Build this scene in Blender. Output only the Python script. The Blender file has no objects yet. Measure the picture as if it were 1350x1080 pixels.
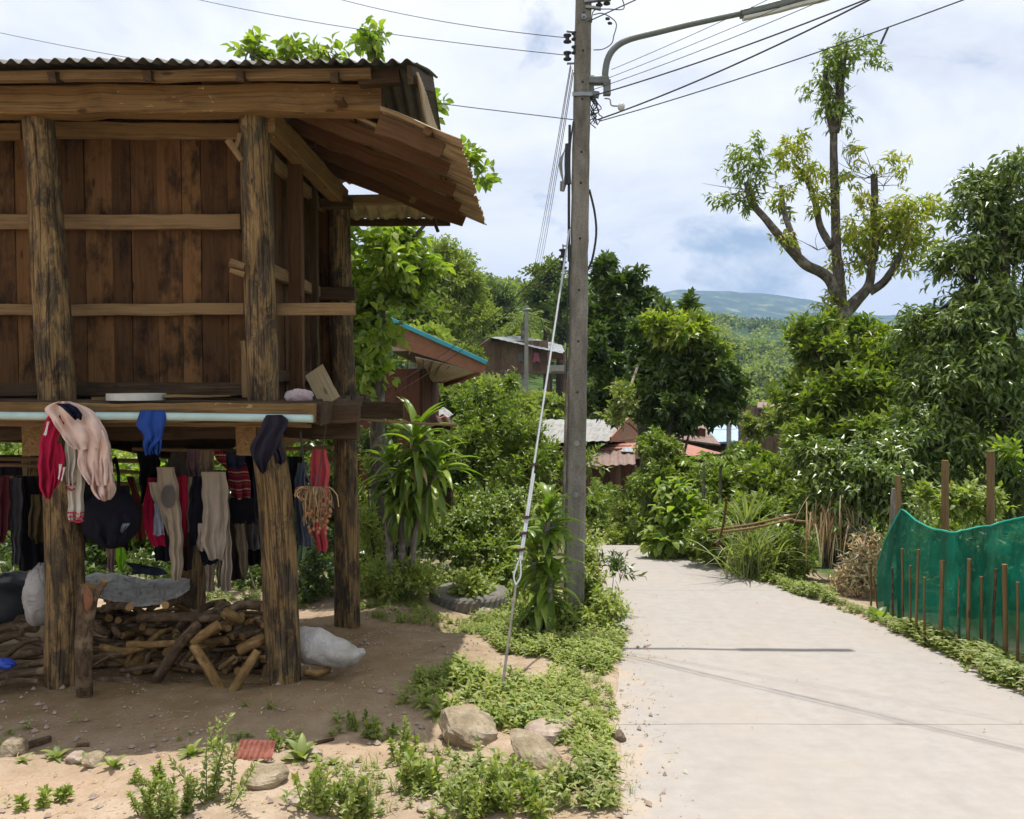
import bpy, math, random
import numpy as np
SC = bpy.context.scene
COL = SC.collection
R = math.radians
F = 1080.0
PITCH = math.atan(40 / 1080)
CP, SP = math.cos(PITCH), math.sin(PITCH)
CAMZ = 1.6
SLOPE = 0.08
rs = np.random.RandomState(7)
random.seed(7)

def P(px, py, Y):
    """world point on the photograph's ray through (px, py) at forward distance Y"""
    u = (px - 675) / F; v = (540 - py) / F
    s = Y / (CP + v * SP)
    return np.array([u * s, Y, CAMZ + s * (-SP + v * CP)])

def proj(x, y, z):
    zz = z - CAMZ
    d = y * CP - zz * SP
    up = y * SP + zz * CP
    return 675 + F * x / d, 540 - F * up / d

# ------------------------------------------------------------------ noise
def _hash(ix, iy, seed):
    n = (ix * 374761393 + iy * 668265263 + seed * 974634777) & 0xffffffff
    n = ((n ^ (n >> 13)) * 1274126177) & 0xffffffff
    return ((n ^ (n >> 16)) & 0xffff) / 65535.0

def vnoise(x, y, seed=0):
    x = np.asarray(x, float); y = np.asarray(y, float)
    ix = np.floor(x).astype(np.int64); iy = np.floor(y).astype(np.int64)
    fx = x - ix; fy = y - iy
    fx = fx * fx * (3 - 2 * fx); fy = fy * fy * (3 - 2 * fy)
    a = _hash(ix, iy, seed); b = _hash(ix + 1, iy, seed)
    c = _hash(ix, iy + 1, seed); d = _hash(ix + 1, iy + 1, seed)
    return (a * (1 - fx) + b * fx) * (1 - fy) + (c * (1 - fx) + d * fx) * fy - 0.5

def fbm(x, y, seed=0, octs=4):
    r = 0; a = 1.0; f = 1.0
    for i in range(octs):
        r = r + a * vnoise(x * f, y * f, seed + i * 17); a *= 0.5; f *= 2.03
    return r

def inpoly(px, py, poly):
    px = np.asarray(px); py = np.asarray(py)
    c = np.zeros(px.shape, bool)
    n = len(poly)
    for i in range(n):
        x1, y1 = poly[i]; x2, y2 = poly[(i + 1) % n]
        cond = ((y1 > py) != (y2 > py))
        with np.errstate(divide='ignore', invalid='ignore'):
            xi = (x2 - x1) * (py - y1) / ((y2 - y1) if y2 != y1 else 1e-9) + x1
        c ^= cond & (px < xi)
    return c

def sstep(a, b, x):
    t = np.clip((x - a) / (b - a), 0, 1)
    return t * t * (3 - 2 * t)

# ------------------------------------------------------------------ terrain height
TP = [0, 300, 560, 700, 800, 900, 1000, 1150, 1350]
TY = [20, 30, 40, 60, 100, 150, 250, 500, 900, 1500, 2300, 3000, 4500]
TPY = np.array([
 [665, 665, 660, 660, 668, 672, 676, 690, 700],
 [620, 610, 600, 605, 640, 650, 655, 670, 680],
 [560, 555, 550, 562, 600, 620, 630, 640, 650],
 [490, 490, 492, 505, 560, 590, 590, 600, 600],
 [410, 408, 414, 430, 500, 545, 550, 555, 560],
 [385, 378, 380, 396, 435, 495, 520, 525, 530],
 [380, 372, 372, 392, 392, 440, 470, 478, 480],
 [430, 415, 412, 415, 404, 424, 440, 446, 450],
 [470, 470, 470, 470, 465, 465, 465, 465, 465],
 [480, 480, 480, 475, 470, 470, 470, 470, 470],
 [425, 420, 415, 412, 410, 387, 390, 412, 377],
 [440, 440, 440, 435, 425, 420, 425, 430, 420],
 [480, 480, 480, 480, 480, 480, 480, 480, 480]], float)
TZ = np.array([[P(675, TPY[i, j], TY[i])[2] for j in range(len(TP))] for i in range(len(TY))])

RL = ([-3, 1.0, 3.5, 4.8, 6.3, 8.5, 10.2, 12.0, 13.5, 16.0, 18], [.40, .43, .45, .60, .78, .86, 1.02, 1.18, 1.0, .3, -.4])
RR = ([-3, 1.0, 5.06, 6.56, 8.5, 10.2, 11.3, 12.0, 13.5, 16.0, 18], [3.0, 3.05, 3.17, 3.19, 2.95, 2.69, 2.35, 2.02, 1.9, 1.4, .8])
def road_l(y): return np.interp(y, RL[0], RL[1])
def road_r(y): return np.interp(y, RR[0], RR[1])

def hbase(x, y):
    x = np.asarray(x, float); y = np.asarray(y, float)
    near = -SLOPE * np.clip(y, -6, 60)
    near = near - .34 * np.exp(-((y - 15.0) / 1.5) ** 2)
    # valley side, right of the verge
    xr = np.interp(y, [0, 6, 9, 12, 20], [4.9, 4.7, 4.9, 3.6, 3.0])
    near = near - np.clip(.38 * np.clip(x - xr, 0, 9), 0, 3.0)
    # far part
    Y = np.maximum(y, 1.0)
    pxx = np.clip(675 + F * x / Y, 0, 1350)
    ly = np.log(np.clip(Y, TY[0], TY[-1])); lt = np.log(np.array(TY, float))
    ii = np.clip(np.searchsorted(lt, ly, side='right') - 1, 0, len(TY) - 2)
    t = (ly - lt[ii]) / (lt[ii + 1] - lt[ii]); t = t * t * (3 - 2 * t)
    jj = np.clip(np.searchsorted(np.array(TP, float), pxx, side='right') - 1, 0, len(TP) - 2)
    tp = np.array(TP, float)
    s = (pxx - tp[jj]) / (tp[jj + 1] - tp[jj]); s = s * s * (3 - 2 * s)
    far = (TZ[ii, jj] * (1 - s) + TZ[ii, jj + 1] * s) * (1 - t) + (TZ[ii + 1, jj] * (1 - s) + TZ[ii + 1, jj + 1] * s) * t
    far = far + fbm(x / (.16 * Y + 4) + 9, np.log(Y) * 5, 5, 4) * .016 * Y * sstep(35, 120, Y)
    w = sstep(15.5, 22, y)
    return near * (1 - w) + far * w

def roadmask(x, y, m=0.0):
    l = road_l(y) - m; r = road_r(y) + m
    return sstep(l - .12, l + .04, x) * (1 - sstep(r - .04, r + .12, x)) * (1 - sstep(16.5, 17.5, y))

def hfun(x, y):
    """ground surface"""
    h = hbase(x, y)
    rm = roadmask(x, y)
    nb = .10 * fbm(x * .9 + 3, y * .9, 1, 3) + .030 * fbm(x * 4, y * 4, 2, 4)
    # loose soil heaps below and beside the granary
    def g(cx, cy, sx, sy, a): return a * np.exp(-((x - cx) / sx) ** 2 - ((y - cy) / sy) ** 2)
    l_ = road_l(y) + .0 + .16 * fbm(y * 1.1, y * 0 + 2, 77, 3); r_ = road_r(y) - .01 + .10 * fbm(y * 1.3, y * 0 + 5, 78, 3)
    rm = roadmask(x, y, -.04) if False else sstep(l_ - .05, l_ + .16, x) * (1 - sstep(r_ - .10, r_ + .06, x)) * (1 - sstep(16.5, 17.5, y))
    nb = nb * sstep(0, .5, np.minimum(np.abs(x - l_), np.abs(x - r_))) + .066 * (np.exp(-((x - l_) / .3) ** 2) + np.exp(-((x - r_) / .25) ** 2)) * (1 - sstep(12.5, 14, y))
    heap = g(-.95, 6.45, .45, .35, .10) + g(-1.9, 5.2, .9, .35, .05) + g(-.9, 5.6, .5, .25, .04) + g(-3.2, 5.6, 1.2, .8, .04)
    nearw = 1 - sstep(14, 20, y)
    return h + (nb + heap) * nearw * (1 - rm) - .05 * rm * nearw

def gp(px, py, lift=0.0):
    """point of the ground seen at (px, py)"""
    u = (px - 675) / F; v = (540 - py) / F
    d = np.array([u, CP + v * SP, -SP + v * CP])
    lo, hi = 1.0, 60.0
    t = 1.5
    while t < 80:
        p = np.array([0, 0, CAMZ]) + d * t
        if p[2] < float(hfun(p[0], p[1])): break
        t *= 1.01
    a, b = t / 1.01, t
    for _ in range(20):
        m = (a + b) / 2; p = np.array([0, 0, CAMZ]) + d * m
        if p[2] < float(hfun(p[0], p[1])): b = m
        else: a = m
    p = np.array([0, 0, CAMZ]) + d * b
    p[2] = float(hfun(p[0], p[1])) + lift
    return p

# ------------------------------------------------------------------ mesh builder
def nrm(v):
    v = np.asarray(v, float)
    return v / (np.linalg.norm(v, axis=-1, keepdims=True) + 1e-12)

ORG = {}
class MB:
    def __init__(s):
        s.V = []; s.F = []; s.G = []; s.M = []; s.n = 0
    def add(s, V, Fs, G=None, mi=0):
        V = np.asarray(V, float).reshape(-1, 3)
        if G is None: G = V
        s.V.append(V); s.G.append(np.asarray(G, float).reshape(-1, 3))
        if isinstance(Fs, np.ndarray): Fs = [Fs]
        by = {}
        for f in Fs:
            if isinstance(f, np.ndarray):
                if f.size: s.F.append(f.astype(np.int64) + s.n); s.M.append(np.full(len(f), mi))
            else: by.setdefault(len(f), []).append(f)
        for k, l in by.items():
            s.F.append(np.array(l, np.int64) + s.n); s.M.append(np.full(len(l), mi))
        s.n += len(V)
        return s
    def build(s, name, mats, parent=None, loc=None, smooth=False, label=None):
        V = np.concatenate(s.V); G = np.concatenate(s.G)
        org = np.array(ORG[parent.name]) if parent is not None else np.array(loc if loc is not None else (0, 0, 0), float)
        me = bpy.data.meshes.new(name)
        me.vertices.add(len(V)); me.vertices.foreach_set('co', (V - org).astype(np.float32).ravel())
        lt = np.concatenate([np.full(len(f), f.shape[1]) for f in s.F])
        lv = np.concatenate([f.ravel() for f in s.F])
        me.loops.add(len(lv)); me.loops.foreach_set('vertex_index', lv.astype(np.int32))
        me.polygons.add(len(lt))
        st = np.concatenate([[0], np.cumsum(lt)[:-1]])
        me.polygons.foreach_set('loop_start', st.astype(np.int32))
        me.polygons.foreach_set('loop_total', lt.astype(np.int32))
        me.polygons.foreach_set('material_index', np.concatenate(s.M).astype(np.int32))
        me.polygons.foreach_set('use_smooth', np.full(len(lt), bool(smooth)))
        if not isinstance(mats, (list, tuple)): mats = [mats]
        for m in mats: me.materials.append(m)
        a = me.attributes.new('gc', 'FLOAT_VECTOR', 'POINT'); a.data.foreach_set('vector', G.astype(np.float32).ravel())
        me.update(calc_edges=True); me.validate(verbose=False)
        o = bpy.data.objects.new(name, me); COL.objects.link(o)
        if parent is not None: o.parent = parent
        else: o.location = org
        ORG[o.name] = org
        if label: o['label'] = label
        return o

def tag(o, label, cat, group=None, kind=None):
    if label: o['label'] = label
    if cat: o['category'] = cat
    if group: o['group'] = group
    if kind: o['kind'] = kind
    return o

def thing(name, label, cat, loc, group=None):
    o = bpy.data.objects.new(name, None); COL.objects.link(o)
    o.empty_display_size = .1
    o.location = tuple(float(v) for v in loc)
    ORG[o.name] = np.array(loc, float)
    return tag(o, label, cat, group)

def frame(d, up=(0, 0, 1)):
    d = nrm(d); up = np.asarray(up, float)
    if abs(np.dot(d, up)) > .97: up = np.array([0, 1, 0]) if abs(d[1]) < .9 else np.array([1, 0, 0])
    r = nrm(np.cross(d, up)); u = np.cross(r, d)
    return d, r, u

def beam(mb, p0, p1, w, h, up=(0, 0, 1), w1=None, h1=None, ch=.12, jit=.0025, seg=None, mi=0):
    """hand-sawn timber: chamfered section, slightly wavy"""
    p0 = np.asarray(p0, float); p1 = np.asarray(p1, float)
    L = np.linalg.norm(p1 - p0); d, r, u = frame(p1 - p0, up)
    w1 = w if w1 is None else w1; h1 = h if h1 is None else h1
    n = seg or max(2, min(24, int(L / .18) + 1))
    off = np.random.RandomState(mb.n % 65521 + 3).rand(3) * 20
    c = ch
    prof = [(-1 + c, -1), (1 - c, -1), (1, -1 + c), (1, 1 - c), (1 - c, 1), (-1 + c, 1), (-1, 1 - c), (-1, -1 + c)]
    V = []; G = []
    for i in range(n + 1):
        t = i / n
        ww = (w * (1 - t) + w1 * t) / 2; hh = (h * (1 - t) + h1 * t) / 2
        m = min(ww, hh) * 2
        for a, b in prof:
            # equal-size chamfer in both directions
            aa = math.copysign(max(abs(a) if abs(a) == 1 else 1 - c * m / 2 / ww, 0), a) * ww
            bb = math.copysign(max(abs(b) if abs(b) == 1 else 1 - c * m / 2 / hh, 0), b) * hh
            V.append(p0 + d * L * t + r * aa + u * bb); G.append((aa + off[0], bb + off[1], L * t + off[2]))
    V = np.array(V)
    if jit: V = V + rs.randn(*V.shape) * jit * .5 + (rs.randn(n + 1, 3).repeat(8, 0)) * jit
    Fq = []
    for i in range(n):
        for k in range(8):
            a = i * 8 + k; b = i * 8 + (k + 1) % 8
            Fq.append((a, b, b + 8, a + 8))
    mb.add(V, Fq + [tuple(range(7, -1, -1)), tuple(n * 8 + k for k in range(8))], G, mi)
    return mb

def tube(mb, pts, rad, n=10, wob=0.0, caps=True, mi=0, capmi=None, flat=1.0, sub=None, seed=None):
    pts = np.asarray(pts, float)
    rad = np.full(len(pts), rad, float) if np.isscalar(rad) else np.asarray(rad, float)
    if len(rad) != len(pts): rad = np.interp(np.linspace(0, 1, len(pts)), np.linspace(0, 1, len(rad)), rad)
    if sub:   # catmull-ish resample
        s = np.concatenate([[0], np.cumsum(np.linalg.norm(np.diff(pts, axis=0), axis=1))])
        tt = np.linspace(0, s[-1], sub)
        if len(pts) > 2:
            q = []
            for x in tt:
                i = min(max(np.searchsorted(s, x, side='right') - 1, 0), len(pts) - 2)
                p0 = pts[max(i - 1, 0)]; p1 = pts[i]; p2 = pts[i + 1]; p3 = pts[min(i + 2, len(pts) - 1)]
                t = (x - s[i]) / (s[i + 1] - s[i] + 1e-9)
                q.append(.5 * ((2 * p1) + (-p0 + p2) * t + (2 * p0 - 5 * p1 + 4 * p2 - p3) * t * t + (-p0 + 3 * p1 - 3 * p2 + p3) * t ** 3))
            rad = np.interp(tt, s, rad); pts = np.array(q)
        else:
            rad = np.interp(tt, s, rad); pts = np.array([pts[0] + (pts[1] - pts[0]) * x / s[-1] for x in tt])
    K = len(pts)
    T = np.gradient(pts, axis=0); T = nrm(T)
    d, r, u = frame(T[0])
    g = np.random.RandomState(seed if seed is not None else (mb.n * 7 + int(abs(pts[0]).sum() * 1000)) % 99991)
    off = g.rand(3) * 30; ph = g.rand(6) * 6.28
    th = np.arange(n) / n * 2 * math.pi
    V = np.zeros((K, n, 3)); G = np.zeros((K, n, 3)); s = 0
    for i in range(K):
        if i: s += np.linalg.norm(pts[i] - pts[i - 1])
        r = nrm(r - T[i] * np.dot(r, T[i])); u = np.cross(r, T[i])
        rr = rad[i] * np.ones(n)
        if wob:
            rr = rr * (1 + wob * (.5 * np.sin(th * 2 + ph[0] + s * 3) + .4 * np.sin(th * 3 + ph[1] - s * 5 + ph[2]) + .35 * np.sin(th * 5 + ph[3] + s * 9) + .3 * np.sin(th + s * 14 + ph[4])))
        V[i] = pts[i] + np.outer(np.cos(th) * rr, r) + np.outer(np.sin(th) * rr * flat, u)
        G[i, :, 0] = np.cos(th) * rad[i] + off[0]; G[i, :, 1] = np.sin(th) * rad[i] + off[1]; G[i, :, 2] = s + off[2]
    a = (np.arange(K - 1)[:, None] * n + np.arange(n)[None, :]).ravel()
    b = (np.arange(K - 1)[:, None] * n + ((np.arange(n) + 1) % n)[None, :]).ravel()
    Fq = np.stack([a, b, b + n, a + n], 1)
    mb.add(V.reshape(-1, 3), Fq, G.reshape(-1, 3), mi)
    if caps:
        cm = mi if capmi is None else capmi
        mb.add(V[0], [tuple(range(n - 1, -1, -1))], G[0], cm)
        mb.add(V[-1], [tuple(range(n))], G[-1], cm)
    return mb

def grid(mb, Pf, nu, nv, mi=0, Gf=None):
    """Pf(u,v arrays)->(N,3)"""
    u, v = np.meshgrid(np.linspace(0, 1, nu), np.linspace(0, 1, nv), indexing='ij')
    V = Pf(u.ravel(), v.ravel())
    i, j = np.meshgrid(np.arange(nu - 1), np.arange(nv - 1), indexing='ij')
    a = (i * nv + j).ravel()
    mb.add(V, np.stack([a, a + nv, a + nv + 1, a + 1], 1), None if Gf is None else Gf(u.ravel(), v.ravel()), mi)
    return mb

def sheet(mb, A, B, C, D, wl=.076, amp=.010, nv=8, thick=.0, mi=0, ragged=0.0, seed=1):
    """corrugated sheet; A-B runs across the waves, A-D along them; closed with a little thickness"""
    A, B, C, D = [np.asarray(q, float) for q in (A, B, C, D)]
    L = np.linalg.norm(B - A); nu = max(8, int(L / wl * 8) + 1)
    n = nrm(np.cross(B - A, D - A)); n = n if n[2] > 0 else -n
    g = np.random.RandomState(seed)
    nt = int(nu / 8) + 2; rj = g.rand(nt) * ragged
    for sgn in (1, -1):
        def Pf(u, v):
            rg = np.interp(u * (nu / 8), np.arange(nt), rj)
            vv = v * (1 - rg) if ragged else v
            p = (A * (1 - u)[:, None] + B * u[:, None]) * (1 - vv)[:, None] + (D * (1 - u)[:, None] + C * u[:, None]) * vv[:, None]
            w = np.sin(u * L / wl * 2 * math.pi) * amp + .006 * np.sin(u * L * 2.1 + v * 3) + .004 * np.sin(u * L * 5 + v * 7)
            return p + n * (w + sgn * .0015)[:, None]
        def Gf(u, v): return np.stack([u * L, v * np.linalg.norm(D - A), u * 0 + seed], 1)
        grid(mb, Pf, nu, nv, mi, Gf)
    return mb

def rock(mb, c, r, seed=0, n=16, flat=.7, mi=0, sharp=.35):
    g = np.random.RandomState(seed)
    r = np.asarray(r if np.ndim(r) else (r, r, r * flat), float)
    m = n // 2 + 1
    th = np.linspace(0, math.pi, m); ph = np.linspace(0, 2 * math.pi, n, endpoint=False)
    T, Ph = np.meshgrid(th, ph, indexing='ij')
    D = np.stack([np.sin(T) * np.cos(Ph), np.sin(T) * np.sin(Ph), np.cos(T)], -1)
    rad = np.ones(T.shape)
    for k in range(9):     # facets: cut by planes
        q = nrm(g.randn(3)); h = 1 - sharp * g.rand()
        dd = D @ q
        rad = np.where(dd * rad > h, h / np.maximum(dd, 1e-3), rad)
    rad = rad * (1 + .05 * np.sin(D[..., 0] * 7 + g.rand() * 6) * np.sin(D[..., 1] * 6 + g.rand() * 6)) + g.randn(*T.shape) * .012 * np.sin(T)
    a = g.rand() * 6.28; ca, sa = math.cos(a), math.sin(a)
    V = D * rad[..., None] * r
    V = np.stack([V[..., 0], V[..., 1], V[..., 2]], -1) + np.asarray(c, float)
    Fq = []
    for i in range(m - 1):
        for j in range(n):
            a_, b_ = i * n + j, i * n + (j + 1) % n
            Fq.append((a_, a_ + n, b_ + n, b_))
    mb.add(V.reshape(-1, 3), Fq, None, mi)
    return mb

# ------------------------------------------------------------------ foliage
def leaves(mb, Pb, D, L, W, rng, fold=.30, curl=.25, detail=1, mi=0, flatten=.6, widest=.45):
    Pb = np.asarray(Pb, float); N = len(Pb)
    if N == 0: return
    D = nrm(D)
    L = np.broadcast_to(np.asarray(L, float), (N,))[:, None]; W = np.broadcast_to(np.asarray(W, float), (N,))[:, None]
    up = nrm(np.array([0, 0, 1.0]) * flatten + rng.randn(N, 3) * (1 - flatten) * .9)
    Rr = nrm(np.cross(D, up) + 1e-6); U = np.cross(Rr, D)
    m = widest
    B = Pb; T = Pb + D * L - U * L * curl
    M = Pb + D * L * m + U * L * curl * .25
    Lf = M - Rr * W * .5 + U * W * fold; Rt = M + Rr * W * .5 + U * W * fold
    if detail == 0:
        V = np.stack([B, Rt, T, Lf], 1).reshape(-1, 3)
        i = np.arange(N)[:, None] * 4
        mb.add(V, i + np.array([[0, 1, 2, 3]]), None, mi)
    elif detail == 1:
        V = np.stack([B, Rt, T, Lf, M], 1).reshape(-1, 3)
        i = np.arange(N)[:, None] * 5
        Fq = np.concatenate([i + np.array([[0, 1, 4]]), i + np.array([[0, 4, 3]]), i + np.array([[4, 1, 2]]), i + np.array([[4, 2, 3]])])
        mb.add(V, Fq, None, mi)
    else:
        m2 = .75
        M2 = Pb + D * L * m2 - U * L * curl * .35
        L2 = M2 - Rr * W * .36 + U * W * fold * .7; R2 = M2 + Rr * W * .36 + U * W * fold * .7
        M1 = Pb + D * L * .22 + U * L * curl * .18
        L1 = M1 - Rr * W * .36 + U * W * fold * .7; R1 = M1 + Rr * W * .36 + U * W * fold * .7
        V = np.stack([B, R1, M1, L1, Rt, M, Lf, R2, M2, L2, T], 1).reshape(-1, 3)
        i = np.arange(N)[:, None] * 11
        q = np.array([[1, 4, 5, 2], [2, 5, 6, 3], [4, 7, 8, 5], [5, 8, 9, 6]])
        t = np.array([[0, 1, 2], [0, 2, 3], [8, 7, 10], [8, 10, 9]])
        Vf = [(i + a[None, :]) for a in q]; Tf = [(i + a[None, :]) for a in t]
        mb.add(V, [np.concatenate(Vf), np.concatenate(Tf)], None, mi)

def sprigs(mb, A, D, k, stem, L, W, rng, spread=.75, droop=.15, detail=1, fold=.3, curl=.25, mi=0, var=.35, flatten=.6, twig=None, twr=.003):
    """k leaves set round each stem"""
    A = np.asarray(A, float); D = nrm(D); N = len(A)
    ref = nrm(rng.randn(N, 3)); X = nrm(np.cross(D, ref)); Yv = np.cross(D, X)
    st = stem * (.7 + .6 * rng.rand(N, 1))
    ph0 = rng.rand(N, 1) * 6.28
    for j in range(k):
        t = (j + .6) / k
        ph = ph0 + j * 2.4
        rad = X * np.cos(ph) + Yv * np.sin(ph)
        sp = spread * (1.15 - .55 * t)
        d = nrm(D * (1 - sp * .8) + rad * sp + rng.randn(N, 3) * .18 + np.array([0, 0, -droop]))
        pos = A + D * st * t + np.array([0, 0, -1]) * (droop * st * t * t * .5)
        sc = (1 - var / 2 + var * rng.rand(N)) * (1.05 - .25 * t)
        leaves(mb, pos, d, L * sc, W * sc, rng, fold=fold, curl=curl, detail=detail, mi=mi, flatten=flatten)
    if twig is not None:
        # thin three-sided twigs
        r_ = twr
        E = A + D * st
        V = np.stack([A + X * r_, A - X * r_ * .5 + Yv * r_ * .87, A - X * r_ * .5 - Yv * r_ * .87, E], 1).reshape(-1, 3)
        i = np.arange(N)[:, None] * 4
        mb.add(V, np.concatenate([i + np.array([[0, 1, 3]]), i + np.array([[1, 2, 3]]), i + np.array([[2, 0, 3]])]), None, twig)

def blob(px, py, Y, rx, ry, rd=None, n=100):
    """ellipsoid of crown given by its place and size; radii in metres from picture size at that distance"""
    c = P(px, py, Y); k = Y / F
    return dict(c=c, r=np.array([rx * k, rd if rd else rx * k, ry * k]), n=n)

def anchors(b, rng, sub=9, hollow=.55, subr=.30, up=.35):
    n = b['n']; m = max(3, n // sub)
    u = nrm(rng.randn(m, 3)); rad = hollow + (1 - hollow) * rng.rand(m, 1)
    S = u * rad
    idx = rng.randint(0, m, n)
    off = nrm(rng.randn(n, 3)) * (rng.rand(n, 1) ** .5) * subr
    Q = S[idx] + off
    A = b['c'] + Q * b['r']
    D = nrm(Q * .7 + off / subr * .7 + np.array([0, 0, up]) + rng.randn(n, 3) * .25)
    return A, D

def blades(mb, A, D, L, W, bend, rng, seg=6, mi=0, fold=.25, taper=1.3, base=.5):
    """long arching strip leaves"""
    A = np.asarray(A, float); D = nrm(D); N = len(A)
    L = np.broadcast_to(np.asarray(L, float), (N,)); W = np.broadcast_to(np.asarray(W, float), (N,)); bend = np.broadcast_to(np.asarray(bend, float), (N,))
    H = D.copy(); H[:, 2] = 0; H = nrm(H + rng.randn(N, 3) * 1e-3 * np.array([1, 1, 0]))
    S = nrm(np.cross(H, [0, 0, 1.0]))
    pitch = np.arcsin(np.clip(D[:, 2], -1, 1))
    pos = A.copy(); rows = []
    for i in range(seg + 1):
        t = i / seg
        a = pitch - bend * t ** 1.3
        T = H * np.cos(a)[:, None] + np.array([0, 0, 1.0]) * np.sin(a)[:, None]
        Nn = np.cross(S, T)
        w = W * (base + (1 - base) * min(1, t / .35)) * (1 - t ** (2.2 * taper)) if t < 1 else W * 0.02
        rows.append((pos - S * (w / 2)[:, None] + Nn * (w * fold)[:, None], pos, pos + S * (w / 2)[:, None] + Nn * (w * fold)[:, None]))
        pos = pos + T * (L / seg)[:, None]
    V = np.stack([q for r3 in rows for q in r3], 1).reshape(-1, 3)
    k = (seg + 1) * 3; base_i = np.arange(N)[:, None] * k
    Fs = []
    for i in range(seg):
        for s_ in (0, 1):
            a = i * 3 + s_
            Fs.append(base_i + np.array([[a, a + 1, a + 4, a + 3]]))
    mb.add(V, np.concatenate(Fs), None, mi)

# ------------------------------------------------------------------ materials
class NT:
    def __init__(s, name):
        s.m = bpy.data.materials.new(name); s.m.use_nodes = True
        s.t = s.m.node_tree; s.t.nodes.clear()
        s.out = s.n('ShaderNodeOutputMaterial')
    def n(s, k, **kw):
        o = s.t.nodes.new(k)
        for a, v in kw.items():
            if a.startswith('i_'):
                key = a[2:].replace('_', ' ')
                o.inputs[key].default_value = v
            else: setattr(o, a, v)
        return o
    def l(s, a, b): s.t.links.new(a, b); return b
    def mapping(s, src, scale=(1, 1, 1), loc=(0, 0, 0)):
        m = s.n('ShaderNodeMapping'); m.inputs['Scale'].default_value = scale; m.inputs['Location'].default_value = loc
        s.l(src, m.inputs['Vector']); return m.outputs[0]
    def noise(s, vec, scale=5, detail=4, rough=.6, dist=0.0):
        o = s.n('ShaderNodeTexNoise'); o.inputs['Scale'].default_value = scale; o.inputs['Detail'].default_value = detail
        o.inputs['Roughness'].default_value = rough; o.inputs['Distortion'].default_value = dist
        s.l(vec, o.inputs['Vector']); return o.outputs['Fac']
    def ramp(s, fac, stops, interp='LINEAR'):
        o = s.n('ShaderNodeValToRGB'); o.color_ramp.interpolation = interp
        e = o.color_ramp.elements
        while len(e) > 1: e.remove(e[-1])
        for i, (p, c) in enumerate(stops):
            el = e[0] if i == 0 else e.new(p)
            el.position = p
            el.color = (c, c, c, 1) if np.isscalar(c) else (*c[:3], 1)
        s.l(fac, o.inputs[0]); return o.outputs[0]
    def mix(s, fac, a, b, mode='MIX'):
        o = s.n('ShaderNodeMix', data_type='RGBA', blend_type=mode)
        for sock, v in ((o.inputs[0], fac), (o.inputs[6], a), (o.inputs[7], b)):
            if isinstance(v, bpy.types.NodeSocket): s.l(v, sock)
            elif np.isscalar(v): sock.default_value = v if sock == o.inputs[0] else (v, v, v, 1)
            else: sock.default_value = (*v[:3], 1)
        return o.outputs[2]
    def math(s, op, a, b=0.0):
        o = s.n('ShaderNodeMath', operation=op)
        for i, v in enumerate((a, b)):
            if isinstance(v, bpy.types.NodeSocket): s.l(v, o.inputs[i])
            else: o.inputs[i].default_value = v
        return o.outputs[0]
    def attr(s, name='gc'):
        return s.n('ShaderNodeAttribute', attribute_name=name).outputs['Vector']
    def island(s): return s.n('ShaderNodeNewGeometry').outputs['Random Per Island']
    def bump(s, h, strength=.5, dist=.01):
        o = s.n('ShaderNodeBump'); o.inputs['Strength'].default_value = strength; o.inputs['Distance'].default_value = dist
        s.l(h, o.inputs['Height']); return o.outputs[0]
    def pbr(s, col, rough=.8, bump=None, metal=0.0, spec=.5, **kw):
        b = s.n('ShaderNodeBsdfPrincipled')
        for sock, v in (('Base Color', col), ('Roughness', rough), ('Metallic', metal), ('Specular IOR Level', spec)):
            if isinstance(v, bpy.types.NodeSocket): s.l(v, b.inputs[sock])
            else: b.inputs[sock].default_value = (*v[:3], 1) if sock == 'Base Color' else v
        if bump is not None: s.l(bump, b.inputs['Normal'])
        for k_, v in kw.items(): b.inputs[k_.replace('_', ' ')].default_value = v
        s.l(b.outputs[0], s.out.inputs[0]); s.b = b
        return s.m

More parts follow.
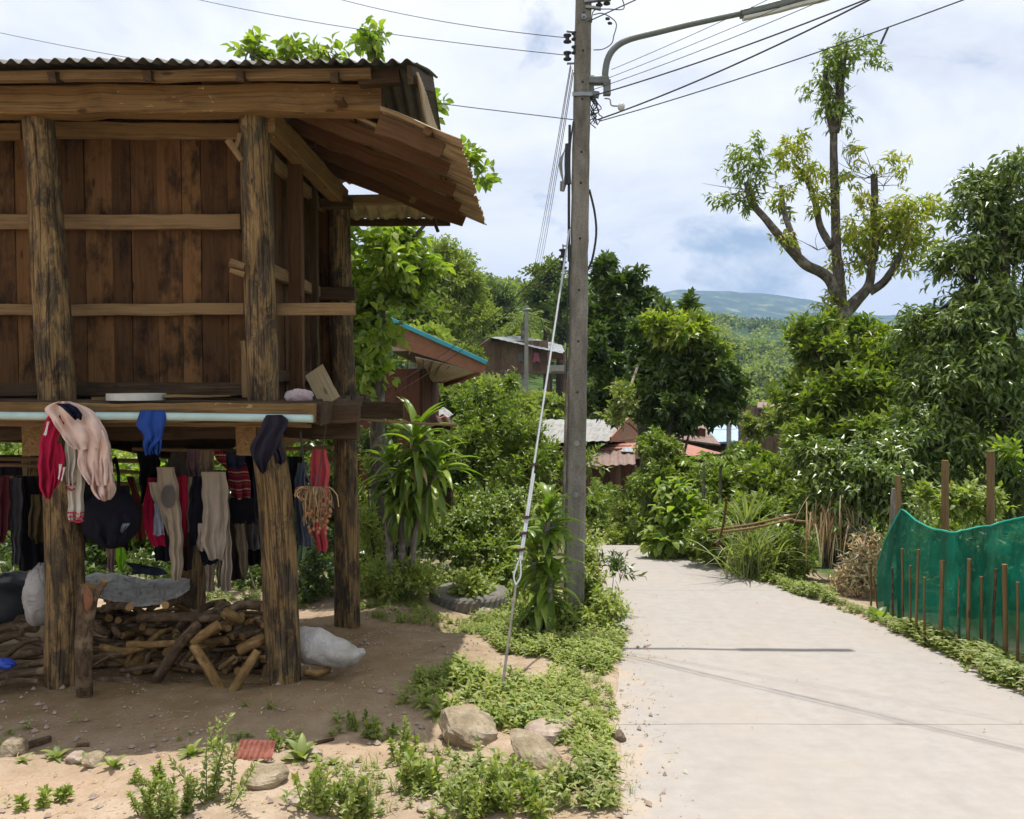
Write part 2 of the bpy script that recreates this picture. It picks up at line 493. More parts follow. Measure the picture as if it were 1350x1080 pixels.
def wood_mat(name, c_dark, c_mid, c_light, stain=.5, grain=60, bump=.5, rough=.85, cracks=.3, tint=.35, fleck=0):
    t = NT(name); g = t.attr()
    fine = t.noise(t.mapping(g, (grain, grain, 2.2)), 1, 5, .65, .4)
    broad = t.noise(t.mapping(g, (9, 9, 1.6)), 1, 4, .6, .6)
    blot = t.noise(t.mapping(g, (5, 5, 2.4)), 1, 5, .7)
    base = t.ramp(fine, [(.28, c_dark), (.5, c_mid), (.75, c_light)])
    base = t.mix(t.ramp(broad, [(.3, 0.0), (.7, 1.0)]), base, c_mid)
    isl = t.island()
    base = t.mix(t.math('MULTIPLY', isl, tint), base, tuple(x * .35 for x in c_dark))
    base = t.mix(t.ramp(t.math('FRACT', t.math('MULTIPLY', isl, 7.31)), [(.55, 0.0), (1.0, tint)]), base, tuple(min(1, x * 1.25) for x in c_light))
    if stain: base = t.mix(t.ramp(blot, [(.5, 0.0), (.66, stain)]), base, tuple(x * .3 for x in c_dark))
    if cracks:
        cr = t.noise(t.mapping(g, (38, 38, 1.0), (3, 3, 3)), 1, 3, .5, .2)
        ck = t.ramp(cr, [(.47, 0.0), (.492, 1.0), (.508, 1.0), (.53, 0.0)])
        base = t.mix(t.math('MULTIPLY', ck, cracks), base, tuple(x * .15 for x in c_dark))
    kv = t.n('ShaderNodeTexVoronoi'); kv.inputs['Scale'].default_value = 1; t.l(t.mapping(g, (9, 9, 3.0), (2, 7, 1)), kv.inputs['Vector'])
    base = t.mix(t.ramp(kv.outputs['Distance'], [(.07, .75), (.13, 0.0)]), base, tuple(x * .4 for x in c_dark))
    if fleck:
        fl = t.noise(t.mapping(g, (30, 30, 16), (9, 1, 4)), 1, 3, .6, 1.2); f2 = t.noise(t.mapping(g, (4, 4, 2.5), (1, 8, 4)), 1, 2, .5)
        base = t.mix(t.math('MULTIPLY', t.ramp(fl, [(.66, 0.0), (.70, fleck)]), t.ramp(f2, [(.45, 0.0), (.6, 1.0)])), base, (.55, .42, .22))
    h = t.math('ADD', fine, t.math('MULTIPLY', broad, 1.2))
    if cracks: h = t.math('SUBTRACT', h, t.math('MULTIPLY', ck, cracks))
    return t.pbr(base, rough, t.bump(h, bump, .006), spec=.25)

def leaf_mat(name, c1, c2, c3, rough=.42, trans=.35, tcol=None, spec=.5, brown=0.0):
    gn = (2.15, 1.62, 1.35); c1, c2, c3 = [tuple(min(.5, x * k_) for x, k_ in zip(c, gn)) for c in (c1, c2, c3)]
    t = NT(name); isl = t.island()
    stops = [(0.0, c1), (.45, c2), (.9, c3)]
    if brown: stops += [(1 - brown, c3), (min(1 - brown + .01, .999), (.22, .16, .06))]
    col = t.ramp(isl, stops)
    nz = t.noise(t.n('ShaderNodeTexCoord').outputs['Object'], 1.3, 3, .6)
    col = t.mix(t.ramp(nz, [(.35, 0.0), (.7, .5)]), col, c3)
    b = t.n('ShaderNodeBsdfPrincipled'); t.l(col, b.inputs['Base Color'])
    b.inputs['Roughness'].default_value = max(rough, .33); b.inputs['Specular IOR Level'].default_value = min(spec, .5)
    tr = t.n('ShaderNodeBsdfTranslucent')
    tc = t.mix(1.0, col, tcol or (1.6, 1.9, .6), 'MULTIPLY'); t.l(tc, tr.inputs[0])
    mx = t.n('ShaderNodeMixShader'); mx.inputs[0].default_value = trans
    t.l(b.outputs[0], mx.inputs[1]); t.l(tr.outputs[0], mx.inputs[2]); t.l(mx.outputs[0], t.out.inputs[0])
    return t.m

def cloth_mat(name, col, col2=None, weave=260, rough=.95, stain=.25):
    t = NT(name); g = t.attr()
    a = t.noise(t.mapping(g, (1, 1, 1)), 14, 4, .6)
    c = t.mix(t.ramp(a, [(.35, 0.0), (.75, stain)]), col, tuple(x * .45 for x in col) if col2 is None else col2)
    w = t.noise(g, weave, 2, .5); f = t.noise(t.mapping(g, (22, 22, 6)), 1, 4, .6, .5)
    m = t.pbr(c, rough, t.bump(t.math('ADD', t.math('MULTIPLY', w, .25), f), .5, .012), spec=.15)
    t.b.inputs['Sheen Weight'].default_value = .0
    return m

def flat_mat(name, col, rough=.6, metal=0.0, var=.2, scale=12, bump=.15, spec=.4):
    t = NT(name); g = t.n('ShaderNodeTexCoord').outputs['Object']
    a = t.noise(g, scale, 5, .65)
    c = t.mix(t.ramp(a, [(.3, 0.0), (.75, 1.0)]), col, tuple(x * (1 - var * 2 if var < .5 else .1) for x in col))
    return t.pbr(c, rough, t.bump(a, bump, .004), metal, spec)
M = {}
M['plank'] = wood_mat('wall_plank_wood', (.028, .012, .004), (.120, .057, .019), (.21, .108, .038), stain=.9, grain=36, cracks=.2, tint=.5)
M['beam'] = wood_mat('weathered_beam_wood', (.08, .044, .017), (.25, .145, .054), (.38, .24, .10), fleck=.9, stain=.35, grain=55, cracks=.35)
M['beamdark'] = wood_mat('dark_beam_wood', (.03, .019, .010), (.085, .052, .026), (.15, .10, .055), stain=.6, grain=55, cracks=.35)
M['rail'] = wood_mat('pale_rail_wood', (.10, .06, .026), (.26, .165, .075), (.39, .265, .13), stain=.3, grain=70, cracks=.3)
M['rafter'] = wood_mat('rafter_wood', (.05, .022, .009), (.13, .064, .026), (.20, .11, .048), stain=.3, grain=60, cracks=.2)
M['board'] = wood_mat('fibre_board', (.22, .17, .09), (.32, .25, .14), (.42, .34, .2), stain=.1, grain=90, cracks=0, tint=.1)
M['bamboo'] = wood_mat('bamboo_cane', (.13, .075, .03), (.25, .155, .065), (.40, .27, .12), stain=.35, grain=90, bump=.2, rough=.55, cracks=.15, tint=.45)

def post_mat():
    t = NT('old_log_post'); g = t.attr()
    fine = t.noise(t.mapping(g, (55, 55, 3.0)), 1, 6, .7, .5)
    patch = t.noise(t.mapping(g, (10, 10, 3.6)), 1, 6, .75, .5)
    ob = t.n('ShaderNodeTexCoord').outputs['Object']
    sep = t.n('ShaderNodeSeparateXYZ'); t.l(ob, sep.inputs[0])
    base = t.ramp(fine, [(.25, (.06, .036, .015)), (.5, (.22, .14, .06)), (.76, (.38, .26, .12))])
    dark = t.ramp(fine, [(.3, (.022, .017, .012)), (.7, (.10, .077, .052))])
    base = t.mix(t.ramp(patch, [(.45, 0.0), (.56, .92)]), base, dark)
    moss = t.noise(t.mapping(g, (7, 7, 3), (5, 5, 5)), 1, 4, .6)
    base = t.mix(t.ramp(moss, [(.62, 0.0), (.74, .5)]), base, (.075, .085, .035))
    cr = t.noise(t.mapping(g, (24, 24, .9), (3, 3, 3)), 1, 3, .5, .3)
    ck = t.ramp(cr, [(.475, 0.0), (.494, 1.0), (.506, 1.0), (.525, 0.0)])
    base = t.mix(t.math('MULTIPLY', ck, .6), base, (.012, .006, .004))
    h = t.math('SUBTRACT', t.math('ADD', fine, t.math('MULTIPLY', patch, 1.2)), t.math('MULTIPLY', ck, 1.2))
    return t.pbr(base, .9, t.bump(h, .8, .012), spec=.2)
M['post'] = post_mat()

def bark_mat(name, a, b, c, sc=1.0):
    t = NT(name); g = t.attr()
    f = t.noise(t.mapping(g, (30 * sc, 30 * sc, 9 * sc)), 1, 6, .7, .6); p = t.noise(g, 9 * sc, 4, .6)
    base = t.ramp(f, [(.3, a), (.52, b), (.72, c)])
    base = t.mix(t.ramp(p, [(.52, 0.0), (.64, .6)]), base, tuple(min(1, x * 1.5) for x in c))
    isl = t.island()
    base = t.mix(t.math('MULTIPLY', isl, .55), base, tuple(x * .6 for x in a))
    return t.pbr(base, .92, t.bump(t.math('ADD', f, p), .7, .01), spec=.15)
M['logbark'] = bark_mat('log_bark', (.035, .023, .014), (.13, .085, .05), (.26, .19, .12))
M['logbark2'] = bark_mat('split_log_wood', (.10, .055, .02), (.27, .165, .065), (.42, .28, .12))
M['treebark'] = bark_mat('tree_bark', (.05, .042, .032), (.16, .135, .105), (.30, .27, .22), .7)
M['treebark2'] = bark_mat('dark_tree_bark', (.03, .024, .018), (.08, .065, .045), (.15, .125, .09), .7)
M['palebark'] = bark_mat('pale_trunk_bark', (.12, .10, .08), (.26, .23, .19), (.42, .39, .34), .7)
M['cut'] = wood_mat('cut_log_end', (.17, .10, .035), (.34, .21, .085), (.50, .34, .16), stain=.25, grain=80, cracks=.2, tint=.5)

def ground_mat():
    t = NT('ground_soil'); ob = t.n('ShaderNodeTexCoord').outputs['Object']
    big = t.noise(ob, .9, 5, .6); mid = t.noise(ob, 6, 6, .65); fine = t.noise(ob, 70, 5, .7)
    soil = t.ramp(mid, [(.3, (.27, .20, .135)), (.5, (.375, .288, .205)), (.72, (.47, .38, .285))])
    soil = t.mix(t.ramp(big, [(.45, 0.0), (.65, .5)]), soil, (.46, .32, .22))
    vo = t.n('ShaderNodeTexVoronoi'); vo.inputs['Scale'].default_value = 34; t.l(ob, vo.inputs['Vector'])
    vs = t.ramp(vo.outputs['Distance'], [(.12, 1.0), (.28, 0.0)])
    sel = t.ramp(t.noise(ob, 12, 3, .6), [(.55, 0.0), (.62, 1.0)])
    peb = t.math('MULTIPLY', vs, sel)
    soil = t.mix(t.math('MULTIPLY', peb, .8), soil, (.50, .40, .31))
    soil = t.mix(t.ramp(fine, [(.3, .35), (.5, 0.0)]), soil, (.16, .10, .06))
    # shade under the granary, painted into the soil colour
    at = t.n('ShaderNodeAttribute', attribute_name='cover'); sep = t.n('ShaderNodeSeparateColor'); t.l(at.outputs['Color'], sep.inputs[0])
    veg, hut_shade = sep.outputs[0], sep.outputs[1]
    soil = t.mix(t.math('MULTIPLY', hut_shade, t.ramp(t.noise(ob, 4, 5, .7), [(.35, .7), (.6, 1.0)])), soil, (.195, .128, .060))
    green = t.ramp(t.noise(ob, 2.2, 6, .7), [(.3, (.030, .052, .014)), (.55, (.062, .10, .026)), (.75, (.12, .15, .05))])
    farn = t.noise(ob, .02, 8, .7)
    far = t.ramp(farn, [(.35, (.018, .04, .018)), (.52, (.04, .075, .03)), (.6, (.13, .16, .06)), (.7, (.34, .28, .17))])
    green = t.mix(sep.outputs[2], green, far)
    col = t.mix(veg, soil, green)
    h = t.math('ADD', t.math('ADD', mid, t.math('MULTIPLY', fine, .25)), t.math('MULTIPLY', peb, .4))
    return t.pbr(col, .95, t.bump(h, .8, .03), spec=.1)
M['ground'] = ground_mat()

def road_mat():
    t = NT('worn_concrete'); ob = t.n('ShaderNodeTexCoord').outputs['Object']
    big = t.noise(t.mapping(ob, (1, .6, 1)), 1.1, 5, .6, .4); mid = t.noise(ob, 9, 6, .65); fine = t.noise(ob, 160, 4, .7)
    c = t.ramp(mid, [(.3, (.30, .275, .252)), (.55, (.34, .313, .288)), (.75, (.37, .343, .318))])
    c = t.mix(t.ramp(big, [(.42, 0.0), (.7, .65)]), c, (.365, .318, .272))
    br = t.noise(t.mapping(ob, (1.2, 26, 1)), 1, 4, .6, .3)
    c = t.mix(t.ramp(br, [(.5, 0.0), (.75, .35)]), c, (.33, .28, .23))
    st = t.noise(ob, 2.7, 6, .75, 1.0)
    c = t.mix(t.ramp(st, [(.6, 0.0), (.7, .35)]), c, (.30, .235, .18))
    cv = t.n('ShaderNodeTexVoronoi', feature='DISTANCE_TO_EDGE'); cv.inputs['Scale'].default_value = .42
    wv_ = t.n('ShaderNodeVectorMath', operation='ADD'); nn = t.n('ShaderNodeTexNoise'); nn.inputs['Scale'].default_value = 2.5; nn.inputs['Detail'].default_value = 6; t.l(ob, nn.inputs['Vector'])
    sc_ = t.n('ShaderNodeVectorMath', operation='SCALE'); sc_.inputs['Scale'].default_value = .55; t.l(nn.outputs['Color'], sc_.inputs[0]); t.l(ob, wv_.inputs[0]); t.l(sc_.outputs[0], wv_.inputs[1]); t.l(wv_.outputs[0], cv.inputs['Vector'])
    ck = t.math('MULTIPLY', t.ramp(cv.outputs['Distance'], [(.0, .0), (.0035, 0.0)]), t.ramp(big, [(.48, 0.0), (.6, 1.0)]))
    c = t.mix(ck, c, (.16, .13, .10))
    trk = t.noise(t.mapping(ob, (2.2, .18, 1), (4, 0, 0)), 1, 5, .6, .6)
    c = t.mix(t.ramp(trk, [(.5, 0.0), (.72, .4)]), c, (.30, .265, .23))
    # sand lying along the edges
    at = t.n('ShaderNodeAttribute', attribute_name='cover'); sep = t.n('ShaderNodeSeparateColor'); t.l(at.outputs['Color'], sep.inputs[0])
    sand = t.ramp(t.math('ADD', sep.outputs[0], t.math('MULTIPLY', t.math('SUBTRACT', st, .5), 1.6)), [(.4, 0.0), (.62, .85)])
    c = t.mix(sand, c, (.40, .325, .255))
    c = t.mix(t.ramp(fine, [(.3, .3), (.48, 0.0)]), c, (.25, .2, .16))
    h = t.math('ADD', t.math('MULTIPLY', fine, .3), t.math('ADD', mid, t.math('MULTIPLY', br, .6)))
    return t.pbr(c, .88, t.bump(h, .45, .006), spec=.25)
M['road'] = road_mat()

def metal_sheet(name, c1, c2, rust, rough=.6, metal=.3):
    t = NT(name); g = t.attr(); ob = t.n('ShaderNodeTexCoord').outputs['Object']
    a = t.noise(ob, 3, 6, .7); b = t.noise(t.mapping(g, (20, 1.2, 1)), 1, 5, .6)
    c = t.mix(t.ramp(a, [(.35, 0.0), (.65, 1.0)]), c1, c2)
    c = t.mix(t.ramp(b, [(.48, 0.0), (.66, .8)]), c, rust)
    return t.pbr(c, rough, t.bump(a, .3, .006), metal, .4)
M['tin'] = metal_sheet('old_corrugated_tin', (.17, .165, .15), (.09, .085, .075), (.12, .075, .045), .7, .25)
M['tinwarm'] = metal_sheet('sooty_lean_to_sheet', (.42, .31, .18), (.20, .14, .085), (.10, .06, .035), .75, .1)
M['tinblue'] = metal_sheet('grey_blue_sheet', (.33, .36, .38), (.22, .25, .27), (.16, .12, .08), .5, .4)
M['roofgrey'] = metal_sheet('grey_cement_roof', (.33, .32, .30), (.22, .215, .20), (.15, .14, .12), .85, 0)
M['roofbrown'] = metal_sheet('brown_metal_roof', (.24, .155, .12), (.18, .115, .09), (.12, .08, .06), .6, 0)
M['roofred'] = metal_sheet('red_metal_roof', (.38, .15, .10), (.30, .12, .08), (.2, .1, .07), .6, 0)
M['roofblue'] = metal_sheet('blue_tarp_roof', (.22, .33, .52), (.35, .45, .6), (.5, .55, .62), .5, 0)
M['soffit'] = flat_mat('cream_soffit', (.68, .56, .44), .7, var=.12)
M['brownpaint'] = flat_mat('brown_painted_board', (.34, .15, .08), .65, var=.15)
M['darkwall'] = wood_mat('dark_house_wall', (.04, .016, .01), (.12, .045, .024), (.19, .08, .045), stain=.3, grain=20, cracks=.1)
M['brownwall'] = wood_mat('brown_house_wall', (.09, .05, .03), (.20, .125, .075), (.30, .20, .13), stain=.3, grain=14, cracks=.1)
M['turq'] = flat_mat('turquoise_trim', (.07, .42, .52), .5, var=.1)
M['pipe'] = flat_mat('pale_turquoise_plastic', (.42, .58, .55), .4, var=.14, scale=5, bump=.03)
M['white'] = flat_mat('dirty_white_plastic', (.58, .57, .50), .55, var=.15)
M['concrete'] = flat_mat('pale_concrete', (.38, .36, .32), .9, var=.2, scale=6)

def pole_mat():
    t = NT('pole_concrete'); ob = t.n('ShaderNodeTexCoord').outputs['Object']
    a = t.noise(t.mapping(ob, (6, 6, 1.4)), 1, 6, .7, .4); f = t.noise(ob, 70, 5, .7)
    c = t.ramp(a, [(.3, (.10, .09, .072)), (.5, (.20, .185, .152)), (.7, (.32, .30, .26))])
    c = t.mix(t.ramp(f, [(.35, .5), (.5, 0.0)]), c, (.06, .055, .045))
    mo = t.noise(ob, 3, 5, .7)
    c = t.mix(t.ramp(mo, [(.56, 0.0), (.68, .35)]), c, (.09, .10, .055))
    return t.pbr(c, .93, t.bump(t.math('ADD', a, t.math('MULTIPLY', f, .5)), .7, .008), spec=.2)
M['pole'] = pole_mat()
M['black'] = flat_mat('black_rubber', (.02, .02, .022), .55, var=.2)
M['wire'] = flat_mat('dark_cable', (.035, .037, .042), .5, var=.1, bump=0)
M['steel'] = flat_mat('galvanised_steel', (.34, .36, .36), .45, .6, var=.2)
M['lamp'] = flat_mat('lamp_housing_paint', (.17, .185, .17), .5, .2, var=.12)
M['tube'] = flat_mat('frosted_lamp_cover', (.6, .6, .55), .35, var=.05)
M['ceramic'] = flat_mat('brown_ceramic', (.09, .04, .03), .25, var=.1)
M['ceramicw'] = flat_mat('white_ceramic', (.6, .6, .56), .25, var=.1)
M['guy'] = flat_mat('guy_wire_steel', (.50, .52, .52), .5, .3, var=.12)
M['rubber'] = flat_mat('dusty_tyre_rubber', (.18, .165, .14), .9, var=.25, scale=20, bump=.4)

def stone_mat(name, a, b, c):
    t = NT(name); ob = t.n('ShaderNodeTexCoord').outputs['Object']
    n1 = t.noise(ob, 6, 6, .7); n2 = t.noise(ob, 40, 5, .7)
    col = t.ramp(n1, [(.3, a), (.5, b), (.7, c)])
    col = t.mix(t.ramp(n2, [(.3, .5), (.5, 0.0)]), col, tuple(x * .5 for x in a))
    return t.pbr(col, .92, t.bump(t.math('ADD', n1, t.math('MULTIPLY', n2, .5)), .9, .02), spec=.2)
M['rock'] = stone_mat('buff_rock', (.16, .125, .075), (.30, .24, .16), (.43, .36, .27))
M['rockdark'] = stone_mat('brown_rock', (.07, .05, .035), (.14, .105, .075), (.23, .18, .13))
M['rockpink'] = stone_mat('pinkish_rock', (.26, .19, .14), (.38, .30, .24), (.48, .40, .33))
M['redtile'] = stone_mat('red_clay', (.26, .09, .06), (.38, .15, .11), (.46, .22, .17))

M['net'] = None
def net_mat():
    t = NT('green_shade_net'); g = t.attr()
    fold = t.noise(t.mapping(g, (6, 1.5, 1)), 1, 5, .65, .5)
    c = t.mix(t.ramp(fold, [(.35, 0.0), (.7, 1.0)]), (.006, .10, .068), (.013, .20, .14))
    d = t.n('ShaderNodeBsdfPrincipled'); t.l(c, d.inputs['Base Color']); d.inputs['Roughness'].default_value = .9; d.inputs['Specular IOR Level'].default_value = .1
    fine = t.noise(t.mapping(g, (40, 500, 1)), 1, 2, .5)
    t.l(t.bump(t.math('ADD', fold, t.math('MULTIPLY', t.noise(t.mapping(g, (14, 9, 1)), 1, 5, .7, 1.0), .8)), 1.0, .03), d.inputs['Normal'])
    tr = t.n('ShaderNodeBsdfTranslucent'); t.l(t.mix(1.0, c, (1.3, 1.5, 1.3), 'MULTIPLY'), tr.inputs[0])
    m1 = t.n('ShaderNodeMixShader'); m1.inputs[0].default_value = .35; t.l(d.outputs[0], m1.inputs[1]); t.l(tr.outputs[0], m1.inputs[2])
    tp = t.n('ShaderNodeBsdfTransparent')
    m2 = t.n('ShaderNodeMixShader'); m2.inputs[0].default_value = .15; t.l(m1.outputs[0], m2.inputs[1]); t.l(tp.outputs[0], m2.inputs[2])
    t.l(m2.outputs[0], t.out.inputs[0]); return t.m
M['net'] = net_mat()

# foliage
M['lf_bright'] = leaf_mat('bright_broad_leaf', (.04, .09, .02), (.075, .145, .028), (.13, .20, .045), .4, .42)
M['lf_mid'] = leaf_mat('mid_green_leaf', (.028, .064, .013), (.060, .116, .021), (.11, .17, .034), .38, .32)
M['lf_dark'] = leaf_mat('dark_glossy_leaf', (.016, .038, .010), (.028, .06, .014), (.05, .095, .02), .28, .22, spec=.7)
M['lf_yel'] = leaf_mat('yellow_green_leaf', (.045, .10, .016), (.085, .155, .024), (.15, .21, .04), .38, .38)
M['lf_pol'] = leaf_mat('pollard_leaf', (.045, .10, .016), (.10, .16, .024), (.19, .22, .04), .38, .42)
M['lf_gloss'] = leaf_mat('lance_glossy_leaf', (.022, .055, .014), (.046, .092, .022), (.085, .14, .035), .27, .22, spec=.8)
M['lf_weed'] = leaf_mat('weed_leaf', (.055, .11, .024), (.095, .16, .036), (.155, .22, .065), .5, .32, brown=.05)
M['lf_creep'] = leaf_mat('creeping_leaf', (.048, .095, .025), (.085, .14, .04), (.14, .195, .075), .5, .28, brown=.04)
M['lf_drac'] = leaf_mat('strap_leaf', (.045, .10, .015), (.075, .15, .022), (.12, .20, .04), .3, .32, spec=.7)
M['lf_grass'] = leaf_mat('grass_blade', (.05, .10, .03), (.085, .14, .05), (.15, .20, .10), .5, .35, brown=.05)
M['lf_dry'] = leaf_mat('dry_leaf', (.12, .08, .045), (.25, .18, .11), (.40, .32, .22), .8, .15, tcol=(1.3, 1.1, .8))
M['lf_far'] = leaf_mat('far_leaf', (.032, .07, .018), (.055, .105, .026), (.10, .15, .04), .6, .25, spec=.2)
M['lf_farlight'] = leaf_mat('light_far_leaf', (.06, .115, .03), (.10, .165, .045), (.15, .21, .07), .6, .3, spec=.2)
M['lf_fardark'] = leaf_mat('dark_far_leaf', (.018, .042, .014), (.032, .065, .02), (.06, .10, .03), .6, .2, spec=.3)
M['lf_banana'] = leaf_mat('banana_leaf', (.09, .17, .03), (.13, .22, .04), (.17, .27, .06), .35, .42)
M['stemgreen'] = flat_mat('green_stem', (.10, .13, .05), .7, var=.15)
HAZE = 0.00032
# ================================================================== camera, sky, sun
cam = bpy.data.cameras.new('camera'); co = bpy.data.objects.new('camera', cam); COL.objects.link(co)
co.location = (0, 0, CAMZ); co.rotation_euler = (R(90) - PITCH, 0, 0)
cam.sensor_width = 36; cam.lens = 28.8; cam.clip_end = 20000; cam.clip_start = .05
SC.camera = co
sun_dir = nrm(np.array([.04, .17, 1.0]))
sl = bpy.data.lights.new('sun', 'SUN'); so = bpy.data.objects.new('sun', sl); COL.objects.link(so)
sl.energy = 5.0; sl.angle = R(.53); sl.color = (1.0, .965, .91)
from mathutils import Vector
so.rotation_euler = Vector(sun_dir).to_track_quat('Z', 'Y').to_euler(); so.location = (0, 0, 30)
W = bpy.data.worlds.new('World'); SC.world = W; W.use_nodes = True
wt = W.node_tree; wt.nodes.clear()
def wn(k, **kw):
    o = wt.nodes.new(k)
    for a, v in kw.items(): setattr(o, a, v)
    return o
wo = wn('ShaderNodeOutputWorld')
sky = wn('ShaderNodeTexSky', sky_type='NISHITA'); sky.sun_disc = False
sky.sun_elevation = math.asin(sun_dir[2]); sky.sun_rotation = math.atan2(sun_dir[0], sun_dir[1]); sky.dust_density = 2.0
bs = wn('ShaderNodeBackground'); bs.inputs[1].default_value = .11; wt.links.new(sky.outputs[0], bs.inputs[0])
tc = wn('ShaderNodeTexCoord')
# clouds: noise over the direction, flattened onto a cloud layer
sx = wn('ShaderNodeSeparateXYZ'); wt.links.new(tc.outputs['Generated'], sx.inputs[0])
zc = wn('ShaderNodeMath', operation='MAXIMUM'); wt.links.new(sx.outputs[2], zc.inputs[0]); zc.inputs[1].default_value = 0.0
za = wn('ShaderNodeMath', operation='ADD'); wt.links.new(zc.outputs[0], za.inputs[0]); za.inputs[1].default_value = .42
dv = wn('ShaderNodeVectorMath', operation='DIVIDE')
cb = wn('ShaderNodeCombineXYZ')
for i in range(3): wt.links.new(za.outputs[0], cb.inputs[i])
wt.links.new(tc.outputs['Generated'], dv.inputs[0]); wt.links.new(cb.outputs[0], dv.inputs[1])
def wnoise(scale, detail, rough, dist, loc):
    mp = wn('ShaderNodeMapping'); mp.inputs['Location'].default_value = loc; wt.links.new(dv.outputs[0], mp.inputs[0])
    n = wn('ShaderNodeTexNoise'); n.inputs['Scale'].default_value = scale; n.inputs['Detail'].default_value = detail
    n.inputs['Roughness'].default_value = rough; n.inputs['Distortion'].default_value = dist
    wt.links.new(mp.outputs[0], n.inputs['Vector']); return n.outputs['Fac']
def wramp(f, st):
    o = wn('ShaderNodeValToRGB'); e = o.color_ramp.elements
    while len(e) > 1: e.remove(e[-1])
    for i, (p, c) in enumerate(st):
        el = e[0] if i == 0 else e.new(p); el.position = p; el.color = (c, c, c, 1) if np.isscalar(c) else (*c, 1)
    wt.links.new(f, o.inputs[0]); return o.outputs[0]
cover = wramp(wnoise(1.9, 7, .58, .25, (2.3, .4, 0)), [(.31, 0.0), (.39, 1.0)])
shade = wnoise(2.6, 8, .56, .35, (7.1, 3.7, 1.2))
ccol = wramp(shade, [(.36, (.76, .79, .85)), (.44, (.88, .90, .94)), (.50, (.97, .98, 1.0)), (.58, (1.06, 1.06, 1.06))])
bc = wn('ShaderNodeBackground'); bc.inputs[1].default_value = .92; wt.links.new(ccol, bc.inputs[0])
ms = wn('ShaderNodeMixShader'); wt.links.new(cover, ms.inputs[0]); wt.links.new(bs.outputs[0], ms.inputs[1]); wt.links.new(bc.outputs[0], ms.inputs[2])
wt.links.new(ms.outputs[0], wo.inputs[0])
SC.view_settings.view_transform = 'Standard'; SC.view_settings.look = 'None'; SC.view_settings.exposure = 0.24; SC.view_settings.gamma = 1
SC.render.engine = 'CYCLES'
c_ = SC.cycles
c_.max_bounces = 6; c_.diffuse_bounces = 3; c_.glossy_bounces = 2; c_.transmission_bounces = 3; c_.transparent_max_bounces = 6; c_.volume_bounces = 0
c_.use_denoising = True; c_.use_adaptive_sampling = True; c_.adaptive_threshold = .02
c_.sample_clamp_indirect = 4; c_.sample_clamp_direct = 8
try: c_.denoiser = 'OPENIMAGEDENOISE'
except Exception: pass
c_.caustics_reflective = False; c_.caustics_refractive = False

# ================================================================== ground
ang = np.concatenate([np.linspace(-180, -50, 50)[:-1], np.linspace(-50, 50, 420), np.linspace(50, 180, 50)[1:]])
ang = np.concatenate([ang[:-1]])
rad = np.concatenate([np.geomspace(.25, 2.4, 14)[:-1], np.geomspace(2.4, 14, 230)[:-1], np.geomspace(14, 3100, 230)])
A_, R_ = np.meshgrid(np.radians(ang), rad, indexing='ij')
gx = R_ * np.sin(A_); gy = R_ * np.cos(A_)
gz = hfun(gx, gy)
back = sstep(55, 90, np.abs(np.degrees(A_))) * sstep(12, 30, R_)
gz = gz * (1 - back) + (-1.2) * back
mb = MB()
na, nr_ = A_.shape
i, j = np.meshgrid(np.arange(na), np.arange(nr_ - 1), indexing='ij')
a = i * nr_ + j; b = ((i + 1) % na) * nr_ + j
V = np.stack([gx, gy, gz], -1).reshape(-1, 3)
V = np.concatenate([V, [[0, 0, float(hfun(0, 0))]]])
tri = np.stack([np.arange(na) * nr_, ((np.arange(na) + 1) % na) * nr_, np.full(na, na * nr_)], 1)
mb.add(V, [np.stack([a, a + 1, b + 1, b], -1).reshape(-1, 4), tri[:, ::-1]])
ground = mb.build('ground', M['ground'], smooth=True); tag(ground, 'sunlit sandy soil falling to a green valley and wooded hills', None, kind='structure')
def cover_attr(o, veg, hut_shade, far):
    at = o.data.color_attributes.new('cover', 'FLOAT_COLOR', 'POINT')
    arr = np.stack([veg, hut_shade, far, np.ones_like(veg)], -1).astype(np.float32)
    at.data.foreach_set('color', arr.ravel())
X, Y = V[:, 0], V[:, 1]
path = np.exp(-((X - np.interp(Y, [16, 18, 20, 22, 26], [1.6, 2.1, 2.3, 1.6, -2])) / .55) ** 2)
veg = sstep(9.5, 12.5, Y + fbm(X * .8, Y * .8, 3) * 2)
veg = np.where(Y > 12, veg * (1 - .9 * path * (Y < 30)), veg)
veg = np.maximum(veg, sstep(3.5, 4.3, X + fbm(X, Y, 4) * .6))
veg = np.maximum(veg, .75 * sstep(8.2, 9.4, Y) * (X < .9))
veg = np.where((X < .2) & (Y < 13), veg * sstep(-.15, .25, fbm(X * 1.3, Y * 1.3, 6) + .1), veg)
hut_shade = np.clip(np.exp(-(((X + 2.4) / 2.1) ** 4)) * np.exp(-((Y - 6.0) / 1.7) ** 4), 0, 1)  # darker soil patch below the granary, standing in for its shade
cover_attr(ground, veg, hut_shade, sstep(60, 140, Y))

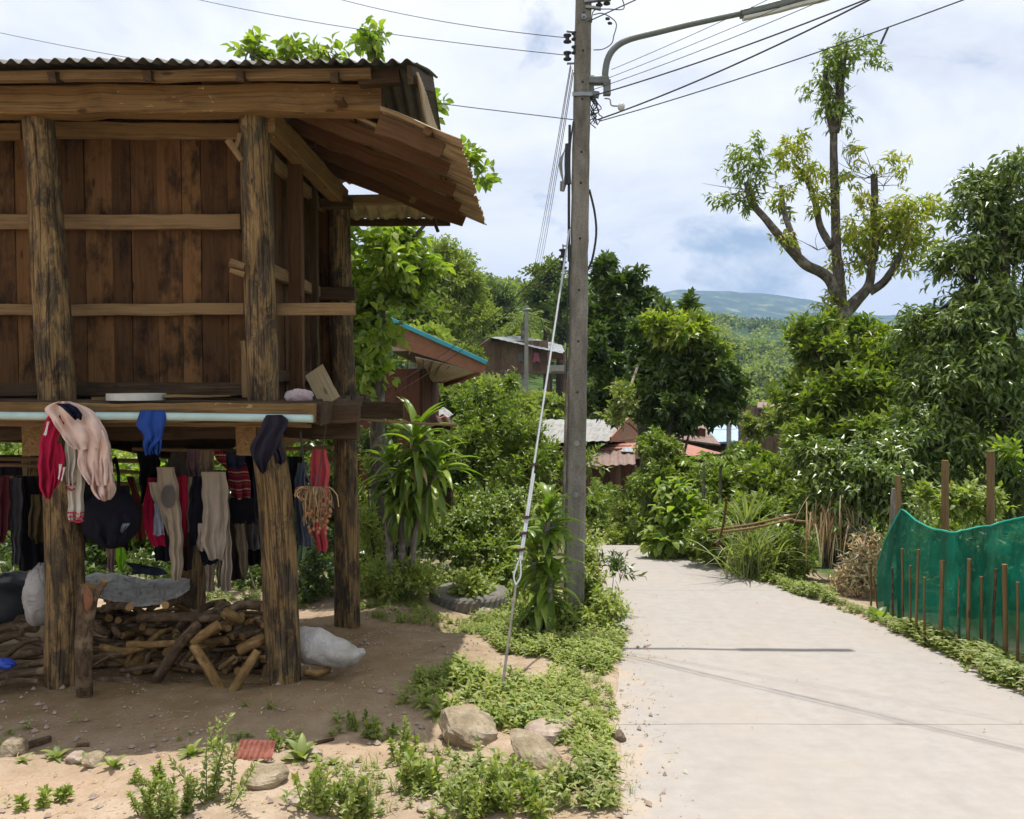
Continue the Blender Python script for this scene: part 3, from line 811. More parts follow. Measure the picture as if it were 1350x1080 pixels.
# ================================================================== road
segs = [(-2.5, 1.42), (1.427, 4.475), (4.480, 8.66), (8.665, 12.4), (12.41, 17.4)]
mb = MB(); covs = []
for (y0, y1) in segs:
    n_, m_ = max(10, int((y1 - y0) / .07)), 46
    def Pr(u, v, y0=y0, y1=y1):
        y = y0 + (y1 - y0) * u
        wig = .025 * fbm(y * 2.3, y * 0 + 1, 11)
        l = road_l(y) - .12 + wig; r = road_r(y) + .1 + wig * .7
        x = l + (r - l) * v
        z = hbase(x, y) + .045 + .006 * fbm(x * 1.5, y * 1.5, 8) - .02 * ((v < .001) | (v > .999))
        covs.append(np.stack([np.exp(-np.abs(x - l) / .28) + .8 * np.exp(-np.abs(x - r) / .14)], -1))
        return np.stack([x, y, z], -1)
    grid(mb, Pr, n_, m_)
    # slab sides and ends
    for v in (0.0, 1.0):
        yy = np.linspace(y0, y1, n_); base = Pr((yy - y0) / (y1 - y0), np.full(n_, v)); covs.pop(); covs.append(np.ones((2 * n_, 1)))
        low = base.copy(); low[:, 2] -= .16
        VV = np.concatenate([base, low]); q = np.arange(n_ - 1)
        mb.add(VV, np.stack([q, q + 1, q + 1 + n_, q + n_], 1))
    for u in (0.0, 1.0):
        vv = np.linspace(0, 1, m_); base = Pr(np.full(m_, u), vv); covs.pop(); covs.append(np.full((2 * m_, 1), .7))
        low = base.copy(); low[:, 2] -= .16
        VV = np.concatenate([base, low]); q = np.arange(m_ - 1)
        mb.add(VV, np.stack([q, q + 1, q + 1 + m_, q + m_], 1))
road = mb.build('road', M['road'], smooth=False); tag(road, 'pale concrete lane with a thin joint and sand along its edge', None, kind='structure')
cv = np.concatenate(covs)[:, 0]
cover_attr(road, cv, cv, cv)

# ================================================================== haze
mb = MB()
x0, x1, y0, y1, z0, z1 = -3150, 3150, -3150, 3150, float(V[:, 2].min()) - 1.5, 330.0
mb.add([(x0, y0, z0), (x1, y0, z0), (x1, y1, z0), (x0, y1, z0), (x0, y0, z1), (x1, y0, z1), (x1, y1, z1), (x0, y1, z1)],
       [(0, 3, 2, 1), (4, 5, 6, 7), (0, 1, 5, 4), (1, 2, 6, 5), (2, 3, 7, 6), (3, 0, 4, 7)])
hm = bpy.data.materials.new('haze_air'); hm.use_nodes = True; ht = hm.node_tree; ht.nodes.clear()
ho = ht.nodes.new('ShaderNodeOutputMaterial'); hv = ht.nodes.new('ShaderNodeVolumePrincipled')
hv.inputs['Color'].default_value = (.42, .62, 1.0, 1); hv.inputs['Density'].default_value = HAZE; hv.inputs['Anisotropy'].default_value = .2
ht.links.new(hv.outputs[0], ho.inputs['Volume'])
if HAZE > 0:
    tag(mb.build('haze', hm), 'thin bluish haze in the valley air', None, kind='stuff')
# ================================================================== the granary on posts
FY = 5.3
hut = thing('stilt_granary', 'brown timber hut on thick log posts with corrugated roof and laundry hanging under it', 'granary', (-3.2, 6.1, float(hfun(-3.2, 6.1))))
def post(pts, rpx, name='post'):
    """pts = [(px,py,Y)...] ; rpx widths in picture px"""
    P3 = [P(*p) for p in pts]
    rr = [w / 2 / F * p[2] for w, p in zip(rpx, pts)]
    z = float(hfun(P3[-1][0], P3[-1][1])) - .12
    last = P3[-1].copy(); last[2] = min(z, last[2] - .05); P3.append(last); rr.append(rr[-1] * 1.03)
    mb = MB(); tube(mb, P3, rr, n=26, wob=.045, sub=34)
    return mb.build(name, M['post'], hut, smooth=True)
post([(334, 150, FY), (340, 300, FY), (348, 528, FY), (362, 650, FY), (371, 800, FY), (375, 912, FY)], [36, 39, 41, 44, 46, 45])
post([(50, 155, FY), (62, 300, FY), (75, 530, FY), (84, 700, FY), (86, 800, FY), (85, 898, FY)], [38, 42, 45, 47, 47, 47])
post([(447, 262, 7.1), (449, 400, 7.1), (455, 560, 7.1), (457, 700, 7.1), (458, 819, 7.1)], [28, 30, 31, 32, 34])
post([(252, 560, 7.2), (250, 690, 7.2), (250, 808, 7.2)], [36, 38, 40])
post([(-215, 155, FY), (-205, 530, FY), (-200, 900, FY)], [42, 46, 50])
post([(50, 560, 7.3), (52, 690, 7.3), (54, 806, 7.3)], [36, 38, 40])

zt = lambda py, Y: float(P(675, py, Y)[2])
WX, WY = -1.66, 5.64
# wall planks, front
mb = MB(); x = -6.2; g = np.random.RandomState(4)
while x < WX - .02:
    w = .12 + .08 * g.rand(); w = min(w, WX - x)
    beam(mb, (x + w / 2, WY + g.randn() * .004, zt(522, WY)), (x + w / 2, WY + g.randn() * .004, zt(160, WY)), w - .003, .022, up=(0, 1, 0), seg=6, ch=.1, jit=.0012)
    x += w
mb.build('front_wall', M['plank'], hut)
mb = MB(); y = WY + .02
while y < 7.1:
    w = min(.11 + .08 * g.rand(), 7.13 - y)
    beam(mb, (WX - .012 + g.randn() * .004, y + w / 2, 1.44), (WX - .012 + g.randn() * .004, y + w / 2, 3.38), .022, w - .003, up=(0, 1, 0), seg=6, ch=.1, jit=.0012)
    y += w
mb.build('side_wall', M['plank'], hut)
mb = MB(); x = -6.2
while x < WX:
    w = .15; beam(mb, (x + w / 2, 7.13, 1.44), (x + w / 2, 7.13, 3.35), w - .003, .022, up=(0, 1, 0), seg=3); x += w
mb.build('back_wall', M['plank'], hut)
# rails on the front
def bpx(mb, p0, p1, h_px, d, Y0, Y1=None, **k):
    """beam whose front face spans from p0 to p1 (px), h_px tall, d deep"""
    Y1 = Y0 if Y1 is None else Y1
    a = P(p0[0], p0[1], Y0); b = P(p1[0], p1[1], Y1)
    return beam(mb, a, b, d, h_px / F * Y0, up=(0, 0, 1), **k)
def part(name, mat, fn, parent=hut):
    mb = MB(); fn(mb); return mb.build(name, M[mat] if isinstance(mat, str) else mat, parent)
RYf = 5.595
for (x0, x1, ya, yb, h) in [(-330, 30, 176, 174, 20), (72, 316, 172, 174, 20), (-330, 40, 294, 293, 19), (80, 318, 293, 293, 19), (-330, 48, 409, 409, 14), (92, 323, 409, 408, 15)]:
    part('wall_rail', 'rail', lambda m: bpx(m, (x0, ya), (x1, yb), h, .045, RYf))
part('wall_rail', 'rail', lambda m: bpx(m, (366, 408), (468, 407), 16, .05, 5.42))
part('sill_board', 'beamdark', lambda m: bpx(m, (-330, 514), (325, 513), 17, .04, RYf))
# side wall rails and studs
for z in (3.08, 2.33):
    part('side_rail', 'rail', lambda m: beam(m, (WX + .035, 5.5, z), (WX + .035, 7.15, z), .045, .085))
part('side_rail', 'beamdark', lambda m: beam(m, (WX + .035, 5.5, 1.62), (WX + .035, 7.15, 1.62), .045, .08))
part('side_stud', 'rafter', lambda m: beam(m, (WX + .10, 5.95, 1.46), (WX + .10, 5.95, 3.2), .10, .07, up=(0, 1, 0)))
part('side_stud', 'beamdark', lambda m: beam(m, (WX + .03, 5.56, 1.46), (WX + .03, 5.56, 3.3), .05, .06, up=(0, 1, 0)))
part('side_stud', 'beamdark', lambda m: beam(m, (WX + .07, 6.62, 1.46), (WX + .07, 6.62, 3.2), .06, .05, up=(0, 1, 0)))
# long top beam, plate, blocks
part('top_beam', 'beam', lambda m: bpx(m, (-330, 139), (505, 132), 36, .15, 5.22, jit=.004))
part('eave_plate', 'rail', lambda m: bpx(m, (-330, 104), (490, 98), 12, .06, 5.02))
for (x0, x1, y, h) in [(58, 158, 111, 17), (269, 326, 107, 19), (459, 474, 104, 17), (-160, -60, 112, 17)]:
    part('spacer_block', 'beamdark', lambda m: bpx(m, (x0, y), (x1, y - 1), h, .11, 5.22))
part('end_block', 'beamdark', lambda m: bpx(m, (474, 106), (529, 101), 17, .09, 5.08))
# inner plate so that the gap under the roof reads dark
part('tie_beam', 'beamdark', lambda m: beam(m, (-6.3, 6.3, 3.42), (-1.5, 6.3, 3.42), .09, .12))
part('side_plate', 'beam', lambda m: beam(m, P(352, 158, 5.3) + [0, 0, 0], P(450, 262, 7.0), .11, .15))
part('back_beam', 'rail', lambda m: bpx(m, (-260, 266), (566, 264), 12, .08, 7.25))
part('post_stub', 'beamdark', lambda m: bpx(m, (420, 387), (469, 387), 16, .12, 6.95))
part('post_stub', 'beamdark', lambda m: bpx(m, (424, 268), (463, 268), 13, .12, 6.9))
# pegs by the corner post
def peg(m):
    tube(m, [P(318, 212, 5.2), P(308, 196, 5.2), P(300, 184, 5.18)], [.016, .02, .024], n=9, wob=.15, sub=8)
    tube(m, [P(309, 198, 5.2), P(314, 186, 5.2), P(316, 176, 5.2)], [.016, .016, .013], n=8, wob=.1, sub=6)
part('wooden_peg', 'rail', peg)
part('wooden_peg', 'rail', lambda m: (tube(m, [P(322, 362, 5.2), P(303, 356, 5.17)], [.018, .014], n=9, wob=.1, sub=6), tube(m, [P(322, 352, 5.2), P(303, 346, 5.18)], [.022, .026], n=9, wob=.1, sub=6)))
mb = MB(); beam(mb, P(325, 524, 5.42), P(321, 450, 5.42), .045, .03, up=(0, 1, 0), w1=.03); mb.build('short_board', M['rail'], hut)

# roof
ZF = zt(84, 4.88)
def roofz(y): return ZF + (y - 4.88) * .30 if y < 6.3 else ZF + 1.42 * .30 - (y - 6.3) * .30
RX1 = -.60
mb = MB()
sheet(mb, (-6.4, 4.88, ZF), (RX1 + .04, 4.88, ZF + .02), (RX1 + .04, 6.3, roofz(6.3) + .02), (-6.4, 6.3, roofz(6.3)), wl=.086, amp=.014, seed=3)
sheet(mb, (-6.4, 7.75, roofz(7.75)), (RX1, 7.75, roofz(7.75)), (RX1, 6.3, roofz(6.3) + .03), (-6.4, 6.3, roofz(6.3) + .03), wl=.086, amp=.014, seed=4)
mb.build('corrugated_roof', M['tin'], hut, smooth=True)
for k, x in enumerate(np.arange(-6.1, -.8, .56)):
    part('roof_rafter', 'beamdark', lambda m: (beam(m, (x, 4.95, ZF - .05), (x, 6.28, roofz(6.28) - .05), .045, .06), beam(m, (x, 6.3, roofz(6.3) - .055), (x, 7.7, roofz(7.7) - .055), .045, .06)))
part('verge_board', 'beamdark', lambda m: (beam(m, (RX1, 4.9, ZF - .055), (RX1, 6.28, roofz(6.28) - .055), .03, .10)))
# steep sooty sheet closing the roof end
mb = MB()
sheet(mb, (RX1 + .03, 4.93, ZF - .03), (RX1 + .03, 6.25, ZF + .02), (RX1 + .09, 6.25, ZF - .36), (RX1 + .09, 5.02, ZF - .36), wl=.09, amp=.012, seed=6)
mb.build('verge_sheet', M['tinwarm'], hut, smooth=True)
# lean-to on the right
def lz(x): return 3.005 + .41 * (-.30 - x)
mb = MB()
sheet(mb, (-1.5, 5.34, lz(-1.5)), (-1.5, 7.35, lz(-1.5)), (-.20, 7.4, lz(-.20)), (-.275, 5.34, lz(-.275)), wl=.076, amp=.009, nv=10, ragged=.035, seed=9)
sheet(mb, (-.78, 4.88, lz(-.78)), (-.78, 5.35, lz(-.78)), (-.28, 5.35, lz(-.28)), (-.29, 4.88, lz(-.29)), wl=.076, amp=.009, nv=6, ragged=.05, seed=10)
mb.build('lean_to_sheet', M['tinwarm'], hut, smooth=True)
for (y, x0) in ((4.95, -.80), (5.42, -1.55), (6.0, -1.6), (6.6, -1.6), (7.22, -1.6)):
    part('lean_to_rafter', 'rafter', lambda m: beam(m, (x0, y, lz(x0) - .085), (-.42, y + .02, lz(-.42) - .085), .05, .12, h1=.085, jit=.004))
part('lean_to_lath', 'rafter', lambda m: tube(m, [(-.50, 4.9, lz(-.5) - .02), (-.49, 5.6, lz(-.5) - .035), (-.5, 6.3, lz(-.5) - .02), (-.48, 7.3, lz(-.5) - .03)], [.026, .02, .024, .02], n=9, wob=.18, sub=26))
part('lean_to_lath', 'rafter', lambda m: beam(m, (-1.05, 5.0, lz(-1.05) - .018), (-1.05, 7.3, lz(-1.05) - .018), .05, .025))
# back lean-to seen from below
mb = MB()
sheet(mb, (-6.2, 7.35, zt(267, 7.35)), (-.42, 7.35, zt(267, 7.35)), (-.55, 8.25, zt(290, 8.25)), (-6.2, 8.25, zt(290, 8.25)), wl=.15, amp=.018, seed=12)
mb.build('back_lean_to_sheet', M['tinwarm'], hut, smooth=True)
part('back_eave_pole', 'beamdark', lambda m: beam(m, (-6.1, 8.2, zt(294, 8.2)), (-.62, 8.2, zt(293, 8.2)), .06, .07))
part('back_eave_stub', 'beamdark', lambda m: beam(m, P(572, 288, 7.6), P(577, 306, 7.6), .03, .05, up=(0, 1, 0)))

# floor
fz = zt(529, 5.05)
part('front_ledge_beam', 'beam', lambda m: bpx(m, (-330, 541), (415, 545), 25, .08, 5.05, jit=.004))
mb = MB(); yy = 5.1
while yy < 7.25:
    w = .16 + .05 * g.rand(); beam(mb, (-6.2, yy + w / 2, fz - .012), (-1.3 + g.rand() * .06, yy + w / 2, fz - .012), w - .006, .028, jit=.003, seg=20); yy += w
mb.build('floor_planks', M['beamdark'], hut)
part('loose_board', 'beam', lambda m: beam(m, P(128, 524, 5.25), P(308, 522, 5.3), .16, .012, jit=.005))
part('floor_block', 'beamdark', lambda m: bpx(m, (418, 543), (434, 544), 27, .5, 5.36))
part('side_ledge_beam', 'beamdark', lambda m: bpx(m, (436, 545), (474, 545), 26, .10, 5.5))
part('side_ledge_beam', 'beamdark', lambda m: bpx(m, (476, 541), (532, 541), 22, .10, 6.9))
part('floor_joist_long', 'beamdark', lambda m: beam(m, (-1.3, 5.7, fz - .05), (-1.3, 7.2, fz - .05), .1, .09))
part('girder', 'beamdark', lambda m: beam(m, P(-300, 572, 5.62), P(472, 562, 5.62), .14, .10, h1=.15, jit=.006))
part('girder', 'beamdark', lambda m: beam(m, P(-200, 572, 6.9), P(470, 566, 6.9), .12, .16, jit=.006))
part('thin_girder', 'rail', lambda m: bpx(m, (-330, 558), (410, 560), 6, .04, 5.2))
for (x, w, h) in ((322, 26, 42), (46, 30, 44), (-180, 28, 42)):
    part('joist_end', 'beam', lambda m: beam(m, P(x, 580, 5.18), P(x, 580, 5.18) + [0, 2.1, .0], w / F * 5.18, h / F * 5.18, jit=.004))
part('tarp_rail', 'rail', lambda m: tube(m, [P(-60, 603, 6.0), P(60, 606, 6.0), P(200, 608, 6.0)], .016, n=8, sub=8))
for (ya, yb, Yd) in ((612, 630, 5.9), (628, 632, 6.3)):
    part('bamboo_rail', 'bamboo', lambda m: tube(m, [P(-60, ya, Yd), P(70, ya + 3, Yd), P(215, ya + 14, Yd)], .014, n=8, sub=10))
part('bamboo_rail', 'bamboo', lambda m: tube(m, [P(175, 592, 5.75), P(300, 594, 5.7), P(440, 590, 5.65)], .013, n=8, sub=10))
# canvas sling under the floor
def sling(m):
    def Pf(u, v):
        px = 95 + 255 * u
        top = 562 + 6 * np.sin(u * 5); bot = 604 - 26 * (2 * u - .9) ** 2 - 6 * np.sin(u * 7)
        py = top + (bot - top) * v
        Yd = 5.95 + .35 * np.sin(v * 3.1) + .05 * np.sin(u * 19)
        return np.array([P(a, b, c) for a, b, c in zip(px, py, Yd)])
    grid(m, Pf, 40, 10)
mb = MB(); sling(mb); sl_ = mb.build('canvas_sling', cloth_mat('brown_canvas', (.16, .12, .075)), hut, smooth=True)
sm = sl_.modifiers.new('thick', 'SOLIDIFY'); sm.thickness = .006

# things lying on the ledge
mb = MB()
c = P(180, 523, 5.22); rr = 34 / F * 5.22
th = np.linspace(0, 2 * math.pi, 49)
prof = [(-.012, 0), (.012, 0), (.012, .042), (-.004, .042), (-.012, .036)]
Vv = []; Ff = []
for k in range(48):
    for (dr, dz) in prof: Vv.append(c + [math.cos(th[k]) * (rr + dr), math.sin(th[k]) * (rr + dr), dz - .022])
for k in range(48):
    for q in range(5): Ff.append((k * 5 + q, ((k + 1) % 48) * 5 + q, ((k + 1) % 48) * 5 + (q + 1) % 5, k * 5 + (q + 1) % 5))
mb.add(Vv, Ff)
tag(mb.build('white_hoop', M['white'], loc=c), 'round dirty white plastic rim lying on the hut ledge', 'hoop')
mb = MB(); beam(mb, P(436, 531, 5.5), P(414, 488, 5.62), .145, .012, up=(0, 1, .1), jit=.001, seg=6)
tag(mb.build('fibre_board_scrap', M['board'], loc=P(436, 531, 5.5)), 'pale tan board leaning on the ledge corner', 'board')

# plastic bag on the ledge and sacks
def bag(name, label, cat, c, r, mat, seed, amp=.16, group=None, tilt=0):
    g = np.random.RandomState(seed); mb = MB()
    m_, n_ = 22, 40
    T, Ph = np.meshgrid(np.linspace(0.02, math.pi - .02, m_), np.linspace(0, 2 * math.pi, n_, endpoint=False), indexing='ij')
    D = np.stack([np.sin(T) * np.cos(Ph), np.sin(T) * np.sin(Ph), np.cos(T)], -1)
    rad = 1 + amp * vnoise(D[..., 0] * 2.3 + seed, D[..., 2] * 2.3 + D[..., 1] * 2, seed) + amp * .7 * np.abs(vnoise(D[..., 0] * 6, D[..., 1] * 6 + D[..., 2] * 5, seed + 1)) + amp * .25 * vnoise(D[..., 0] * 16, D[..., 1] * 14 + D[..., 2] * 13, seed + 2)
    V = D * rad[..., None] * np.asarray(r)
    V[..., 2] = np.maximum(V[..., 2], -r[2] * .72)
    ca, sa = math.cos(tilt), math.sin(tilt)
    V = np.stack([V[..., 0] * ca + V[..., 2] * sa, V[..., 1], -V[..., 0] * sa + V[..., 2] * ca], -1)
    i, j = np.meshgrid(np.arange(m_ - 1), np.arange(n_), indexing='ij')
    a = i * n_ + j; b = i * n_ + (j + 1) % n_
    mb.add(V.reshape(-1, 3) + np.asarray(c), [np.stack([a, a + n_, b + n_, b], -1).reshape(-1, 4), np.arange(n_)[None, ::-1], (np.arange(n_) + (m_ - 1) * n_)[None, :]])
    o = mb.build(name, mat, loc=np.asarray(c) - [0, 0, r[2] * .7], smooth=True)
    return tag(o, label, cat, group)
def sack_mat(name, c, c2, rough=.55, crease=9):
    t = NT(name); ob = t.n('ShaderNodeTexCoord').outputs['Object']
    a = t.noise(ob, 5, 6, .7); w = t.noise(ob, crease, 6, .65, 1.5)
    f = t.math('ABSOLUTE', t.math('SUBTRACT', w, .5))
    col = t.mix(t.ramp(a, [(.38, 0.0), (.7, .8)]), c, c2)
    return t.pbr(col, rough, t.bump(f, .9, .05), spec=.35)
M['sack'] = sack_mat('dirty_white_sack', (.55, .52, .48), (.33, .29, .24))
M['sackgrey'] = sack_mat('grey_plastic_sheet', (.46, .44, .41), (.25, .23, .20))
M['bagpink'] = sack_mat('pink_white_film', (.62, .55, .55), (.52, .28, .31), .35, 25)
bag('plastic_bag', 'crumpled pink and white plastic bag on the hut ledge', 'plastic bag', P(394, 523, 5.25), (.085, .05, .05), M['bagpink'], 3, .3)
# ================================================================== laundry
mb = MB(); tube(mb, [P(-180, 541, 4.93), P(0, 548, 4.93), P(200, 549, 4.93), P(412, 552, 4.93)], .0235, n=18, sub=20, caps=True)
tag(mb.build('plastic_pipe', M['pipe'], loc=P(120, 548, 4.93), smooth=False), 'long pale turquoise plastic pipe along the ledge used as a clothes rail', 'pipe')

CM = {}
def cm(key, col, col2=None, stain=.25):
    if key not in CM: CM[key] = cloth_mat('cloth_' + key, col, col2, stain=stain)
    return CM[key]

def cloth_piece(mb, rows, Y, thick=.02, seed=0, nf=3, amp=.018, mi=0, K=26, n=40, lean=0.0):
    """rows: [(py, xl, xr)...] silhouette of one hanging piece; closed, folded shell"""
    thick = thick * .6; g = np.random.RandomState(seed)
    py = np.array([r[0] for r in rows], float); xl = np.array([r[1] for r in rows], float); xr = np.array([r[2] for r in rows], float)
    yy = np.linspace(py[0], py[-1], K)
    L = np.interp(yy, py, xl); Rr = np.interp(yy, py, xr)
    # smooth outline
    def sm(a):
        b = a.copy(); b[1:-1] = (a[:-2] + 2 * a[1:-1] + a[2:]) / 4; return b
    L = sm(sm(L)); Rr = sm(sm(Rr))
    L = L + .8 * np.sin(yy * .21 + g.rand() * 6); Rr = Rr + .8 * np.sin(yy * .18 + g.rand() * 6)
    th = np.linspace(0, 2 * math.pi, n, endpoint=False)
    ph = g.rand(4) * 6.28
    V = []; G = []
    for i in range(K):
        t = i / (K - 1)
        w = Rr[i] - L[i]; cx = (Rr[i] + L[i]) / 2
        s = np.cos(th)
        fold = amp * (.35 + .9 * t) * (np.sin(s * nf * 2.2 + ph[0] + t * 1.2) + .55 * np.sin(s * nf * 4.1 + ph[1] - t * 2) + .4 * np.sin(s * 3 + t * 9 + ph[2]) + .25 * np.sin(s * nf * 7 + ph[3] + t * 14) + .7 * (.6 - np.abs(np.sin(s * nf * 1.4 + ph[2] + t * 2.5))) + .3 * (.5 - np.abs(np.sin(t * 8 + s * 2.2 + ph[1]))))
        tk = thick * (.35 + .65 * math.sin(min(t * 2.2, 1.57)))
        dep = np.sin(th) * tk * (np.abs(np.sin(th)) ** .2) / 2 + fold
        for k in range(n):
            V.append(P(cx + w / 2 * s[k], yy[i] + 1.2 * math.sin(s[k] * 4 + ph[3]) * t, Y + lean * t - dep[k])); G.append((s[k] * w / 2 / F * Y, math.sin(th[k]) * tk + seed, t * (py[-1] - py[0]) / F * Y))
    q = np.arange(n)
    Fq = [np.stack([i * n + q, i * n + (q + 1) % n, (i + 1) * n + (q + 1) % n, (i + 1) * n + q], 1) for i in range(K - 1)]
    mb.add(V, Fq + [tuple(range(n))], G, mi)
    return mb

def garment(name, label, cat, pieces, Y, mat, group='laundry hanging under the hut', **k):
    mb = MB()
    for i, rws in enumerate(pieces):
        cloth_piece(mb, rws, Y + .012 * i, seed=hash_(name + label) + i, **k)
    allr = [r for p_ in pieces for r in p_]
    loc = P(sum(r[1] + r[2] for r in allr) / 2 / len(allr), max(r[0] for r in allr), Y)
    o = mb.build(name, mat, loc=loc, smooth=True)
    return tag(o, label, cat, group)
def hash_(s): return sum(ord(c) * (i + 3) for i, c in enumerate(s)) % 9973
def band(parent, name, rows, Y, mat, seed=1, **k):
    mb = MB(); cloth_piece(mb, rows, Y, seed=seed, K=4, **k)
    return mb.build(name, mat, parent, smooth=True)

c1 = cm('crimson', (.36, .012, .05)); cw = cm('offwhite', (.52, .48, .41)); cp = cm('pinkcream', (.66, .49, .42), (.60, .44, .33)); cn = cm('navy', (.012, .014, .03))
cb = cm('blue', (.02, .06, .26)); cbk = cm('black', (.007, .007, .010)); cst = cm('stripewhite', (.6, .55, .55))
o = garment('crimson_vest', 'crimson sports vest with white side stripes slung over the pipe', 'vest',
            [[(543, 66, 88), (560, 58, 84), (585, 52, 74), (610, 50, 72), (640, 51, 74), (658, 60, 66)], [(585, 64, 82), (605, 62, 86), (625, 56, 84), (645, 58, 74)]], 4.90, c1, thick=.05)
for (ra, rb) in ((((556, 62, 66), (574, 57, 61))), (((612, 78, 81), (632, 76, 79))), (((616, 83, 86), (634, 80, 83)))):
    band(o, 'side_stripe', [ra, rb], 4.845, cst, thick=.006, amp=.001, n=10)
o = garment('striped_cuff_shirt', 'off white long sleeved shirt with red and white striped cuffs', 'shirt',
            [[(560, 84, 100), (590, 86, 104), (620, 87, 101), (640, 87, 99)], [(575, 92, 108), (610, 92, 112), (650, 89, 111), (686, 90, 110)]], 4.93, cw, thick=.04)
cr = cm('stripered', (.35, .02, .05))
for k_, (y_, xl, xr) in enumerate([(637, 86, 99.5), (644, 86, 98.5), (675, 89, 110.5), (680.5, 89.5, 110.5), (686, 90, 110.5)]):
    band(o, 'cuff_stripe', [(y_, xl, xr), (y_ + 2.6, xl, xr)], 4.925, cr if k_ != 5 else cst, thick=.055, amp=.001)
garment('cream_jacket', 'pale pink and cream jacket bunched over the pipe with sleeves hanging', 'jacket',
        [[(529, 78, 92), (534, 62, 108), (541, 56, 122), (552, 68, 132), (565, 74, 139), (580, 84, 143), (592, 96, 138)],
         [(566, 100, 138), (590, 102, 146), (610, 102, 148), (626, 106, 148), (640, 118, 147)],
         [(590, 124, 144), (620, 120, 149), (645, 120, 153), (656, 124, 150), (660, 130, 146)]], 4.88, cp, thick=.045, amp=.034, nf=4)
garment('navy_scarf', 'narrow navy strip lying across the cream jacket', 'cloth', [[(532, 72, 92), (537, 82, 102), (546, 92, 108), (553, 98, 107)]], 4.815, cn, thick=.012)
garment('blue_shorts', 'deep blue shorts hanging over the pipe', 'shorts',
        [[(541, 184, 218), (550, 182, 219), (562, 180, 217), (576, 189, 215), (590, 189, 200), (600, 190, 199)], [(560, 195, 216), (576, 196, 214), (590, 200, 212), (599, 202, 211)]], 4.90, cb, thick=.05)
garment('dark_shirt', 'near black tee shirt folded over the right end of the pipe', 'shirt',
        [[(547, 352, 372), (553, 348, 380), (563, 344, 379), (575, 338, 372), (592, 328, 366), (600, 330, 360), (612, 338, 354), (624, 342, 350)],
         [(558, 356, 378), (575, 352, 370), (595, 358, 374), (607, 362, 377), (612, 364, 374)]], 4.89, cm('charcoal', (.022, .020, .030)), thick=.05)
# second line of washing further in
Yb = 5.62
def bk(name, label, cat, pieces, col, Y=Yb, **k): return garment(name, label, cat, pieces, Y, cm(name, col, stain=.3), **k)
bk('black_blouse', 'black top hanging limp beside the blue shorts', 'top', [[(594, 180, 204), (610, 183, 212), (640, 184, 206), (665, 186, 200)]], (.008, .007, .009), Y=5.75)
bk('brown_wrap', 'grey brown cloth hanging behind the beige trousers', 'cloth', [[(590, 228, 244), (605, 222, 250), (630, 218, 250), (650, 222, 246)]], (.13, .10, .075), Y=5.85)
bk('mauve_cloth', 'dull mauve cloth between the brown cloth and the tan towel', 'cloth', [[(592, 246, 263), (610, 246, 264), (628, 248, 262)]], (.16, .10, .11), Y=5.7)
bk('tan_towel', 'tan striped towel folded on the bamboo rail', 'towel', [[(594, 262, 282), (608, 262, 283), (622, 263, 282)]], (.25, .19, .12), Y=5.7)
o = garment('beige_trousers', 'beige trousers with round grey knee patch hanging in the middle', 'trousers',
        [[(616, 206, 230), (640, 208, 235), (670, 216, 238), (700, 222, 241), (735, 224, 242), (766, 227, 239)], [(636, 195, 212), (660, 202, 220), (690, 214, 226), (705, 220, 228)]], 5.5, cm('beige', (.42, .35, .26)), thick=.05)
mb = MB()
def patch(u, v):
    r = v; a = u * 2 * math.pi
    return np.array([P(222 + 10 * rr_ * math.cos(aa), 655 + 15 * rr_ * math.sin(aa), 5.452 + .01 * rr_) for aa, rr_ in zip(a, r)])
grid(mb, patch, 25, 5); mb.build('knee_patch', cm('patchgrey', (.13, .115, .105)), o, smooth=True)
bk('magenta_shirt', 'bright magenta red shirt bulging behind the beige trousers', 'shirt', [[(630, 196, 206), (650, 191, 207), (680, 188, 212), (705, 192, 219), (720, 202, 219)]], (.42, .012, .06), Y=5.58, thick=.09)
bk('light_blue_cloth', 'small pale blue cloth on the magenta shirt', 'cloth', [[(664, 203, 209), (690, 203, 215), (706, 201, 218)]], (.34, .38, .46), Y=5.49, thick=.015)
bk('red_towel', 'narrow bright red towel right of the beige trousers', 'towel', [[(627, 234, 247), (650, 233, 248), (690, 236, 246), (720, 241, 245)]], (.38, .015, .05), Y=5.6)
bk('pale_sleeve', 'thin cream strip of cloth left of the black shirt', 'cloth', [[(629, 247, 254), (660, 246, 252), (702, 247, 251)]], (.45, .38, .28), Y=5.62)
bk('black_shirt', 'black short sleeved shirt left of the oatmeal hoodie', 'shirt', [[(628, 254, 267), (650, 250, 269), (685, 248, 268), (720, 252, 264)]], (.010, .011, .018), Y=5.56)
o = bk('oatmeal_hoodie', 'oatmeal grey knitted hoodie hanging beside the middle post', 'hoodie',
   [[(622, 266, 298), (645, 266, 301), (680, 268, 301), (715, 264, 298), (738, 276, 294)], [(645, 290, 301), (690, 292, 303), (730, 293, 306), (780, 291, 305)], [(690, 262, 276), (715, 259, 274), (726, 262, 276)]], (.36, .31, .245), Y=5.5, thick=.06)
bk('dark_hem', 'dark cloth showing below the oatmeal hoodie', 'cloth', [[(726, 263, 290), (738, 264, 290), (745, 268, 276)]], (.012, .012, .02), Y=5.6)
bk('cream_trousers', 'cream trouser legs hanging below the hoodie', 'trousers', [[(735, 270, 283), (780, 270, 283)], [(735, 285, 291), (775, 286, 292)]], (.34, .29, .21), Y=5.8)
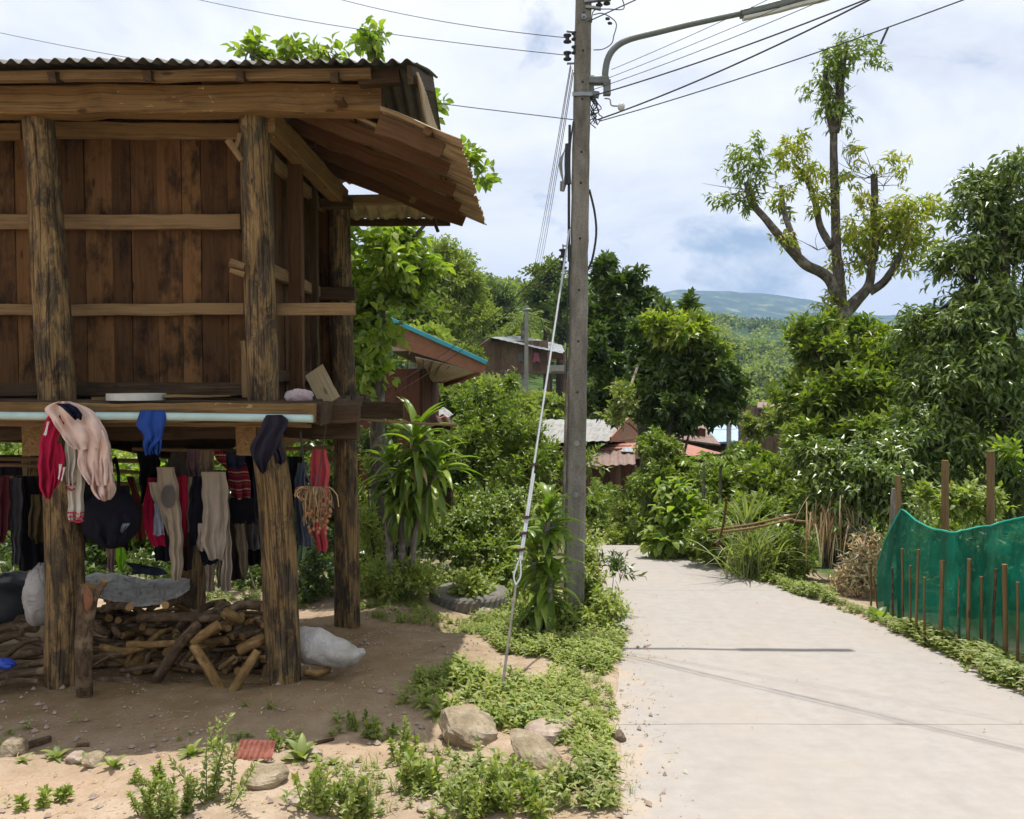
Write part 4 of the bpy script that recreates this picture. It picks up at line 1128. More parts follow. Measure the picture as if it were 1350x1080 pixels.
def woven():
    t = NT('woven_band_cloth'); g = t.attr(); sp = t.n('ShaderNodeSeparateXYZ'); t.l(g, sp.inputs[0])
    w = t.math('FRACT', t.math('MULTIPLY', sp.outputs[2], 17.0))
    c = t.ramp(w, [(0.0, (.17, .012, .025)), (.45, (.17, .012, .025)), (.46, (.40, .24, .16)), (.62, (.40, .24, .16)), (.63, (.05, .02, .03)), (.8, (.05, .02, .03)), (.81, (.28, .03, .05))], 'CONSTANT')
    z = t.math('FRACT', t.math('MULTIPLY', t.math('ADD', sp.outputs[0], sp.outputs[2]), 55.0))
    c = t.mix(t.math('MULTIPLY', t.math('GREATER_THAN', z, .6), .55), c, (.05, .015, .02))
    return t.pbr(c, .95, spec=.1)
wv = woven()
o = garment('woven_skirt', 'crimson and cream woven skirt with black fringe by the corner post', 'skirt', [[(594, 282, 300), (605, 284, 322), (620, 300, 328), (640, 303, 330), (658, 304, 332)]], 5.62, wv, thick=.03)
mb = MB(); g2 = np.random.RandomState(3)
for i in range(70):
    px = 304 + 30 * g2.rand(); tube(mb, [P(px, 656, 5.6), P(px + g2.randn(), 672, 5.59), P(px + g2.randn() * 2, 682 + g2.rand() * 10, 5.6)], .004, n=4)
mb.build('fringe', cbk, o)
bk('dotted_band', 'dark blue dotted cloth folded over the bamboo rail', 'cloth', [[(596, 297, 322), (606, 298, 324), (618, 300, 322)]], (.018, .022, .045), Y=5.58, thick=.04)
bk('navy_trousers', 'navy trousers behind the woven skirt', 'trousers', [[(596, 318, 336), (640, 322, 336), (690, 326, 338)]], (.012, .013, .022), Y=5.78)
bk('khaki_trousers', 'khaki trouser leg left of the corner post', 'trousers', [[(690, 309, 322), (720, 312, 326), (745, 316, 328), (762, 318, 324)]], (.27, .22, .15), Y=5.75)
bk('grey_bundle', 'grey cloth bundle low behind the corner post', 'cloth', [[(682, 324, 340), (700, 322, 342), (725, 326, 342)]], (.12, .11, .105), Y=5.85)
bk('faded_jeans', 'faded grey blue jeans hanging right of the corner post', 'jeans', [[(610, 392, 404), (640, 388, 402), (680, 388, 408), (712, 392, 412), (720, 393, 411)]], (.085, .10, .135), Y=5.45)
bk('dark_cloth_strip', 'black cloth strip beside the faded jeans', 'cloth', [[(602, 380, 398), (640, 384, 396), (668, 386, 394)]], (.014, .013, .016), Y=5.5)
bk('sage_cloth', 'sage green cloth edge behind the faded jeans', 'cloth', [[(602, 377, 383), (660, 379, 386), (745, 386, 391)]], (.10, .16, .10), Y=5.55)
bk('pale_green_cloth', 'pale green cloth below the faded jeans', 'cloth', [[(715, 390, 406), (735, 392, 402), (740, 393, 401)]], (.22, .32, .17), Y=5.55)
bk('coral_headscarf', 'coral red cloth hanging above the dried shallots', 'cloth', [[(592, 411, 430), (615, 409, 435), (640, 408, 434), (680, 411, 430), (705, 412, 432), (718, 416, 434), (727, 420, 430)]], (.44, .07, .08), Y=5.5)
# left dark cluster
bk('maroon_shirt', 'dark maroon shirt at the far left of the washing', 'shirt', [[(628, -8, 12), (650, -10, 14), (690, -8, 12), (715, -8, 6)]], (.07, .014, .018), Y=5.6)
bk('grey_shirt', 'grey shirt between the maroon shirt and the dark dress', 'shirt', [[(630, 14, 28), (660, 12, 30), (700, 14, 28), (745, 16, 26)]], (.10, .10, .105), Y=5.7)
bk('dark_dress', 'long black dress left of the post', 'dress', [[(628, 22, 46), (670, 24, 54), (720, 22, 58), (752, 26, 58)]], (.008, .008, .010), Y=5.8)
bk('olive_shorts', 'dark olive shorts hanging in the shade left of the post', 'shorts', [[(652, 42, 60), (680, 38, 61), (705, 36, 60), (716, 44, 58)]], (.06, .045, .02), Y=5.6)
bk('plaid_shirt', 'dark red patterned shirt at the top of the left cluster', 'shirt', [[(628, 30, 60), (645, 32, 62), (665, 38, 62)]], (.09, .02, .022), Y=5.9)
bk('rust_cloth', 'rust red cloth hanging diagonally left of the magenta shirt', 'cloth', [[(628, 167, 176), (650, 173, 183), (672, 177, 190), (700, 176, 190), (712, 178, 194)]], (.17, .04, .03), Y=5.9)
bk('red_white_cloth', 'small red and white cloth by the woodpile top', 'cloth', [[(722, 139, 150), (740, 142, 152), (754, 143, 150)]], (.46, .30, .27), Y=6.1)
bk('neon_cloth', 'neon green crumpled cloth above the woodpile', 'cloth', [[(722, 152, 164), (735, 152, 167), (752, 155, 163)]], (.30, .62, .03), Y=6.0, thick=.06)
bk('crumpled_denim', 'crumpled dark blue cloth heap above the grey sheet', 'cloth', [[(742, 166, 176), (750, 176, 214), (758, 172, 222)]], (.05, .06, .085), Y=6.2, thick=.12)
for k, (px, w, y0, y1, col, lb) in enumerate([(12, 22, 600, 700, (.02, .015, .02), 'at the far left'), (66, 14, 620, 740, (.03, .01, .012), 'beside the left post'), (98, 24, 640, 735, (.012, .012, .02), 'behind the striped cuffs'), (128, 24, 612, 705, (.016, .014, .013), 'behind the rucksack'), (158, 16, 640, 722, (.03, .026, .02), 'left of the rust red cloth'), (215, 18, 640, 740, (.02, .02, .03), 'behind the beige trousers'), (244, 16, 640, 752, (.035, .02, .018), 'behind the red towel'), (284, 24, 620, 745, (.015, .013, .018), 'behind the oatmeal hoodie'), (308, 22, 660, 765, (.03, .022, .018), 'behind the woven skirt fringe'), (335, 16, 610, 745, (.014, .014, .018), 'behind the corner post')]):
    bk('dark_garment', 'dark garment hanging on the inner rail ' + lb, 'clothing', [[(y0, px - w * .8, px + w * .8), ((y0 + y1) / 2, px - w * .7, px + w * .75), (y1, px - w * .55, px + w * .6)]], col, Y=6.3)  # dark cloths added as a darker backdrop behind the washing
    CM.pop('dark_garment', None)
# rucksack
bagroot = thing('black_rucksack', 'round black rucksack with a small grey badge hanging by the striped shirt', 'rucksack', P(145, 722, 5.25))
mb = MB(); g3 = np.random.RandomState(5)
T, Ph = np.meshgrid(np.linspace(.02, 3.12, 20), np.linspace(0, 6.283, 30, endpoint=False), indexing='ij')
D = np.stack([np.sin(T) * np.cos(Ph), np.sin(T) * np.sin(Ph), np.cos(T)], -1)
V = D * (1 + .14 * vnoise(D[..., 0] * 3 + 5, D[..., 2] * 3 + D[..., 1], 4) + .07 * vnoise(D[..., 0] * 9, D[..., 2] * 9, 5))[..., None] * [.185, .12, .20] + P(146, 683, 5.3)
i, j = np.meshgrid(np.arange(19), np.arange(30), indexing='ij'); a = i * 30 + j; b = i * 30 + (j + 1) % 30
mb.add(V.reshape(-1, 3), np.stack([a, a + 30, b + 30, b], -1).reshape(-1, 4)); mb.build('bag_body', cm('rucksack', (.010, .010, .016)), bagroot, smooth=True)
mb = MB(); cloth_piece(mb, [(676, 124, 168), (690, 120, 172), (708, 124, 168), (718, 134, 158)], 5.2, thick=.10, seed=4); mb.build('front_pocket', cm('rucksack', (.010, .010, .016)), bagroot, smooth=True)
mb = MB(); cloth_piece(mb, [(690, 162, 171), (696, 158, 168), (702, 158, 163)], 5.125, thick=.01, seed=4, K=5, n=12); mb.build('badge', cm('badge', (.14, .17, .19)), bagroot)
mb = MB()
for dx in (-12, 10): tube(mb, [P(146 + dx, 650, 5.28), P(150 + dx * .6, 625, 5.3), P(152, 604, 5.4)], .011, n=6, sub=8)
mb.build('shoulder_strap', cbk, bagroot)

# bunch of dried shallots
M['straw'] = wood_mat('dry_straw', (.16, .09, .04), (.33, .21, .10), (.48, .34, .19), stain=.2, cracks=0, tint=.6)
M['bulb'] = flat_mat('shallot_skin', (.34, .15, .075), .45, var=.25, scale=40)
root = thing('shallot_bunch', 'bunch of dried shallots with straw stems hanging by the right post', 'shallots', P(420, 712, 5.25))
g4 = np.random.RandomState(8); mb = MB(); mb2 = MB()
for i in range(150):
    px = 418 + g4.randn() * 9; py = 645 + g4.rand() * 40; Yq = 5.25 + g4.randn() * .03
    tube(mb, [P(px * .6 + 418 * .4, 642, 5.25), P(px, (py + 642) / 2, Yq), P(px + g4.randn() * 3, py + g4.rand() * 18, Yq)], .0035, n=4, sub=5)
for i in range(14):
    tube(mb, [P(400 + 12 * math.cos(i), 652 + 8 * math.sin(i), 5.24), P(402 + 11 * math.cos(i + 1.2), 650 + 9 * math.sin(i + 1.2), 5.22), P(404 + 9 * math.cos(i + 2.4), 651 + 8 * math.sin(i + 2.4), 5.24)], .005, n=5, sub=6)
mb.build('straw', M['straw'], root)
for i in range(60):
    px = 403 + 34 * g4.rand(); py = 654 + 50 * g4.rand() ** .8
    if abs(px - 420) > 19 - (py - 654) * .15: continue
    mb2 = MB(); rock(mb2, P(px, py, 5.19 + .03 * g4.rand()), (.012, .012, .015), seed=i, n=8, sharp=.1)
    mb2.build('shallot', M['bulb'], root, smooth=True)
mb = MB()
tube(mb, [P(430, 560, 5.3), P(424, 600, 5.3), P(418, 645, 5.28)], .004, n=5); tube(mb, [P(396, 570, 5.3), P(402, 620, 5.3), P(414, 650, 5.28)], .006, n=5)
mb.build('string', M['wire'], root)

# ================================================================== wood pile
logn = [0]
def log(pts, rad, label=None, group='firewood logs in the pile', mat='logbark', n=11, name='firewood_log', wob=.10):
    mb = MB(); tube(mb, pts, rad, n=n, wob=wob, sub=max(6, len(pts) * 3), capmi=1, seed=logn[0]); logn[0] += 1
    o = mb.build(name, [M[mat], M['cut']], loc=np.asarray(pts[0]) * .5 + np.asarray(pts[-1]) * .5, smooth=False)
    for p_ in o.data.polygons:
        if len(p_.vertices) == 4: p_.use_smooth = True
    return tag(o, label or 'rough branch stacked in the firewood pile between the front posts', 'log', group)
g5 = np.random.RandomState(21)
# base heap: mostly lying across, some pointing to the viewer
def ptop(px):   # top outline of the heap
    return np.interp(px, [100, 122, 160, 200, 240, 290, 330, 350], [782, 779, 783, 792, 804, 800, 796, 796])
rows_ = []
for k in range(165):
    px = 118 + 232 * g5.rand(); t_ = g5.rand()
    py = ptop(px) + 10 + (900 - ptop(px) - 10) * t_
    endon = g5.rand() < .42
    Yq = 5.95 - .35 * t_ + .25 * g5.rand() - (.22 if endon else 0)
    r = .013 + .019 * g5.rand() ** 1.5 + (.004 if endon else 0)
    c = P(px, py, Yq)
    gz = float(hfun(c[0], c[1])) + r
    c[2] = max(c[2], gz)
    if endon:
        d = nrm(np.array([g5.randn() * .35, -1, g5.randn() * .12])); Lh = .16 + .12 * g5.rand()
        p0 = c - d * Lh * 2; p1 = c
    else:
        d = nrm(np.array([1, g5.randn() * .35, g5.randn() * .16])); Lh = .16 + .22 * g5.rand()
        p0 = c - d * Lh; p1 = c + d * Lh
    for q in (p0, p1): q[2] = max(q[2], float(hfun(q[0], q[1])) + r)
    xlim0 = P(108, 800, Yq)[0]
    sh = max(0, xlim0 - min(p0[0], p1[0])); p0[0] += sh; p1[0] += sh
    mid = (p0 + p1) / 2 + g5.randn(3) * .02
    log([p0, mid, p1], [r, r * 1.05, r * .9], mat='logbark2' if g5.rand() < .42 else 'logbark')
# the ones that can be told apart
SP_ = 'firewood logs in the pile'
log([P(181, 815, 5.45), P(230, 813, 5.5), P(286, 815, 5.55), P(300, 806, 5.6)], [.032, .034, .032, .03], 'long lichen spotted log lying across the top of the woodpile', SP_)
log([P(205, 898, 5.32), P(222, 872, 5.28), P(244, 840, 5.3), P(262, 822, 5.36)], [.036, .036, .034, .030], 'thick grey branch leaning diagonally in front of the woodpile', SP_)
log([P(289, 824, 5.26), P(270, 836, 5.24), P(254, 849, 5.22)], [.036, .034, .028], 'yellow split log forming the upper half of a bent piece', SP_, 'logbark2')
log([P(255, 850, 5.22), P(276, 884, 5.18), P(298, 920, 5.14)], [.028, .032, .03], 'split log leaning down from the bend to the soil', SP_, 'logbark2')
log([P(305, 918, 5.12), P(318, 893, 5.14), P(340, 858, 5.2)], [.034, .036, .03], 'ragged split log propped up against the corner post', SP_, 'logbark2')
log([P(315, 858, 5.22), P(334, 848, 5.24), P(346, 842, 5.3)], [.034, .036, .034], 'pale split log with its end toward the corner post', SP_, 'logbark2')
log([P(292, 880, 5.3), P(310, 866, 5.32)], [.016, .018], 'short whitish stick in the right of the woodpile', SP_, 'logbark2')
log([P(294, 812, 5.5), P(318, 798, 5.6), P(346, 800, 5.6)], [.030, .034, .034], 'brown log crossing the top right of the woodpile', SP_)
log([P(298, 806, 5.5), P(306, 812, 5.45), P(318, 818, 5.5)], [.028, .030, .028], 'chunky yellow cut log on the top right', SP_, 'logbark2')
log([P(135, 803, 5.5), P(155, 799, 5.5), P(171, 800, 5.35)], [.026, .028, .027], 'log with round yellow end near the top left of the woodpile', SP_)
log([P(134, 852, 5.4), P(160, 859, 5.35), P(190, 853, 5.4)], [.024, .026, .022], 'curved peeled log in the middle of the woodpile', SP_, 'logbark2')
log([P(168, 849, 5.38), P(200, 850, 5.38), P(232, 848, 5.4)], [.022, .024, .02], 'straight peeled stick in the middle of the woodpile', SP_, 'logbark2')
log([P(120, 880, 5.3), P(134, 871, 5.28), P(146, 864, 5.3)], [.010, .011, .01], 'thin grey stick in the lower left of the woodpile', SP_)
log([P(250, 800, 5.9), P(238, 792, 5.8), P(218, 798, 5.4)], [.02, .024, .025], 'log with a round yellow end below the grey sheet', SP_)
for k, (a, b_, r) in enumerate([((118, 870), (168, 862), .02), ((196, 862), (192, 884), .014), ((160, 884), (222, 878), .018), ((232, 872), (292, 890), .02), ((130, 895), (215, 905), .022), ((150, 828), (158, 838), .018), ((122, 822), (140, 835), .024), ((232, 902), (345, 905), .022), ((236, 878), (262, 850), .02)]):
    log([P(*a, 5.35), P((a[0] + b_[0]) / 2, (a[1] + b_[1]) / 2 + g5.randn() * 2, 5.32), P(*b_, 5.36)], [r, r * 1.05, r * .9], 'rough branch stacked in the firewood pile between the front posts')
# forked stake
root = thing('forked_stake', 'thick forked branch stake with red cut wood standing by the left post', 'stake', gp(112, 914))
mb = MB(); tube(mb, [gp(112, 914) - [0, 0, .05], P(110, 880, 5.02), P(111, 830, 5.02), P(115, 790, 5.02), P(117, 772, 5.02)], [.052, .05, .052, .056, .05], n=16, wob=.08, sub=20, capmi=1)
tube(mb, [P(116, 800, 5.02), P(128, 782, 5.02), P(139, 765, 5.0)], [.035, .026, .02], n=10, wob=.08, sub=8, capmi=1)
mb.build('forked_stem', [M['logbark'], M['cut']], root, smooth=True)
mb = MB()
def scar(u, v):
    return np.array([P(115 + 7.5 * (a * 2 - 1) * math.sin(b * 3.1) ** .6, 772 + 34 * b, 4.964 + .012 * (a * 2 - 1) ** 2) for a, b in zip(u, v)])
grid(mb, scar, 8, 14); mb.build('cut_scar', flat_mat('red_cut_wood', (.26, .105, .05), .8, var=.25, scale=30), root, smooth=True)
# left heap of branches
for k, (a, b_, r, Yq) in enumerate([((-20, 899), (60, 884), .030, 5.2), ((-20, 885), (62, 872), .028, 5.3), ((-20, 872), (60, 858), .03, 5.45), ((0, 862), (62, 866), .026, 5.6), ((10, 864), (52, 842), .018, 5.3), ((-10, 848), (30, 836), .03, 5.8), ((20, 838), (62, 852), .022, 5.8), ((-20, 910), (50, 898), .018, 5.12), ((-15, 836), (50, 828), .04, 5.95), ((-20, 822), (40, 818), .05, 6.1)]):
    log([P(*a, Yq), P((a[0] + b_[0]) / 2, (a[1] + b_[1]) / 2 + g5.randn() * 3, Yq), P(*b_, Yq)], [r, r * 1.1, r * .8], 'dark branch in the heap left of the front left post', group='branches heaped left of the post')
bag('black_sheeting', 'black plastic sheeting bundle in the dark behind the left branches', 'sheeting', P(4, 795, 6.3), (.36, .3, .22), M['black'], 12, .2)
bag('blue_wrapper', 'small blue plastic wrapper in the left branches', 'wrapper', P(5, 876, 5.12), (.07, .04, .035), flat_mat('blue_film', (.02, .06, .4), .35, var=.1), 8, .4)
# grey sheet over the wood and sacks
def sheet_over(mb):
    def Pf(u, v):
        px = 108 + 142 * u; top = 756 + 6 * u + 12 * np.abs(u - .5) - 4 * np.sin(u * 8); bot = np.interp(u, [0, .2, .5, .8, 1], [772, 790, 800, 796, 776])
        py = top + (bot - top) * v
        Yq = 6.35 - .75 * v ** .8 + .09 * vnoise(u * 9, v * 4, 3) + .09 * np.abs(vnoise(u * 22, v * 9, 5)) + .04 * vnoise(u * 50, v * 20, 6)
        return np.array([P(a, b + 3.5 * c_, d_) for a, b, c_, d_ in zip(px, py, vnoise(u * 14, v * 5, 7), Yq)])
    grid(mb, Pf, 110, 34)
mb = MB(); sheet_over(mb); o = mb.build('grey_plastic_sheet', M['sack'], loc=P(180, 790, 5.8), smooth=True)
sm = o.modifiers.new('thick', 'SOLIDIFY'); sm.thickness = .008
tag(o, 'crumpled grey white plastic sheet covering the top of the woodpile', 'plastic sheet')
bag('net_sack', 'grey mesh sack bulging behind the front left post', 'sack', P(54, 788, 5.5), (.10, .12, .235), M['sackgrey'], 5, .25)
c = gp(436, 880); c = P(434, 858, 5.55)
mb = MB(); tube(mb, [P(388, 846, 5.5), P(398, 848, 5.48), P(418, 854, 5.45), P(445, 861, 5.42), P(466, 864, 5.4), P(474, 861, 5.4), P(479, 858, 5.4)], [.085, .125, .135, .112, .078, .040, .024], n=34, wob=.05, sub=40, flat=.9)
V_ = mb.V[0]; V_ += (vnoise(V_[:, 0] * 16, V_[:, 2] * 22, 3) * .022 + vnoise(V_[:, 0] * 45, V_[:, 2] * 60, 4) * .008)[:, None] * nrm(V_ - P(430, 858, 5.45)); V_[:, 2] = np.maximum(V_[:, 2], hfun(V_[:, 0], V_[:, 1]) + .004)
tag(mb.build('white_sack', M['sack'], loc=P(430, 880, 5.45), smooth=True), 'filled dirty white sack lying on the soil right of the corner post', 'sack')
mb = MB(); g6 = np.random.RandomState(2)
pN = P(474, 853, 5.45)
leaves(mb, np.tile(pN, (14, 1)), nrm(np.array([1, -.2, .1]) + g6.randn(14, 3) * .5), .05, .03, g6)
# low stones and wood scraps near the sack
for k, (px, py, s_, mt) in enumerate([(408, 884, .035, 'logbark2')]):
    log([P(402, 886, 5.35), P(418, 888, 5.33), P(434, 882, 5.4)], [.026, .028, .022], 'short log lying under the white sack', None, 'logbark2')

# ================================================================== rocks
def rk(px, py, rx, rz, mat, seed, label, ry=None, name='rock', group=None, sink=.34, n=30, tilt=0.0):
    p_ = gp(px, py); k = p_[1] / F
    r = (rx * k, (ry or rx) * k, rz * k)
    mb = MB(); rock(mb, p_ + [0, r[1] * .8, r[2] * (1 - sink * 2)], r, seed=seed, n=n, sharp=.42)
    c0 = p_ + [0, r[1] * .8, r[2] * (1 - sink * 2)]; V_ = mb.V[0] - c0
    V_ = V_ * (1 + .10 * vnoise(V_[:, 0] / r[0] * 2.5 + seed, V_[:, 2] / r[2] * 2.5 + V_[:, 1] / r[1], seed) + .04 * vnoise(V_[:, 0] / r[0] * 8, V_[:, 2] / r[2] * 7 + V_[:, 1] / r[1] * 6, seed + 1))[:, None]
    if tilt: V_ = np.stack([V_[:, 0] * math.cos(tilt) + V_[:, 2] * math.sin(tilt), V_[:, 1], -V_[:, 0] * math.sin(tilt) + V_[:, 2] * math.cos(tilt)], 1)
    mb.V[0] = V_ + c0
    o = mb.build(name, M[mat], loc=p_ + [0, r[1] * .8, 0], smooth=False)
    return tag(o, label, 'rock', group)
rk(620, 987, 50, 24, 'rock', 3, 'large buff rock with a smooth top among the weeds', tilt=.35)
rk(706, 1014, 44, 19, 'rock', 8, 'wedge shaped brown faced rock right of the large buff rock', tilt=.5)
rk(726, 984, 36, 18, 'rockpink', 5, 'flat pale rock behind the wedge shaped rock')
rk(340, 1040, 32, 17, 'rock', 11, 'grey buff flat stone half sunk in the soil by the tall weed')
rk(118, 1014, 18, 12, 'rock', 14, 'small brown stone in the row at the shade edge')
rk(95, 1008, 14, 9, 'rockpink', 15, 'pale angular stone at the shade edge')
rk(10, 998, 18, 15, 'rock', 17, 'buff stone at the left edge of the picture')
rk(636, 812, 20, 9, 'rockpink', 18, 'buff stone in front of the tyre')
rk(844, 869, 10, 8, 'rockdark', 19, 'dark brown stone on the left side of the lane')
rk(816, 978, 12, 9, 'rockdark', 20, 'dark round stone at the weedy edge of the lane')
rk(745, 1060, 11, 6, 'rockpink', 21, 'small pinkish stone near the lower weeds')
rk(560, 1072, 12, 6, 'rockpink', 22, 'rounded pinkish stone at the bottom edge')
rk(390, 1062, 20, 8, 'rockpink', 23, 'low pinkish stone right of the tall weed')
rk(410, 1000, 14, 6, 'rockpink', 24, 'small pale stone at the corner of the shade')
rk(788, 850, 16, 9, 'rockdark', 25, 'brown stone at the foot of the pole weeds')
rk(180, 1046, 7, 4, 'rockpink', 27, 'small round pink pebble in the dirt')
rk(758, 1072, 6, 4, 'rockpink', 28, 'tiny grey pebble near the lane edge')
# broken red tile
pt = gp(332, 1002); mb = MB()
sheet(mb, pt + [-.10, -.01, .0], pt + [.10, .0, .0], pt + [.11, .05, .075], pt + [-.07, .05, .08], wl=.028, amp=.004, seed=2)
tag(mb.build('broken_red_tile', M['redtile'], loc=pt), 'broken pinkish red ribbed clay tile lying in the shade edge', 'tile')
# driftwood scraps
for k, (a, b_, r, lb) in enumerate([((28, 990), (66, 978), .022, 'dark short branch lying in the shade at left'), ((100, 985), (118, 984), .012, 'tiny dark wood scrap in the shade'), ((415, 982), (440, 976), .01, 'small dark stick at the edge of the shade')]):
    p0, p1 = gp(*a, r * .8), gp(*b_, r * .8); log([p0, (p0 + p1) / 2, p1], [r, r, r * .8], lb, None, 'logbark', name='branch_piece')

# tyre, half buried, lying flat
pt = gp(617, 806); ptc = pt + [0, .30, 0.02]
mb = MB(); nT, mT = 72, 14
V = []
for k in range(nT):
    a = k / nT * 2 * math.pi; rad_ = .31
    for q in range(mT):
        b_ = q / mT * 2 * math.pi
        cc, ss = math.cos(b_), math.sin(b_); rr_ = .095; dz = math.copysign(abs(ss) ** .6, ss) * .10; dr = math.copysign(abs(cc) ** .6, cc) * rr_
        if math.cos(b_) > .3: dr += .006 * (1 if (k + (q % 2)) % 2 else -1)
        V.append(ptc + [math.cos(a) * (rad_ + dr), math.sin(a) * (rad_ + dr), dz + .02])
Fq = [(k * mT + q, ((k + 1) % nT) * mT + q, ((k + 1) % nT) * mT + (q + 1) % mT, k * mT + (q + 1) % mT) for k in range(nT) for q in range(mT)]
mb.add(V, Fq); tag(mb.build('old_tyre', M['rubber'], loc=ptc), 'old dusty tyre lying flat and half buried before the shrubs', 'tyre')

# ================================================================== utility pole
PY_ = 7.1
pole = thing('utility_pole', 'tall square weathered concrete power pole beside the lane', 'utility pole', gp(755, 832))
pb = P(755, 832, PY_); ptp = P(770, -60, PY_)
mb = MB(); beam(mb, pb - [0, 0, .25], ptp, .178, .178, up=(0, 1, 0), w1=.125, h1=.14, ch=.16, jit=.0015, seg=60)
mb.build('shaft', M['pole'], pole)
def axp(py): # centre of pole at image height
    t = (py - 832) / (-60 - 832); return pb + (ptp - pb) * np.clip(t, -.1, 1.05)
def hw(py):
    t = (py - 832) / (-60 - 832); return (.178 * (1 - t) + .14 * t) / 2
for py in (68, 108, 198, 238, 310, 377, 444, 511, 20, 130):  # black discs set on the face stand in for the dark inside holes
    c = axp(py); mb = MB(); tube(mb, [c + [0, -hw(py) + .004, 0], c + [0, -hw(py) - .0015, 0]], .011, n=12); mb.build('hole_disc', M['black'], pole)
for py in (578, 646, 25):
    c = axp(py); mb = MB(); tube(mb, [c + [0, -hw(py) + .004, 0], c + [0, -hw(py) - .012, 0]], .026, n=6); tube(mb, [c + [0, -hw(py) - .01, 0], c + [0, -hw(py) - .04, 0]], .010, n=8); mb.build('bolt', M['steel'], pole)
def insul(p_, h, r, name='insulator', mat='wire', parent=pole):
    mb = MB(); prof_ = [(-.5, .5), (-.42, 1), (-.28, 1), (-.2, .55), (-.06, .5), (.06, .5), (.2, .55), (.28, 1), (.42, 1), (.5, .5)]
    tube(mb, [p_ + [0, 0, a * h] for a, _ in prof_], [r * b for _, b in prof_], n=14); return mb.build(name, M[mat], parent, smooth=True)
for (px, py) in ((748, 51), (748, 74), (742, 334), (742, 350)): insul(P(px, py, PY_ - .02), .075, .034, mat='wire')
for (px, py) in ((790, 3), (800, 1), (758, 48), (758, 66)): insul(P(px, py, PY_ - .04), .07, .03, mat='wire')
part('insulator_bracket', 'steel', lambda m: (beam(m, P(742, 324, PY_), P(756, 325, PY_), .02, .012), beam(m, P(742, 357, PY_), P(756, 357, PY_), .02, .012), beam(m, P(742, 322, PY_), P(742, 360, PY_), .012, .012)), parent=pole)
part('insulator_bracket', 'steel', lambda m: (beam(m, P(747, 42, PY_), P(765, 43, PY_), .02, .012), beam(m, P(747, 84, PY_), P(765, 84, PY_), .02, .012)), parent=pole)
part('cross_bracket', 'steel', lambda m: (beam(m, P(770, 2, PY_ - .08), P(806, -2, PY_ - .08), .04, .03), beam(m, P(772, 10, PY_ - .08), P(792, 12, PY_ - .08), .03, .02)), parent=pole)
part('strap_band', 'steel', lambda m: beam(m, axp(124) + [-.085, -.08, 0], axp(124) + [.085, -.08, 0], .02, .03), parent=pole)
def conduit(m): tube(m, [P(742, 705, PY_ - .06), P(745, 600, PY_ - .06), P(748, 490, PY_ - .06)], .014, n=10, sub=10)
part('conduit', 'palebark', conduit, parent=pole)
def cables(m):
    tube(m, [P(751, 165, PY_ - .06), P(750, 250, PY_ - .06), P(750, 345, PY_ - .06)], .012, n=7, sub=12)
    tube(m, [P(749, 190, PY_ - .07), P(748, 215, PY_ - .07), P(749, 243, PY_ - .07)], .026, n=8, sub=10)
    tube(m, [P(777, 250, PY_), P(784, 280, PY_), P(786, 310, PY_), P(780, 345, PY_), P(772, 360, PY_)], .010, n=7, sub=14)
    tube(m, [P(756, 160, PY_ - .08), P(752, 190, PY_ - .07), P(749, 230, PY_ - .07)], .007, n=6, sub=10)
    tube(m, [P(751, 340, PY_ - .06), P(748, 420, PY_ - .07), P(747, 500, PY_ - .07)], .006, n=6, sub=10)
part('cable_run', 'wire', cables, parent=pole)
def coil(m):
    for k in range(5): tube(m, [P(745 + k * .5, 195, PY_ - .06), P(741 - k, 215, PY_ - .08), P(743 + k * .4, 240 + k, PY_ - .06), P(746, 215, PY_ - .03), P(745 + k * .5, 197, PY_ - .06)], .0035, n=5, sub=20)
    tube(m, [P(743, 240, PY_ - .04), P(741, 252, PY_ - .04)], [.03, .02], n=10)
part('wire_coil', 'steel', coil, parent=pole)
gg = np.random.RandomState(6)
for k in range(9):
    q = [P(779 + gg.randn() * 2, 128 + gg.randn() * 3, PY_ - .03)]
    for z_ in range(4): q.append(P(784 + gg.randn() * 6, 138 + z_ * 9 + gg.randn() * 3, PY_ - .03 + gg.randn() * .03))
    part('loose_cable', 'wire', lambda m: tube(m, q, .0045, n=5, sub=18), parent=pole)
part('loose_cable', 'wire', lambda m: tube(m, [P(782, 20, PY_ - .1), P(795, 18, PY_ - .1), P(812, 30, PY_ - .1), P(809, 48, PY_ - .1), P(806, 58, PY_ - .1), P(795, 65, PY_ - .1), P(782, 66, PY_ - .1)], .0045, n=5, sub=30), parent=pole)
part('loose_cable', 'wire', lambda m: tube(m, [P(780, 30, PY_ - .1), P(783, 14, PY_ - .1), P(800, 12, PY_ - .1), P(822, 12, PY_ - .1), P(820, -2, PY_ - .1)], .0045, n=5, sub=24), parent=pole)
for (px, py) in ((801, 25), (804, 31)):
    part('cable_clamp', 'wire', lambda m: rock(m, P(px, py, PY_ - .1), (.022, .02, .016), seed=4, n=10), parent=pole)
part('ceramic_knob', 'ceramicw', lambda m: rock(m, P(819, 141, 6.9), (.032, .03, .034), seed=7, n=14, sharp=.1), parent=pole)
part('knob_hook', 'steel', lambda m: tube(m, [P(797, 130, 7.0), P(804, 131, 6.98), P(806, 139, 6.95), P(816, 140, 6.9)], .006, n=6, sub=10), parent=pole)
